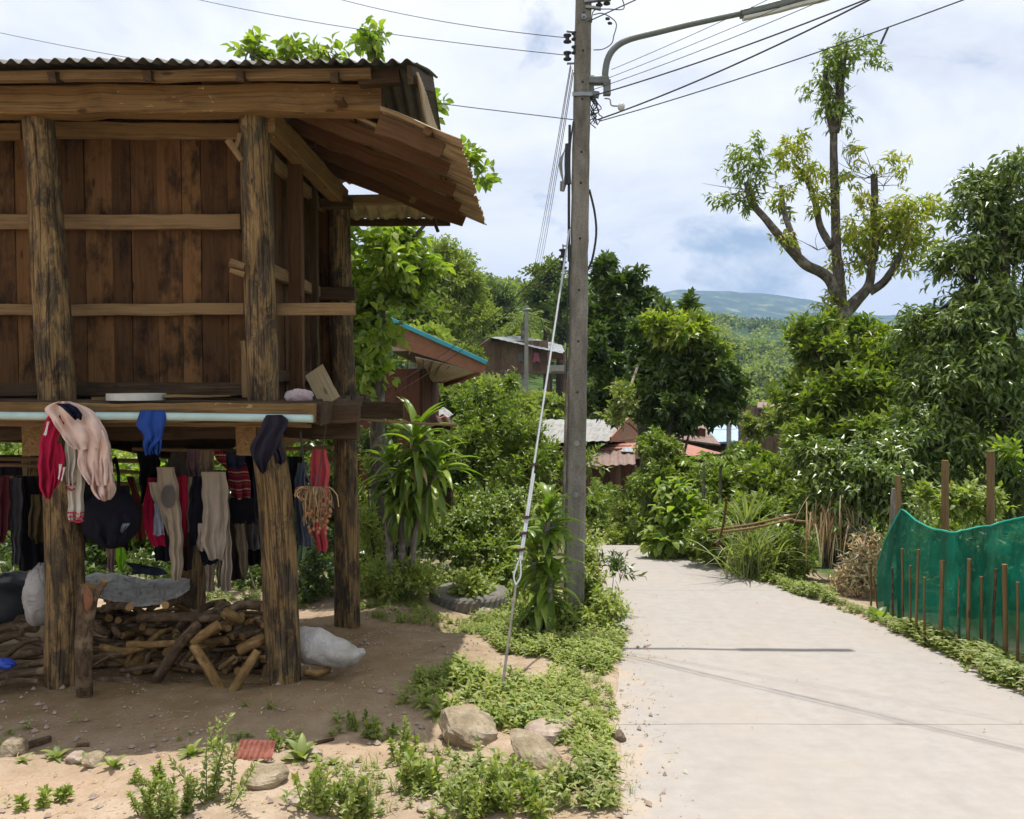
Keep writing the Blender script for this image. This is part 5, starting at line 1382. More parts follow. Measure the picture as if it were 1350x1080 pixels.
# street lamp
lamp = thing('street_lamp', 'curved grey street lamp arm reaching from the concrete pole over the lane', 'street lamp', P(787, 118, PY_))
part('bracket', 'lamp', lambda m: (beam(m, P(777, 107, PY_ - .05), P(803, 107, PY_ - .08), .08, .055), beam(m, P(780, 101, PY_ - .03), P(780, 122, PY_ - .03), .04, .05, up=(0, 1, 0)), beam(m, P(800, 107, PY_ - .08), P(800, 126, PY_ - .08), .06, .06, up=(0, 1, 0)), beam(m, P(777, 124, PY_ - .04), P(790, 126, PY_ - .06), .05, .05)), parent=lamp)
La = 7.0
part('arm', 'lamp', lambda m: tube(m, [P(798, 112, PY_ - .08), P(798, 95, PY_ - .08), P(802, 76, PY_ - .08), P(812, 62, PY_ - .08), P(830, 52, La), P(865, 43, La), P(915, 31, La), P(985, 16, La)], [.026, .028, .028, .027, .026, .026, .025, .024], n=14, sub=44), parent=lamp)
part('lamp_housing', 'lamp', lambda m: (beam(m, P(976, 19, La), P(1112, -14, La), .085, .05, h1=.06, ch=.35)), parent=lamp)
part('lamp_cover', 'tube', lambda m: beam(m, P(979, 25, La), P(1108, -7, La), .06, .028, ch=.3), parent=lamp)
# wires, each one its own
wn_ = [0]
def wire(p0, p1, label, r=.006, sag=0.0, mat='wire', group='wires on the concrete pole', pts=None, cat='wire', name='overhead_wire'):
    p0 = np.asarray(p0, float); p1 = np.asarray(p1, float); ts = 1.0
    if group == 'wires on the concrete pole' and 'low insulators' not in label and 'short' not in label: ts = 1.9
    r = r * .6
    q = [p0 + (p1 - p0) * t - np.array([0, 0, sag * 4 * t * (1 - t)]) for t in np.linspace(0, ts, 22)]
    mb = MB(); tube(mb, q, r, n=6); o = mb.build(name, M[mat], loc=(p0 + p1) / 2, smooth=True)
    return tag(o, label, cat, group)
wire(P(748, 50, PY_), P(440, -3, 9.5), 'uppermost wire running left from the pole top', sag=.05)
wire(P(748, 73, PY_), P(250, -3, 10.5), 'second wire running left from the pole top insulators', sag=.06)
wire(P(757, 158, PY_), P(-60, 30, 13), 'lowest wire running left behind the hut roof', r=.007, sag=.10)
wire(P(772, 30, 7.05), P(860, -10, 6.6), 'short top wire rising right from the pole', r=.008)
wire(P(780, 127, 7.0), P(1150, -4, 5.3), 'thick dark wire running right from the clamps below the lamp bracket', r=.009, sag=.03)
wire(P(783, 118, 7.0), P(1095, -4, 5.6), 'thin wire running right just above the thick dark one', r=.0045, sag=.02)
wire(P(788, 158, 7.0), P(1150, -2, 5.35), 'thick wire running right from the white ceramic knob', r=.010, sag=.04)
wire(P(790, 160, 7.0), P(1275, -2, 4.9), 'lowest wire running right past the pollarded tree top', r=.007, sag=.03)
wire(P(806, 92, 7.0), P(1020, -4, 6.2), 'thin wire above the right thick wires', r=.004, sag=.01)
wire(P(797, 105, 7.0), P(1060, -4, 6.0), 'faint wire passing under the lamp arm', r=.004, sag=.01)
o = wire(P(1171, 36, 5.17), P(1161, 58, 5.17), 'short black connector dangling from the lowest right wire', r=.012, group=None, name='wire_connector', cat='connector')
for k, (xa, ya, xb, yb, lb) in enumerate([(752, 86, 688, 406, 'leftmost thin wire descending to the far village pole'), (753, 88, 691, 407, 'second thin wire descending to the far village pole'), (755, 92, 694, 408, 'third thin wire descending to the far village pole'), (756, 96, 697, 409, 'rightmost thin wire descending to the far village pole')]):
    wire(P(xa, ya, PY_), P(xb, yb, 38), lb, r=.006, sag=.5, group='thin wires to the far village pole')
wire(P(741, 336, PY_), P(500, 516, 12.0), 'upper wire from the low insulators to the left house', r=.007, sag=.12)
wire(P(741, 350, PY_), P(500, 528, 12.0), 'lower wire from the low insulators to the left house', r=.007, sag=.12)
# guy wire
ga = gp(657, 925)
guy = thing('guy_wire', 'steel guy wire slanting from the pole to the ground in the weeds', 'guy wire', ga)
gt = P(751, 300, PY_ - .05)
gm = lambda t: ga + (gt - ga) * t
part('ground_rod', 'palebark', lambda m: tube(m, [gm(0) - [0, 0, .1], gm(.19)], .0095, n=8), parent=guy)
part('loop', 'guy', lambda m: (tube(m, [gm(.19) + [0, 0, 0], gm(.205) + [-.022, 0, 0], gm(.225) + [-.012, 0, 0], gm(.24)], .006, n=6, sub=12), tube(m, [gm(.19), gm(.205) + [.022, 0, 0], gm(.225) + [.012, 0, 0], gm(.24)], .006, n=6, sub=12)), parent=guy)
part('strand', 'guy', lambda m: tube(m, [gm(.235), gm(1.0)], .0085, n=8, sub=10), parent=guy)
part('strand_end', 'guy', lambda m: tube(m, [gm(.235) + [.012, 0, 0], gm(.40) + [.012, 0, 0]], .008, n=8, sub=6), parent=guy)
for t in (.255, .285, .315, .42):
    part('wire_clamp', 'ceramic', lambda m: beam(m, gm(t) + [-.025, -.01, 0], gm(t) + [.03, -.01, 0], .022, .018), parent=guy)
# lath sticking out of the hut floor
mb = MB(); tube(mb, [P(470, 553, 5.9), P(530, 557, 5.9), P(603, 561, 5.95)], .009, n=7, sub=8)
tag(mb.build('bamboo_lath', M['bamboo'], loc=P(530, 557, 5.9)), 'thin bamboo lath sticking out to the right of the hut floor', 'stick')

# ================================================================== green net fence
fence = thing('net_fence', 'green shade net fence round a plot beside the lane', 'net fence', gp(1240, 852))
topx = [1158, 1166, 1178, 1187, 1205, 1230, 1260, 1300, 1350, 1440, 1600]; topy = [745, 715, 690, 672, 686, 697, 701, 695, 682, 670, 650]
botx = [1155, 1165, 1200, 1240, 1290, 1350, 1440, 1600]; boty = [800, 815, 832, 850, 868, 890, 925, 990]
gpt = {}
def netp(u):
    px = 1157 + (1600 - 1157) * u
    b = gp(px, float(np.interp(px, botx, boty)))
    return px, b
us = np.linspace(0, 1, 90)
base = np.array([netp(u)[1] for u in us]); base[:, 2] -= .05
for k in range(3): base[1:-1] = (base[:-2] + base[1:-1] * 2 + base[2:]) / 4
tops = np.array([P(1157 + 443 * u, np.interp(1157 + 443 * u, topx, topy), base[i, 1]) for i, u in enumerate(us)])
nvv = 26; V = []; G = []
for i, u in enumerate(us):
    for q in range(nvv):
        v = q / (nvv - 1)
        p_ = base[i] * (1 - v) + tops[i] * v
        p_ = p_ + np.array([-.5, -.85, 0]) * (.05 * math.sin(u * 55) * (1 - v) + .07 * float(fbm(u * 26, v * 4, 31)) + .04 * math.sin(u * 23 + v * 3) + .03 * float(vnoise(u * 60 + v * 6, v * 11, 8)))
        V.append(p_); G.append((u * 4, v, 0))
i, j = np.meshgrid(np.arange(len(us) - 1), np.arange(nvv - 1), indexing='ij'); a = (i * nvv + j).ravel()
mb = MB(); mb.add(V, np.stack([a, a + nvv, a + nvv + 1, a + 1], 1), G); mb.build('net', M['net'], fence, smooth=True)
mb = MB(); tube(mb, [V[i * nvv + nvv - 1] for i in range(0, len(us))], .009, n=6); mb.build('net_hem', flat_mat('net_hem_green', (.01, .30, .20), .6, var=.1), fence, smooth=True)
def stake(name, label, pxt, pyt, pxb, pyb, w, off=-.15, mat='bamboo', lean=0, cat='stake', group='bamboo stakes along the green net'):
    b = gp(pxb, pyb + 2); b = b + np.array([-.09, off * .5, 0])
    b[2] = float(hfun(b[0], b[1])); tp_ = P(pxt, pyt, b[1] - off * .5) + np.array([-.09, off * .5, 0])
    r = w / 2 / F * b[1] * .6
    mb = MB(); L = np.linalg.norm(tp_ - b); n_ = max(3, int(L / .17))
    pts, rr_ = [], []
    for k in range(n_ + 1):
        t = k / n_
        for dt, f in ((-.012, 1.0), (0, 1.16), (.012, 1.0)):
            tt = t + dt / max(L, .1)
            if 0 <= tt <= 1 or (k == 0 and dt > 0): pts.append(b + (tp_ - b) * np.clip(tt, 0, 1) + np.array([math.sin(tt * 3 + pxb), 0, 0]) * .004); rr_.append(r * f)
    pts[0] = b - [0, 0, .08]
    tube(mb, pts, rr_, n=10)
    o = mb.build(name, M[mat], loc=b, smooth=True)
    return tag(o, label, cat, group)
for k, (xt, yt, xb, yb, w) in enumerate([(1155, 740, 1156, 800, 5), (1159, 756, 1166, 806, 4), (1184, 746, 1186, 824, 4), (1197, 721, 1199, 828, 5), (1209, 743, 1209, 834, 4.5), (1219, 722, 1217, 838, 6), (1228, 758, 1228, 843, 5), (1250, 736, 1249, 850, 9), (1275, 746, 1272, 858, 6.5), (1287, 734, 1283, 864, 8), (1302, 757, 1301, 868, 6.5), (1321, 747, 1313, 874, 6), (1333, 741, 1333, 882, 10), (1349, 764, 1350, 888, 6), (1380, 740, 1378, 900, 8)]):
    stake('bamboo_stake', f'bamboo stake standing before the green net, {["first","second","third","fourth","fifth","sixth","seventh","eighth thick","ninth","tenth tall","eleventh","twelfth dark leaning","thirteenth thick","fourteenth","fifteenth"][k]} from its left end', xt, yt, xb, yb, w, mat='bamboo' if k not in (2, 11) else 'logbark')
for k, (xt, yt, xb, yb, w, lb) in enumerate([(1184, 627, 1187, 800, 7, 'tall bamboo post at the left corner of the net'), (1179, 644, 1168, 800, 7, 'grey weathered post leaning at the left corner of the net'), (1246, 607, 1246, 800, 9, 'thick bamboo post standing behind the net among the seedlings'), (1306, 595, 1306, 800, 9.5, 'tallest bamboo post behind the net at the right')]):
    b = gp(xb, float(np.interp(xb, botx, boty)) - (4 if k < 2 else 30))
    mb = MB(); tp_ = P(xt, yt, b[1]); r = w / 2 / F * b[1]
    pts = [b - [0, 0, .1]] ; rr_ = [r]
    for t in np.linspace(.05, 1, 26): pts.append(b + (tp_ - b) * t); rr_.append(r * (1.12 if int(t * 26) % 6 == 0 else 1.0))
    tube(mb, pts, rr_, n=12); tag(mb.build('bamboo_post', M['bamboo' if k != 1 else 'palebark'], loc=b, smooth=True), lb, 'post', 'posts holding up the green net')
# fallen poles on the bushes
for k, (a, b_, lb) in enumerate([((933, 700, 9.6), (1055, 677, 9.2), 'upper fallen bamboo pole lying across the grass clump'), ((950, 702, 9.5), (1045, 684, 9.2), 'lower fallen bamboo pole beside the other one'), ((1028, 680, 9.3), (1068, 688, 9.1), 'short dry pole at the foot of the shrub')]):
    mb = MB(); tube(mb, [P(*a), (P(*a) + P(*b_)) / 2 + [0, 0, -.02], P(*b_)], [.016, .015, .012], n=9, sub=10, wob=.05)
    tag(mb.build('fallen_pole', M['bamboo'], loc=P(*a), smooth=True), lb, 'pole')
mb = MB(); tube(mb, [P(946, 720, 9.3), P(954, 690, 9.3), P(958, 657, 9.3)], .014, n=7, sub=8)
tag(mb.build('rusty_stick', M['rafter'], loc=P(946, 720, 9.3)), 'thin reddish stick standing left of the long grass clump', 'stick')
# ================================================================== houses
def quad_slab(mb, pts, th, mi=0):
    """flat polygon given a thickness downward along its normal"""
    p = np.array(pts, float); n = nrm(np.cross(p[1] - p[0], p[2] - p[0])); n = n if n[2] > 0 else -n
    k = len(p); V = np.concatenate([p, p - n * th])
    mb.add(V, [tuple(range(k)), tuple(range(2 * k - 1, k - 1, -1))] + [(i, i + k, (i + 1) % k + k, (i + 1) % k) for i in range(k)], None, mi)
def slab(name, mat, parent, pts, th=.04, label=None):
    mb = MB(); quad_slab(mb, pts, th); return mb.build(name, M[mat], parent, label=label)
def wallbox(name, mat, parent, x0, x1, y0, y1, z0, z1, boards=.18, label=None):
    """wall volume clad with upright boards"""
    mb = MB(); g = np.random.RandomState(int(abs(x0 * 100)) % 1000)
    def run(p, q, out):
        L = np.linalg.norm(q - p); d = (q - p) / L; n = max(1, int(L / boards)); w = L / n
        for i in range(n):
            c = p + d * (i + .5) * w + out * g.rand() * .012
            beam(mb, [c[0], c[1], z0], [c[0], c[1], z1], w - .006, .03, up=(out[0], out[1], 0), seg=2, jit=0)
    A = lambda *a: np.array([*a, 0.0])
    run(A(x0, y0), A(x1, y0), A(0, -1)); run(A(x1, y0 + .03), A(x1, y1), A(1, 0)); run(A(x0, y0 + .03), A(x0, y1), A(-1, 0)); run(A(x0, y1), A(x1, y1), A(0, 1))
    return mb.build(name, M[mat], parent, label=label)

# house with the blue roof edge, left
Yh = 12.0
Hh = thing('wooden_house', 'dark red brown timber house with turquoise roof edge behind the broad leaved tree', 'house', (-2.3, 13.2, float(hfun(-2.3, 13.2))))
xr = P(554, 500, 12.6)[0]
wallbox('wall', 'darkwall', Hh, -4.4, xr, 12.6, 15.6, float(hfun(-2.3, 13)) - .1, P(554, 486, 12.6)[2])
slab('wall_band', 'soffit', Hh, [P(480, 452, 12.58), P(535, 456, 12.58), P(545, 462, 12.58), P(530, 463, 12.58), P(480, 462, 12.58)], .02)
A1, B1 = P(515, 423, Yh), P(642, 480, Yh)
d_ = np.array([-.55, 3.2, -.28])
top = [A1, B1, B1 + d_, A1 + d_]
slab('roof', 'roofbrown', Hh, top, .03)
dn = np.array([0, 0, -.035])
slab('soffit', 'soffit', Hh, [P(548, 470, 12.5), P(632, 489, Yh + .06), P(586, 504, 14.6), P(556, 502, 14.6)], .02)
nrmv = nrm(np.cross(B1 - A1, [0, 1, 0]))
slab('barge_board', 'brownpaint', Hh, [A1 + [0, -.02, 0], B1 + [0, -.02, 0], B1 + [-.06, -.02, -.14], A1 + [0, -.02, -.36]], .03)
mb = MB(); beam(mb, A1 + [0, -.05, .02], B1 + [0, -.05, .02], .05, .06, jit=0); mb.build('roof_edge', M['turq'], Hh)
for k in range(7):
    t = (k + .7) / 7.2
    a = P(550 + (632 - 550) * t, 471 + 18 * t, 12.35) ; b = P(556 + (586 - 556) * t, 503, 14.6)
    mb = MB(); beam(mb, a + [0, 0, -.03], b + [0, 0, -.03], .02, .02, jit=0); mb.build('batten', M['brownpaint'], Hh)
mb = MB(); beam(mb, P(632, 489, Yh + .08) + dn, P(586, 505, 14.6) + dn, .04, .07, jit=0); mb.build('eave_board', M['brownpaint'], Hh)
# small corrugated roof, red roof scraps and wall beyond it
Hs = thing('small_shed', 'low shed with grey corrugated roof seen right of the dark timber house', 'shed', (-1.6, 17, float(hfun(-1.6, 17))))
mb = MB(); sheet(mb, P(540, 547, 16), P(598, 549, 16), P(585, 538, 18), P(540, 533, 18), wl=.2, amp=.03); mb.build('roof', M['roofgrey'], Hs)
wallbox('wall', 'brownwall', Hs, P(540, 550, 16.3)[0], P(585, 550, 16.3)[0], 16.3, 17.8, float(hfun(-1.6, 17)) - .1, P(540, 551, 16.3)[2])
Hq = thing('low_lean_to', 'low lean-to with faded red roof among the shrubs right of the dark house', 'lean-to', (-1.3, 14.5, float(hfun(-1.3, 14.5))))
mb = MB(); sheet(mb, P(548, 560, 14), P(600, 562, 14), P(592, 549, 15.2), P(546, 547, 15.2), wl=.18, amp=.02); mb.build('roof', M['roofred'], Hq)
wallbox('wall', 'darkwall', Hq, P(550, 560, 14.2)[0], P(592, 560, 14.2)[0], 14.2, 15, float(hfun(-1.3, 14.5)) - .1, P(550, 562, 14.2)[2])
Wl = MB(); beam(Wl, P(466, 676, 10.2), P(507, 676, 10.2), .12, 44 / F * 10.2, jit=.002); tag(Wl.build('low_wall', M['concrete'], loc=P(486, 700, 10.2)), 'short pale concrete wall behind the back right post', 'wall')
Wl = MB(); beam(Wl, P(538, 720, 9.6), P(538, 682, 9.6), .09, .09, jit=.002); tag(Wl.build('stub_post', M['concrete'], loc=P(538, 720, 9.6)), 'pale short post behind the dracaena stems', 'post')

# stilt house on the slope
Ys = 38.0
S_ = thing('stilt_house', 'brown timber house on stilts with pale tin roof on the far slope', 'house', (1.2, Ys + 2, float(hfun(1.2, Ys + 2))))
k = Ys / F
q = lambda px, py, dy=0.0: P(px, py, Ys + dy)
wallbox('wall', 'brownwall', S_, q(632, 480)[0], q(722, 480)[0], Ys, Ys + 4.2, q(640, 490)[2], q(640, 452)[2] + .1, boards=.35)
mb = MB(); sheet(mb, q(646, 445, -.6), q(746, 467, -.6), q(741, 455, 2.2), q(690, 443, 2.2), wl=.3, amp=.008, nv=6); mb.build('roof', M['tinblue'], S_)
slab('roof_back', 'tinblue', S_, [q(690, 443, 2.2), q(741, 455, 2.2), q(744, 466, 5), q(640, 452, 5)], .05)
slab('gable', 'brownwall', S_, [q(622, 462, -.3), q(646, 445.5, -.55), q(648, 449, -.5), q(632, 464, -.3)], .06)
slab('roof_left', 'tinblue', S_, [q(646, 444.5, -.6), q(690, 442.5, 2.2), q(640, 452, 5), q(618, 460, 2)], .05)
slab('veranda_floor', 'brownwall', S_, [q(640, 489.5, -.5), q(745, 489.5, -.9), q(745, 488, 4), q(640, 488, 4)], .12)
mb = MB(); beam(mb, q(721, 487, -.8), q(744, 486.5, -.8), .06, .34, jit=0); mb.build('veranda_rail', M['concrete'], S_)
for px in (640, 662, 690, 722, 744):
    mb = MB(); b = q(px, 489, -.4); tube(mb, [b, [b[0], b[1], float(hfun(b[0], b[1])) - .3]], .10, n=7); mb.build('stilt', M['concrete' if px < 700 else 'brownwall'], S_)
for px in (723, 744):
    mb = MB(); b = q(px, 489, -.7); tube(mb, [b, q(px, 464, -.6)], .06, n=6); mb.build('veranda_post', M['brownwall'], S_)
mb = MB(); beam(mb, q(723, 469, -.5), q(746, 470, -.5), .1, .3, jit=0); mb.build('eave_shade_board', M['darkwall'], S_)
mb = MB(); cloth_piece(mb, [(465, 703, 710), (470, 703, 711), (477, 702, 711)], Ys - .12, thick=.05, K=6, n=14); tag(mb.build('pink_cloth', cm('farpink', (.50, .16, .22)), loc=q(707, 477)), 'pink cloth hanging on the wall of the far stilt house', 'cloth')
mb = MB(); cloth_piece(mb, [(465, 682, 689), (477, 682, 690)], Ys - .12, thick=.05, K=6, n=14); tag(mb.build('grey_cloth', cm('fargrey', (.17, .17, .14)), loc=q(685, 477)), 'grey cloth hanging on the wall of the far stilt house', 'cloth')
fp = thing('village_pole', 'slim grey concrete pole standing before the far stilt house', 'utility pole', P(694, 518, 34))
mb = MB(); b = P(694, 518, 34); beam(mb, [b[0], b[1], float(hfun(b[0], b[1])) - .3], P(694, 403, 34), .20, .20, up=(0, 1, 0), w1=.15, h1=.15, seg=6); mb.build('shaft', M['concrete'], fp)
mb = MB(); beam(mb, P(688, 408, 33.9), P(700, 408, 33.9), .06, .06); mb.build('cross_arm', M['steel'], fp)

# grey roofed house below the jackfruit trees
Yg = 21.0
q = lambda px, py, dy=0.0: P(px, py, Yg + dy)
Gh = thing('grey_roof_house', 'house with weathered grey sheet roof and brown gable below the large dark tree', 'house', (2.4, Yg + 2, float(hfun(2.4, Yg + 2))))
mb = MB(); sheet(mb, q(700, 585), q(806, 581), q(826, 553, 2.6), q(712, 553, 2.6), wl=.22, amp=.010, nv=6); mb.build('roof', M['roofgrey'], Gh)
mb = MB(); sheet(mb, q(712, 553, 2.6), q(826, 553, 2.6), q(850, 575, 5), q(712, 575, 5), wl=.22, amp=.010, nv=4); mb.build('roof_back', M['roofgrey'], Gh)
slab('gable', 'brownpaint', Gh, [q(806, 582, .1), q(827, 556, 2.6), q(846, 577, 4.6), q(840, 584, 4)], .05)
mb = MB(); beam(mb, q(805, 580, -.05), q(828, 554, 2.6), .05, .14, jit=0); beam(mb, q(828, 554, 2.6), q(849, 573, 5), .05, .14, jit=0); mb.build('barge_board', M['brownpaint'], Gh)
wallbox('wall', 'darkwall', Gh, q(705, 600)[0], q(836, 600)[0], Yg + .6, Yg + 4.4, float(hfun(2, Yg + 2)) - .3, q(800, 590)[2])
mb = MB(); sheet(mb, q(772, 616, -1.2), q(838, 612, -1.2), q(836, 590, .6), q(775, 590, .6), wl=.2, amp=.015, nv=4); mb.build('veranda_roof', M['roofbrown'], Gh)
slab('red_flashing', 'roofred', Gh, [q(790, 592, .3), q(850, 590, .3), q(850, 583, 1.2), q(800, 586, 1.2)], .04)
slab('light_sheet', 'tinblue', Gh, [q(818, 595, -.1), q(836, 596, -.1), q(834, 590, .35), q(822, 589.5, .35)], .02)
for px in (776, 815, 836):
    b = q(px, 614, -1.0); mb = MB(); tube(mb, [b, [b[0], b[1], float(hfun(b[0], b[1])) - .3]], .06, n=7); mb.build('veranda_post', M['brownwall'], Gh)
# red roof house
q = lambda px, py, dy=0.0: P(px, py, 25 + dy)
Rh = thing('red_roof_house', 'house with a low red roof half hidden behind the dark tree', 'house', (5, 27, float(hfun(5, 27))))
mb = MB(); sheet(mb, q(830, 606), q(955, 598), q(900, 584, 2.5), q(830, 584, 2.5), wl=.25, amp=.008, nv=4); mb.build('roof', M['roofred'], Rh)
wallbox('wall', 'darkwall', Rh, q(836, 600)[0], q(940, 600)[0], 25.7, 28.5, float(hfun(5, 27)) - .3, q(900, 600, .7)[2] - .02)
wallbox('upper_wall', 'darkwall', Rh, q(850, 590, 3)[0], q(935, 590, 3)[0], 28.6, 31, float(hfun(5, 27)) - .3, q(900, 567, 3)[2])
slab('upper_roof', 'roofbrown', Rh, [q(845, 572, 3), q(950, 586, 3), q(925, 558, 5), q(860, 556, 5)], .06)
# blue roofed house
q = lambda px, py, dy=0.0: P(px, py, 33 + dy)
Bh = thing('blue_roof_house', 'house roofed with pale blue sheeting right of the red roof', 'house', (8.5, 35, float(hfun(8.5, 35))))
slab('roof', 'roofblue', Bh, [q(920, 584), q(985, 581), q(975, 560, 3), q(925, 560, 3)], .08)
slab('side_roof', 'roofblue', Bh, [q(976, 592, .5), q(989, 586, .5), q(989, 578, 1.2), q(978, 580, 1.2)], .08)
wallbox('wall', 'darkwall', Bh, q(925, 590)[0], q(984, 590)[0], 33.5, 37, float(hfun(8.5, 35)) - .3, q(940, 584, .5)[2], boards=.3)
vp = MB(); b = P(961, 592, 29); beam(vp, [b[0], b[1], float(hfun(b[0], b[1]))], P(961, 557, 29), .14, .14, up=(0, 1, 0)); tag(vp.build('grey_post', M['concrete'], loc=[b[0], b[1], float(hfun(b[0], b[1]))]), 'slim grey pole before the blue roof', 'pole')
# dark hut right
q = lambda px, py, dy=0.0: P(px, py, 30 + dy)
Dh = thing('brown_hut', 'small brown hut with pale roof edge above the banana plant', 'hut', (9.8, 32, float(hfun(9.8, 32))))
wallbox('wall', 'brownwall', Dh, q(1004, 560)[0], q(1040, 560)[0], 30.3, 33, float(hfun(9.8, 32)) - .3, q(1010, 538, .3)[2], boards=.25)
slab('roof', 'roofbrown', Dh, [q(998, 537), q(1050, 540), q(1048, 532, 3.4), q(1000, 530, 3.4)], .07)
slab('porch_roof', 'tinblue', Dh, [q(984, 577, -.5), q(1006, 570, -.5), q(1006, 567, .5), q(986, 573, .5)], .05)
# wires across the valley houses
wire(P(900, 556, 28), P(1004, 552, 30), 'upper faint wire crossing before the brown hut', r=.012, sag=.1, group='faint wires over the village roofs')
wire(P(900, 562, 28), P(1004, 560, 30), 'middle faint wire crossing before the brown hut', r=.012, sag=.15, group='faint wires over the village roofs')
wire(P(880, 610, 20), P(1004, 604, 22), 'low faint wire under the red roof corner', r=.01, sag=.1, group='faint wires over the village roofs')
# ================================================================== vegetation
vseed = [100]
def rng_():
    vseed[0] += 1; return np.random.RandomState(vseed[0])
LS = {
 'broad':  dict(k=7, stem=.22, L=.15, W=.088, spread=.85, droop=.12, detail=2, curl=.18, fold=.22),
 'jack':   dict(k=8, stem=.20, L=.13, W=.062, spread=.8, droop=-.10, detail=1, curl=.15, fold=.25),
 'lance':  dict(k=9, stem=.26, L=.135, W=.036, spread=.75, droop=.38, detail=1, curl=.3, fold=.2),
 'coffee': dict(k=10, stem=.30, L=.105, W=.042, spread=.8, droop=.22, detail=1, curl=.3, fold=.25, flatten=.8),
 'small':  dict(k=9, stem=.17, L=.062, W=.032, spread=.8, droop=0.0, detail=1, curl=.15, fold=.25),
 'rose':   dict(k=8, stem=.15, L=.05, W=.032, spread=.85, droop=.1, detail=1, curl=.1, fold=.15, flatten=.75),
 'mango':  dict(k=9, stem=.16, L=.17, W=.05, spread=.8, droop=.35, detail=1, curl=.35, fold=.2),
 'castor': dict(k=5, stem=.26, L=.22, W=.17, spread=.9, droop=.15, detail=2, curl=.2, fold=.15, flatten=.85),
 'far':    dict(k=8, stem=.7, L=.34, W=.19, spread=.85, droop=.05, detail=0, curl=.15, fold=.2),
 'fine':   dict(k=12, stem=.6, L=.24, W=.09, spread=.8, droop=.1, detail=0, curl=.15, fold=.2),
 'tinyleaf': dict(k=10, stem=.16, L=.034, W=.018, spread=.8, droop=0, detail=0, curl=.1, fold=.2),
}
def foliage_mb(blobs, ls, rng, subr=.27, hollow=.36, up=.35, twig=None, sub=10, **over):
    mb = MB(); sp = dict(LS[ls]); sp.update(over)
    if ls not in ('far', 'fine', 'mango', 'lance', 'castor', 'broad'): sp['L'] *= 1.22; sp['W'] *= 1.25
    for b in blobs:
        b = dict(b); b['r'] = np.maximum(b['r'] - .34 * sp['stem'] - .2 * sp['L'], .5 * b['r'])
        A, D = anchors(b, rng, sub=sub, hollow=hollow, subr=subr, up=up)
        sprigs(mb, A, D, sp['k'], sp['stem'], sp['L'], sp['W'], rng, sp['spread'], sp['droop'], sp['detail'], sp['fold'], sp['curl'], flatten=sp.get('flatten', .6), twig=twig, twr=.004 * sp['stem'] / .2)
    return mb
def bush(name, label, cat, blobs, ls, mat, group=None, stems=6, stemr=.012, stemmat='treebark2', fol='foliage', **k):
    rng = rng_()
    cx = np.mean([b['c'][0] for b in blobs]); cy = np.mean([b['c'][1] for b in blobs])
    base = np.array([cx, cy, float(hfun(cx, cy))])
    root = thing(name, label, cat, base, group)
    mats = M[mat] if isinstance(mat, str) else [M[m_] for m_ in mat]
    mb = foliage_mb(blobs, ls, rng, **k)
    if not isinstance(mat, str):
        mb.M = [rng.randint(0, len(mat), len(m_)) for m_ in mb.M]
    mb.build(fol, M[mat] if isinstance(mat, str) else M[mat[0]], root)
    mb = MB()
    for i in range(stems):
        b = blobs[i % len(blobs)]
        t = b['c'] + b['r'] * rng.randn(3) * .4
        p0 = base + [rng.randn() * .08, rng.randn() * .08, -.05]
        if abs(t[0] - base[0]) > .8: p0 = np.array([t[0], t[1], float(hfun(t[0], t[1])) - .05]) * .6 + p0 * .4; p0[2] = float(hfun(p0[0], p0[1])) - .05
        m_ = (p0 + t) / 2 + rng.randn(3) * .06
        tube(mb, [p0, m_, t], [stemr * 1.4, stemr, stemr * .4], n=6, sub=8, wob=.05)
    mb.build('stems', M[stemmat], root, smooth=True)
    return root
def tree(name, label, trunk, trunkr, blobs, ls, mat, bark='treebark', group=None, limbs=True, limbr=.035, base=None, limb_from=.6, extra=None, **k):
    rng = rng_()
    trunk = [np.asarray(p, float) for p in trunk]
    gzz = float(hfun(trunk[0][0], trunk[0][1]))
    if trunk[0][2] > gzz - .05: trunk = [np.array([trunk[0][0], trunk[0][1], gzz - .1])] + trunk; trunkr = [trunkr[0] * 1.15] + list(trunkr)
    root = thing(name, label, 'tree', [trunk[0][0], trunk[0][1], gzz], group)
    mb = MB(); tube(mb, trunk, trunkr, n=12, wob=.07, sub=6 * len(trunk))
    if limbs:
        T = np.array(trunk)
        for b in blobs:
            f = T[0] + (T[-1] - T[0]) * (limb_from + .35 * rng.rand())
            i = np.argmin(np.abs(T[:, 2] - f[2])); f = T[max(i, 1)] * .5 + T[max(i - 1, 0)] * .5 if b['c'][2] < T[-1][2] else T[-1]
            m_ = (f + b['c']) / 2 + rng.randn(3) * .08 * b['r'].max() + [0, 0, -.05 * b['r'].max()]
            tube(mb, [f, m_, b['c']], [limbr, limbr * .7, limbr * .35], n=8, sub=9, wob=.06)
            for q_ in range(5):
                e = b['c'] + nrm(rng.randn(3)) * b['r'] * .8
                tube(mb, [m_ * .4 + b['c'] * .6, (b['c'] + e) / 2 + rng.randn(3) * .03, e], [limbr * .4, limbr * .28, limbr * .12], n=5, sub=6)
    mb.build('trunk', M[bark], root, smooth=True)
    foliage_mb(blobs, ls, rng, **k).build('crown', M[mat], root)
    return root

B_ = blob
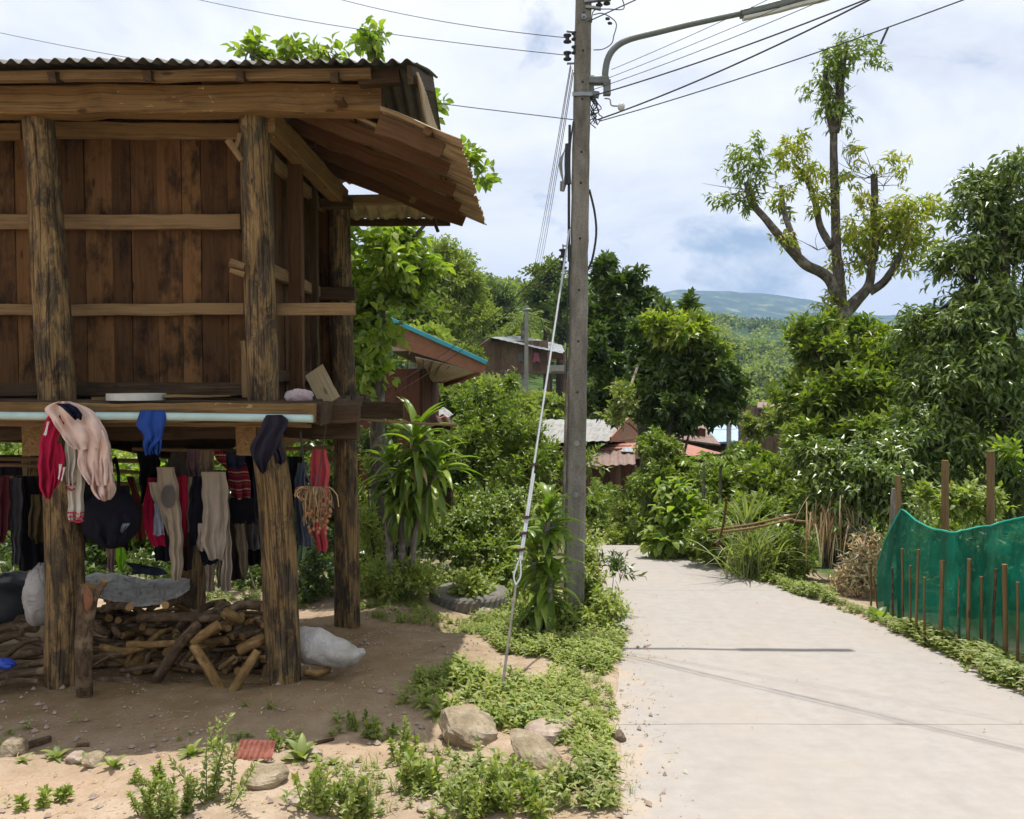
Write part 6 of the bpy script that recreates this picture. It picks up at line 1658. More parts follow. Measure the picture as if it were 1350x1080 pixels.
# --- broad leaved tree behind the granary
t1 = [B_(512, 345, 9.2, 52, 50, .8, 95), B_(485, 420, 9.1, 38, 60, .6, 80), B_(478, 490, 9.0, 30, 45, .5, 55), B_(540, 310, 9.4, 34, 22, .5, 45), B_(450, 360, 9.3, 22, 80, .5, 50),
      B_(330, 70, 9.4, 20, 10, .25, 11), B_(380, 70, 9.4, 18, 8, .25, 10), B_(432, 76, 9.3, 26, 6, .25, 11), B_(492, 42, 9.2, 20, 30, .25, 14), B_(574, 152, 9.0, 9, 11, .2, 6), B_(618, 228, 8.9, 15, 22, .2, 13), B_(560, 350, 9.2, 20, 30, .4, 22), B_(540, 400, 9.2, 26, 20, .4, 18)]
tree('broad_leaved_tree', 'tree with large bright broad leaves rising behind the stilt granary', [P(500, 760, 9.4), P(498, 560, 9.3), P(500, 420, 9.3), P(505, 300, 9.4), P(500, 180, 9.4)], [.09, .08, .07, .05, .03], t1, 'broad', 'lf_bright', limbr=.03)
# --- shrubs behind the granary
g7 = np.random.RandomState(17)
for k, (px, py, rx, ry, Yb_, mt) in enumerate([(-120, 640, 90, 90, 11, 'lf_dark'), (30, 620, 90, 70, 11.5, 'lf_mid'), (150, 630, 60, 60, 11, 'lf_bright'), (120, 700, 70, 50, 10.5, 'lf_dark'), (250, 600, 70, 55, 12, 'lf_dark'), (250, 680, 60, 45, 11, 'lf_mid'), (350, 610, 60, 60, 12, 'lf_mid'), (420, 620, 40, 70, 11, 'lf_dark')]):
    bush('shade_shrub', 'leafy shrub glimpsed under the granary floor, ' + ['far left edge', 'above the left washing', 'bright one left of the blue shorts', 'behind the black rucksack', 'above the beige trousers', 'behind the oatmeal hoodie', 'behind the woven skirt', 'right of the shallots'][k], 'shrub',
         [B_(px, py, Yb_, rx, ry, .8, 80), B_(px, py + 60, Yb_, rx, 60, .8, 60)], 'jack', mt, 'shrubs behind the granary', up=.3)
bush('dark_shrub', 'low dark shrub between the corner post and the back right post', 'shrub', [B_(415, 745, 8.6, 26, 40, .4, 110), B_(395, 780, 8.4, 30, 20, .4, 60), B_(330, 745, 9.2, 30, 22, .4, 50)], 'rose', 'lf_dark')

# --- shrub mass left of the pole
def gs(): return [B_(645, 566, 10.6, 48, 34, .6, 170), B_(690, 585, 10.4, 42, 38, .6, 150), B_(612, 598, 10.4, 44, 45, .6, 170), B_(715, 622, 10.2, 32, 42, .5, 130), B_(655, 622, 10.3, 50, 40, .6, 170), B_(636, 520, 10.7, 14, 20, .3, 28), B_(668, 518, 10.6, 12, 20, .3, 22), B_(612, 540, 10.7, 14, 18, .3, 25)]
bush('glossy_shrub', 'tall dark glossy leaved shrub behind the guy wire', 'shrub', gs(), 'small', 'lf_mid', L=.085, W=.034, up=.8)
bush('thorny_shrub', 'dense small leaved shrub behind the tyre and guy wire', 'shrub', [B_(640, 680, 9.6, 62, 42, .6, 260), B_(700, 690, 9.3, 42, 45, .5, 200), B_(590, 710, 9.3, 50, 42, .5, 220), B_(650, 740, 9.0, 60, 34, .5, 230)], 'rose', 'lf_mid', L=.06, W=.036)
bush('low_shrub', 'light green low leafy shrub directly behind the tyre', 'shrub', [B_(640, 772, 8.6, 50, 20, .4, 130), B_(560, 770, 8.7, 50, 24, .4, 130), B_(700, 775, 8.3, 34, 26, .4, 110), B_(618, 779, 8.1, 30, 11, .17, 100)], 'rose', 'lf_weed', L=.06, W=.04)
bush('bamboo_grass_shrub', 'yellow green leafy shrub right of the back right post', 'shrub', [B_(494, 700, 8.9, 16, 36, .3, 70), B_(496, 770, 8.3, 30, 26, .3, 110), B_(536, 768, 8.0, 34, 20, .25, 110), B_(480, 650, 9.2, 10, 40, .3, 34)], 'small', 'lf_weed', L=.075, W=.024)
bush('citrus_shrub', 'dark leaved shrub filling the gap behind the dracaena', 'shrub', [B_(540, 650, 10.0, 60, 60, .5, 230), B_(590, 640, 10.2, 40, 50, .5, 140), B_(500, 600, 10.5, 30, 50, .5, 90)], 'small', 'lf_dark', L=.08, W=.04)

# --- dracaenas
def dracaena(name, label, stems, heads, Yd, L, W_, rng=None):
    rng = rng_(); base = np.array(stems[0][0], float)
    root = thing(name, label, 'dracaena', [base[0], base[1], float(hfun(base[0], base[1]))])
    mb = MB()
    for s_ in stems: tube(mb, s_, [.035, .032, .028] + [.026] * (len(s_) - 3) if len(s_) > 2 else [.035, .028], n=10, sub=12, wob=.12)
    mb.build('stem', M['palebark'], root, smooth=True)
    mb = MB()
    for (c, n_, l_, lo) in heads:
        c = np.asarray(c, float)
        a = rng.rand(n_) * 6.28; el = np.linspace(1.35, lo, n_) + rng.randn(n_) * .1
        D = np.stack([np.cos(a) * np.cos(el), np.sin(a) * np.cos(el), np.sin(el)], 1)
        A = np.tile(c, (n_, 1)) + np.stack([np.zeros(n_), np.zeros(n_), np.linspace(.10, -.12, n_)], 1)
        blades(mb, A, D, l_ * (.75 + .4 * rng.rand(n_)), W_ * (.8 + .3 * rng.rand(n_)), 1.0 + .8 * rng.rand(n_), rng, seg=8, taper=1.0, base=.45)
    mb.build('leaves', M['lf_drac'], root, smooth=True)
    mb = MB(); n_ = 9; c = np.asarray(heads[0][0]); a = rng.rand(n_) * 6.28
    D = np.stack([np.cos(a) * .5, np.sin(a) * .5, -np.ones(n_) * .2], 1)
    blades(mb, np.tile(c - [0, 0, .15], (n_, 1)), D, L * .6, W_ * .6, 1.2, rng, seg=6)
    mb.build('dead_leaves', M['lf_dry'], root, smooth=True)
    return root
b0 = gp(532, 790); Y0 = b0[1]
dracaena('dracaena', 'large strap leaved dracaena with pale stems right of the granary', [[b0 - [0, 0, .1], P(530, 690, Y0), P(540, 640, Y0), P(548, 590, Y0)], [b0 + [-.1, 0, -.1], P(512, 690, Y0), P(518, 640, Y0), P(520, 615, Y0)], [b0 + [.05, .02, -.1], P(548, 700, Y0), P(566, 650, Y0), P(575, 622, Y0)]],
         [(P(548, 592, Y0), 54, .52, -.7), (P(516, 622, Y0), 38, .42, -.8), (P(574, 628, Y0), 46, .50, -1.0), (P(545, 655, Y0), 40, .48, -1.1), (P(525, 665, Y0), 22, .34, -1.0)], Y0, .5, .092)
b0 = gp(724, 836); Y0 = b0[1]
dracaena('dracaena', 'upright strap leaved dracaena growing against the foot of the concrete pole', [[b0 - [0, 0, .1], P(724, 770, Y0), P(722, 720, Y0), P(722, 680, Y0)], [b0 + [-.08, 0, -.1], P(708, 780, Y0), P(704, 740, Y0)]],
         [(P(722, 686, Y0), 30, .30, .0), (P(724, 730, Y0), 26, .34, -.7), (P(706, 742, Y0), 26, .30, -.6), (P(728, 775, Y0), 30, .36, -.9), (P(712, 790, Y0), 24, .34, -.9)], Y0, .3, .085)
# weeds round the pole foot
bush('pole_weeds', 'leafy weeds climbing round the foot of the concrete pole', 'weeds', [B_(778, 775, 7.2, 22, 48, .25, 170), B_(778, 715, 7.5, 14, 30, .2, 50), B_(797, 812, 6.8, 26, 24, .25, 130), B_(750, 822, 6.7, 44, 18, .25, 150), B_(690, 815, 6.9, 26, 16, .25, 60)], 'rose', 'lf_weed', L=.05, W=.027, stemr=.005, stemmat='stemgreen')
bush('glossy_sprig', 'thin leafy branch reaching over the lane from the pole weeds', 'branch', [B_(816, 756, 7.4, 14, 7, .1, 14), B_(800, 745, 7.4, 12, 7, .1, 8)], 'small', 'lf_dark', L=.07, W=.02, stems=2, stemr=.004)
bush('upright_sprig', 'upright leafy branches just right of the pole before the roof', 'branch', [B_(778, 612, 9.0, 7, 26, .2, 10), B_(782, 680, 8.6, 12, 40, .2, 40)], 'small', 'lf_mid', L=.10, W=.035, stems=4, stemr=.006)

# --- background trees, left slope
tree('light_tree', 'tall light green feathery tree on the slope above the turquoise edged roof', [P(588, 500, 33), P(586, 400, 33), P(584, 340, 33)], [.22, .16, .08], [B_(585, 345, 33, 34, 34, 1.2, 200), B_(612, 372, 33, 34, 32, 1.2, 190), B_(568, 390, 33, 36, 40, 1.2, 230), B_(618, 415, 33, 30, 26, 1.2, 150), B_(595, 430, 32, 46, 30, 1.2, 220)], 'fine', 'lf_farlight', bark='treebark2')
tree('dark_tree', 'dark round tree right of the light feathery tree', [P(652, 480, 47), P(650, 410, 47)], [.2, .12], [B_(650, 400, 47, 24, 28, 1, 160), B_(640, 426, 47, 26, 18, 1, 130), B_(664, 425, 47, 16, 20, .8, 80)], 'far', 'lf_fardark', bark='treebark2')
tree('slope_tree', 'grey green tree on the slope left of the light feathery tree', [P(545, 500, 30), P(545, 400, 30)], [.2, .1], [B_(545, 385, 30, 30, 36, 1, 160), B_(550, 430, 29, 36, 26, 1, 160)], 'far', 'lf_far', bark='palebark')
tree('pine_tree', 'thin crowned tall tree left of the concrete pole on the far slope', [P(722, 490, 48), P(720, 420, 48), P(718, 350, 48)], [.25, .18, .1], [B_(718, 358, 48, 20, 14, 1, 70), B_(732, 380, 48, 18, 16, 1, 80), B_(706, 388, 48, 16, 14, 1, 60), B_(728, 408, 48, 20, 16, 1, 80)], 'far', 'lf_far', bark='treebark2')
tree('pine_tree', 'smaller thin crowned tree just left of the pole above the tin roof', [P(738, 490, 44), P(738, 410, 44)], [.2, .1], [B_(740, 400, 44, 14, 22, .8, 70), B_(740, 436, 44, 14, 14, .8, 60)], 'far', 'lf_fardark', bark='treebark2')
for k, (px, py, Yt, rx, ry, mt, lb) in enumerate([(560, 455, 26, 34, 22, 'lf_farlight', 'bush before the turquoise edged roof'), (612, 478, 30, 22, 18, 'lf_far', 'bush left of the far stilt house'), (625, 512, 27, 34, 14, 'lf_farlight', 'light bush below the turquoise roof tip'), (600, 530, 22, 46, 20, 'lf_far', 'green shrub under the turquoise roof edge'), (660, 538, 28, 40, 14, 'lf_farlight', 'light shrub below the stilt house'), (720, 540, 30, 36, 14, 'lf_farlight', 'bright shrub below the veranda of the stilt house'), (680, 445, 44, 30, 14, 'lf_farlight', 'light bush behind the stilt house roof')]):
    bush('slope_shrub', lb, 'shrub', [B_(px, py, Yt, rx, ry, 1.0, 120), B_(px + rx * .5, py + ry * .6, Yt - .5, rx * .8, ry * .8, .8, 80)], 'far', mt, 'shrubs on the slope below the stilt house', stems=2, stemr=.04, L=.3, W=.17, stem=.4)
# coconut palm
rng = rng_(); c = P(690, 424, 39); root = thing('coconut_palm', 'small coconut palm above the far tin roofed stilt house', 'palm', [c[0], c[1], float(hfun(c[0], c[1]))])
mb = MB(); tube(mb, [[c[0] + .2, c[1], float(hfun(c[0], c[1])) - .2], c - [0, 0, 1], c], [.16, .12, .10], n=8, sub=8); mb.build('trunk', M['palebark'], root)
mb = MB(); n_ = 13
for k in range(n_):
    a = k * 2.4; el = .9 - .09 * k
    p0 = c.copy(); d = np.array([math.cos(a) * math.cos(el), math.sin(a) * math.cos(el), math.sin(el)]); L = 1.5
    pts = []
    for i in range(10):
        t = i / 9; pts.append(c + d * L * t - np.array([0, 0, .75 * t * t]))
    tube(mb, pts, .02, n=4)
    pts = np.array(pts); tt = np.repeat(np.arange(1, 9), 4); A = pts[tt] + rng.randn(len(tt), 3) * .03
    side = nrm(np.cross(d, [0, 0, 1])); sgn = np.tile([1, -1, 1, -1], 8)[:, None]
    D = side[None] * sgn + d[None] * .7 + np.array([0, 0, -.5]) + rng.randn(len(tt), 3) * .1
    leaves(mb, A, D, .42, .05, rng, detail=0)
mb.build('fronds', M['lf_far'], root)

# --- big dark trees right of the pole
tree('jackfruit_tree', 'tall dark green tree just right of the concrete pole', [P(856, 640, 18.5), P(846, 540, 18.5), P(825, 440, 18.5), P(800, 370, 18.5)], [.18, .15, .1, .05],
     [B_(800, 348, 18.5, 12, 10, .3, 26), B_(790, 362, 18.5, 8, 14, .3, 18), B_(836, 378, 18.5, 10, 14, .3, 20), B_(842, 362, 18.5, 6, 8, .2, 7), B_(803, 366, 18.5, 14, 14, .4, 34), B_(812, 385, 18.5, 30, 26, .8, 120), B_(790, 420, 18.5, 30, 40, .8, 170), B_(826, 430, 18.5, 34, 34, .8, 170), B_(793, 480, 18, 34, 42, .8, 190), B_(830, 490, 18.2, 36, 44, .8, 200), B_(800, 530, 17.8, 30, 26, .7, 110), B_(852, 400, 18.6, 14, 14, .5, 36)], 'jack', 'lf_dark', L=.17, W=.085)
tree('jackfruit_tree', 'dense dark tree with sunlit yellow green top and pale trunk by the lane bend', [P(893, 690, 15.2), P(888, 600, 15.2), P(882, 560, 15.2), P(886, 500, 15.2)], [.13, .12, .11, .08],
     [B_(905, 470, 15.2, 42, 36, .7, 190), B_(865, 500, 15.2, 34, 44, .7, 180), B_(925, 510, 15.3, 42, 40, .8, 210), B_(885, 540, 15.0, 52, 28, .8, 180), B_(945, 535, 15.5, 28, 22, .6, 80), B_(960, 545, 16, 14, 12, .4, 24), B_(958, 500, 15.3, 14, 12, .3, 24), B_(968, 530, 15.5, 8, 8, .2, 10), B_(842, 530, 15.2, 14, 12, .3, 22), B_(905, 572, 15.1, 16, 10, .3, 18), B_(925, 468, 15.1, 22, 18, .4, 40), B_(850, 455, 15.8, 24, 30, .5, 90), B_(850, 500, 15.8, 24, 34, .5, 90), B_(905, 408, 15.2, 12, 12, .3, 16), B_(872, 412, 15.2, 10, 12, .3, 14), B_(974, 515, 15.5, 10, 16, .3, 16), B_(955, 470, 15.4, 16, 20, .3, 30), B_(862, 555, 15.0, 22, 14, .3, 30)], 'jack', 'lf_dark', bark='palebark', L=.15, W=.075)
# young shoots of the same tree as a part of it
pr = [o for o in bpy.data.objects if o.name.startswith('jackfruit_tree')][-1]
foliage_mb([B_(893, 440, 15.0, 42, 24, .6, 130), B_(868, 425, 15.0, 18, 14, .4, 40), B_(920, 435, 15.0, 16, 18, .4, 40), B_(948, 475, 15.1, 12, 16, .4, 26)], 'jack', rng_(), L=.15, W=.07).build('young_shoots', M['lf_yel'], pr, label='yellow green young shoots')
# broken pale bough, part of the same dark tree
pj = [o for o in bpy.data.objects if o.name.startswith('jackfruit_tree')][-2]
mb = MB(); tube(mb, [P(842, 480, 15.4), P(833, 505, 15.0), P(820, 536, 14.7)], [.03, .028, .012], n=7, sub=8); mb.build('broken_limb', M['palebark'], pj)
foliage_mb([B_(822, 530, 14.8, 24, 18, .35, 60), B_(806, 548, 14.8, 16, 10, .3, 24)], 'jack', rng_(), L=.12, W=.06).build('broken_bough', M['lf_creep'], pj, label='broken bough with pale leaf undersides')

# --- bushes by the lane bend
bush('round_bush', 'rounded green bush left of the lane bend below the brown roof', 'bush', [B_(795, 656, 16.5, 24, 20, .6, 110), B_(800, 686, 16, 22, 20, .5, 90)], 'small', 'lf_mid', L=.10, W=.05)
bush('light_bush', 'light green bush at the lane crest', 'bush', [B_(822, 675, 14.4, 22, 30, .5, 130), B_(815, 705, 14, 20, 22, .4, 90), B_(835, 650, 14.6, 18, 18, .4, 60)], 'small', 'lf_weed', L=.09, W=.035)
bush('lane_bush', 'tall bush of small leaves with a dark shaded base behind the lane crest', 'bush', [B_(872, 598, 13.8, 30, 28, .5, 160), B_(872, 640, 13.6, 36, 42, .6, 230), B_(900, 650, 13.6, 30, 40, .6, 180), B_(870, 695, 13.4, 46, 32, .6, 210), B_(915, 634, 14, 20, 16, .5, 60)], 'small', 'lf_mid', L=.10, W=.055)
bush('castor_plant', 'plant with large hand shaped leaves beside the lane crest', 'plant', [B_(895, 660, 11.6, 34, 22, .4, 60), B_(905, 695, 11.2, 40, 24, .4, 60), B_(880, 715, 11.2, 24, 14, .3, 26)], 'castor', 'lf_bright', L=.19, W=.11)
bush('verge_bush', 'dark green undergrowth between the grass clump and the lane', 'bush', [B_(935, 715, 10.4, 36, 26, .4, 130), B_(1010, 730, 9.9, 50, 26, .4, 170), B_(1050, 740, 9.5, 34, 26, .35, 110)], 'small', 'lf_mid', L=.08, W=.035)
bush('mid_bush', 'broad bush behind the long grass clump', 'bush', [B_(990, 612, 14, 32, 24, .6, 110), B_(1015, 640, 12, 46, 34, .6, 190), B_(1060, 660, 11.2, 40, 36, .5, 170), B_(960, 645, 13.5, 34, 30, .6, 130), B_(1000, 690, 11, 50, 26, .5, 150)], 'jack', 'lf_mid', L=.13, W=.06)
bush('pale_bush', 'pale flowering bush beside the brown hut roof', 'bush', [B_(1035, 560, 16, 26, 26, .5, 90), B_(985, 565, 17, 16, 14, .4, 40), B_(1060, 590, 13.5, 20, 20, .4, 50)], 'small', 'lf_creep', L=.12, W=.06)
# papaya saplings
for k, (px, pt_, pb_, Yp, lb) in enumerate([(928, 618, 690, 12.6, 'left papaya sapling with drooping hand shaped leaves'), (950, 610, 690, 12.8, 'middle papaya sapling behind the grass clump'), (972, 622, 690, 12.4, 'right papaya sapling behind the grass clump')]):
    rng = rng_(); c = P(px, pt_, Yp); gz_ = float(hfun(c[0], c[1])); root = thing('papaya_sapling', lb, 'sapling', [c[0], c[1], gz_], 'papaya saplings behind the grass clump')
    mb = MB(); tube(mb, [[c[0], c[1], gz_ - .1], c], [.035, .022], n=7, sub=6); mb.build('stem', M['palebark'], root)
    mb = MB()
    for q_ in range(9):
        a = q_ * 2.4; d = nrm(np.array([math.cos(a), math.sin(a), .35 + .3 * rng.rand()])); e = c + d * .28
        tube(mb, [c, e], .006, n=4)
        n_ = 7; fan = np.linspace(-1.3, 1.3, n_); s_ = nrm(np.cross(d, [0, 0, 1])); D = d[None] * np.cos(fan)[:, None] + s_[None] * np.sin(fan)[:, None] + [0, 0, -.35]
        leaves(mb, np.tile(e, (n_, 1)), D, .17, .065, rng, detail=1)
    mb.build('leaves', M['lf_bright'], root)
# banana
rng = rng_(); c = P(1048, 640, 13); gz_ = float(hfun(c[0], c[1])); root = thing('banana_plant', 'banana plant with two upright pale leaves behind the bushes', 'banana plant', [c[0], c[1], gz_])
mb = MB(); tube(mb, [[c[0], c[1], gz_ - .1], c], [.09, .06], n=9, sub=5); mb.build('stem', M['stemgreen'], root)
mb = MB(); n_ = 8; a = np.array([.2, 2.8, 1.2, 4.2, 5.3, 3.6, .8, 6]); el = np.array([1.35, 1.2, 1.0, .9, .8, .6, 1.3, .5]); D = np.stack([np.cos(a) * np.cos(el), np.sin(a) * np.cos(el), np.sin(el)], 1)
blades(mb, np.tile(c, (n_, 1)), D, np.array([.85, .75, .7, .7, .6, .6, .8, .5]), .19, .9, rng, seg=8, taper=1.6, base=.15); mb.build('leaves', M['lf_banana'], root, smooth=True)
# long grass clump
rng = rng_(); c = gp(988, 761); root = thing('grass_clump', 'tall arching lemongrass clump at the right side of the lane', 'grass clump', c)
mb = MB(); n_ = 150; a = rng.rand(n_) * 6.28; el = np.clip(1.25 + rng.randn(n_) * .25, .3, 1.55); A = c + np.stack([rng.randn(n_) * .13, rng.randn(n_) * .1, np.zeros(n_)], 1)
D = np.stack([np.cos(a) * np.cos(el), np.sin(a) * np.cos(el), np.sin(el)], 1)
blades(mb, A, D, .6 + .5 * rng.rand(n_), .022, .6 + 1.6 * rng.rand(n_), rng, seg=8, taper=1.0, base=.7); mb.build('blades', M['lf_grass'], root)
rng = rng_(); c = P(985, 700, 9.9); mb = MB(); n_ = 40; a = rng.rand(n_) * 6.28; el = 1.1 + rng.randn(n_) * .25; D = np.stack([np.cos(a) * np.cos(el), np.sin(a) * np.cos(el), np.sin(el)], 1)
blades(mb, np.tile(c, (n_, 1)), D, .5, .035, .5, rng, seg=6, taper=1.0, base=.7); tag(mb.build('young_palm', M['lf_creep'], loc=[c[0], c[1], float(hfun(c[0], c[1]))]), 'pale fan of upright fronds rising from the grass clump', 'palm')

# --- tall mixed tree in the middle right
tree('upright_tree', 'bushy tree with upright oval leaves below the pollarded tree', [P(1105, 760, 12), P(1108, 620, 12), P(1105, 520, 12)], [.12, .1, .05],
     [B_(1076, 470, 12.3, 30, 36, .5, 120), B_(1112, 480, 12.3, 34, 34, .5, 130), B_(1090, 530, 12, 48, 44, .6, 210), B_(1145, 520, 11.8, 40, 50, .6, 190), B_(1085, 590, 11.6, 46, 40, .6, 170), B_(1140, 590, 11.4, 44, 44, .6, 170), B_(1180, 550, 11.4, 34, 44, .5, 130), B_(1062, 440, 12.4, 10, 24, .3, 24), B_(1188, 480, 12, 26, 40, .5, 110), B_(1050, 530, 12.4, 26, 36, .5, 90), B_(1130, 445, 12.4, 14, 16, .3, 24), B_(1088, 430, 12.4, 8, 14, .2, 10)], 'jack', 'lf_mid', L=.145, W=.065, up=.7)
bush('yellow_bush', 'yellow green leafy bush at the foot of the pollarded tree', 'bush', [B_(1130, 462, 13, 36, 24, .5, 110), B_(1160, 450, 13, 24, 20, .4, 60), B_(1110, 440, 13.3, 14, 14, .3, 24)], 'jack', 'lf_yel', L=.14, W=.06)
# --- pollarded tree
Yp = 14.0
rng = rng_()
tb = P(1108, 640, Yp); gz_ = float(hfun(tb[0], tb[1]))
root = thing('pollarded_tree', 'tall pollarded tree with bare limbs and tufts of yellow green leaves against the sky', 'tree', [tb[0], tb[1], gz_])
mb = MB()
kk = Yp / F
def limb(pts, w): tube(mb, [P(a, b, Yp + c) for a, b, c in pts], [x * kk / 2 for x in w], n=12, sub=len(pts) * 6, wob=.09)
limb([(1106, 560, 0), (1108, 500, 0), (1110, 440, 0), (1108, 400, 0)], [36, 32, 30, 27])
mb.V[0] = mb.V[0]
tube(mb, [[tb[0], tb[1], gz_ - .2], P(1106, 560, Yp)], [.28, .24], n=12, sub=6)
limb([(1108, 410, 0), (1106, 370, 0), (1103, 330, .05), (1101, 270, .1), (1099, 200, .1), (1099, 170, .1)], [18, 15, 13, 11, 10, 10])
limb([(1099, 175, .1), (1093, 150, .1), (1090, 120, .1), (1087, 95, .1)], [11, 9, 7, 5])
limb([(1100, 175, .1), (1106, 145, .05), (1108, 110, 0), (1113, 75, 0), (1118, 60, 0)], [12, 12, 10, 7, 4])
limb([(1108, 405, 0), (1093, 368, -.1), (1060, 347, -.2), (1035, 320, -.3), (1010, 290, -.4), (990, 265, -.4), (983, 240, -.4)], [18, 15, 13, 11, 9, 8, 5])
limb([(1052, 338, -.2), (1042, 305, -.2), (1033, 275, -.1), (1030, 245, 0)], [10, 8, 7, 5])
limb([(1096, 325, 0), (1082, 300, .3), (1074, 265, .4), (1062, 235, .5), (1048, 218, .6)], [10, 9, 8, 7, 5])
limb([(1112, 415, 0), (1130, 395, 0), (1146, 375, -.1), (1150, 345, -.2), (1158, 310, -.2), (1170, 290, -.3)], [19, 15, 12, 10, 8, 5])
limb([(1146, 385, -.1), (1165, 372, -.2), (1180, 350, -.3), (1190, 330, -.3), (1204, 315, -.4)], [11, 10, 8, 6, 4])
limb([(1152, 345, -.2), (1152, 300, 0), (1153, 260, 0), (1152, 230, 0)], [8, 8, 9, 9])
limb([(1148, 350, -.2), (1135, 335, .2), (1125, 325, .3)], [9, 8, 5])
for k in range(48):   # bare twigs
    a0 = [(1152, 235, 0), (1140, 235, .2), (1165, 245, .1), (1160, 290, 0), (985, 250, -.4), (1030, 250, 0), (1078, 330, 0), (1108, 130, 0), (1120, 220, 0)][k % 9]
    e = (a0[0] + rng.randn() * 30, a0[1] + 8 - 48 * rng.rand(), a0[2] + rng.randn() * .2)
    m_ = ((a0[0] + e[0]) / 2 + rng.randn() * 4, (a0[1] + e[1]) / 2 + rng.randn() * 4, a0[2])
    tube(mb, [P(a0[0], a0[1], Yp + a0[2]), P(m_[0], m_[1], Yp + m_[2]), P(e[0], e[1], Yp + e[2])], [.007, .005, .002], n=4, sub=6)
mb.build('trunk', M['treebark'], root, smooth=True)
pg_ = [B_(1090, 100, Yp, 18, 24, .3, 34), B_(1108, 75, Yp, 18, 22, .3, 30), B_(1092, 132, Yp, 12, 22, .3, 22), B_(1130, 68, Yp, 12, 14, .25, 12), B_(1112, 150, Yp, 14, 20, .3, 18), B_(1155, 70, Yp, 10, 10, .2, 5), B_(1164, 84, Yp, 8, 5, .2, 3),
       B_(985, 215, Yp - .4, 20, 26, .35, 36), B_(1000, 240, Yp - .4, 12, 20, .3, 16), B_(960, 262, Yp - .4, 22, 5, .2, 10), B_(975, 270, Yp - .4, 20, 8, .2, 10)]
pg_y = [B_(1040, 205, Yp + .3, 22, 18, .35, 26), B_(1048, 185, Yp + .3, 10, 14, .2, 8), B_(1070, 230, Yp + .3, 22, 14, .3, 22), B_(1030, 270, Yp, 12, 30, .3, 18), B_(1085, 270, Yp, 14, 18, .3, 14), B_(1110, 240, Yp, 14, 6, .3, 9), B_(1130, 205, Yp, 8, 10, .2, 5), B_(1165, 215, Yp, 8, 10, .2, 5), B_(1195, 218, Yp, 12, 6, .2, 5), B_(1025, 310, Yp - .3, 14, 12, .25, 8),
        B_(1165, 290, Yp - .2, 34, 26, .5, 64), B_(1200, 285, Yp - .3, 30, 22, .5, 50), B_(1180, 325, Yp - .2, 36, 24, .5, 50), B_(1218, 320, Yp - .3, 20, 20, .4, 24), B_(1135, 320, Yp, 18, 22, .4, 22), B_(1140, 345, Yp, 16, 12, .3, 10), B_(1105, 395, Yp, 12, 14, .3, 7), B_(1083, 410, Yp, 10, 14, .3, 6), B_(1190, 355, Yp - .2, 12, 12, .3, 6), B_(1108, 345, Yp, 14, 16, .3, 9), B_(1145, 268, Yp, 10, 14, .2, 9)]
[b_.update(n=int(b_['n'] * 1.05 + 1), r=b_['r'] * 1.16) for b_ in pg_ + pg_y]
foliage_mb(pg_, 'mango', rng_(), L=.15, W=.045, stem=.20, subr=.75, hollow=.0, sub=5).build('crown', M['lf_mid'], root)
foliage_mb(pg_y, 'mango', rng_(), L=.155, W=.048, stem=.20, subr=.75, hollow=.0, sub=5).build('young_foliage', M['lf_pol'], root, label='yellow green young foliage')

# --- big glossy tree at right
tree('glossy_tree', 'large tree with drooping lance shaped glossy leaves at the right edge', [P(1345, 800, 10.4), P(1335, 600, 10.4), P(1325, 420, 10.4), P(1320, 300, 10.4)], [.16, .14, .1, .05],
     [B_(1330, 235, 10.4, 34, 34, .5, 90), B_(1285, 270, 10.5, 30, 42, .5, 100), B_(1335, 310, 10.4, 50, 50, .7, 170), B_(1275, 345, 10.5, 34, 44, .6, 120), B_(1320, 400, 10.3, 58, 48, .7, 200), B_(1262, 425, 10.4, 40, 40, .6, 130), B_(1225, 455, 10.4, 36, 34, .6, 110), B_(1300, 480, 10.1, 60, 48, .7, 210), B_(1235, 520, 10.2, 48, 46, .7, 180), B_(1330, 560, 9.9, 60, 50, .7, 190), B_(1260, 590, 9.8, 56, 40, .7, 180), B_(1205, 580, 9.8, 32, 40, .5, 110), B_(1330, 640, 9.7, 50, 40, .7, 110), B_(1400, 300, 10.5, 50, 90, .7, 130), B_(1420, 500, 10.2, 60, 100, .7, 150), B_(1230, 645, 9.6, 50, 30, .5, 100), B_(1205, 430, 10.5, 20, 26, .4, 40)],
     'lance', 'lf_gloss', bark='treebark2', L=.15, W=.046)
bush('light_sprig', 'bright green leafy twig at the right edge above the net', 'branch', [B_(1342, 604, 8.9, 14, 6, .15, 8)], 'jack', 'lf_bright', stems=1, stemr=.004)
# coffee shrub and dry fronds
bush('coffee_shrub', 'dark shrub with arching rows of glossy leaves left of the net', 'shrub', [B_(1085, 615, 9.4, 36, 18, .4, 90), B_(1130, 630, 9.2, 44, 26, .4, 130), B_(1165, 655, 9.1, 28, 30, .4, 90), B_(1110, 665, 9.3, 40, 30, .4, 110), B_(1165, 600, 9.5, 30, 20, .4, 60)], 'coffee', 'lf_gloss')
rng = rng_(); c = P(1098, 672, 9.0); mb = MB(); n_ = 130; A = c + rng.randn(n_, 3) * [.13, .1, .10]; D = nrm(np.stack([rng.randn(n_) * .35, rng.randn(n_) * .35, -np.ones(n_)], 1))
blades(mb, A, D, .22 + .4 * rng.rand(n_), .016, .35, rng, seg=5, taper=.8, base=.7); tag(mb.build('dry_fronds', M['lf_dry'], loc=gp(1095, 745)), 'hanging bundle of dry brown fronds under the dark arching shrub', 'dry fronds')
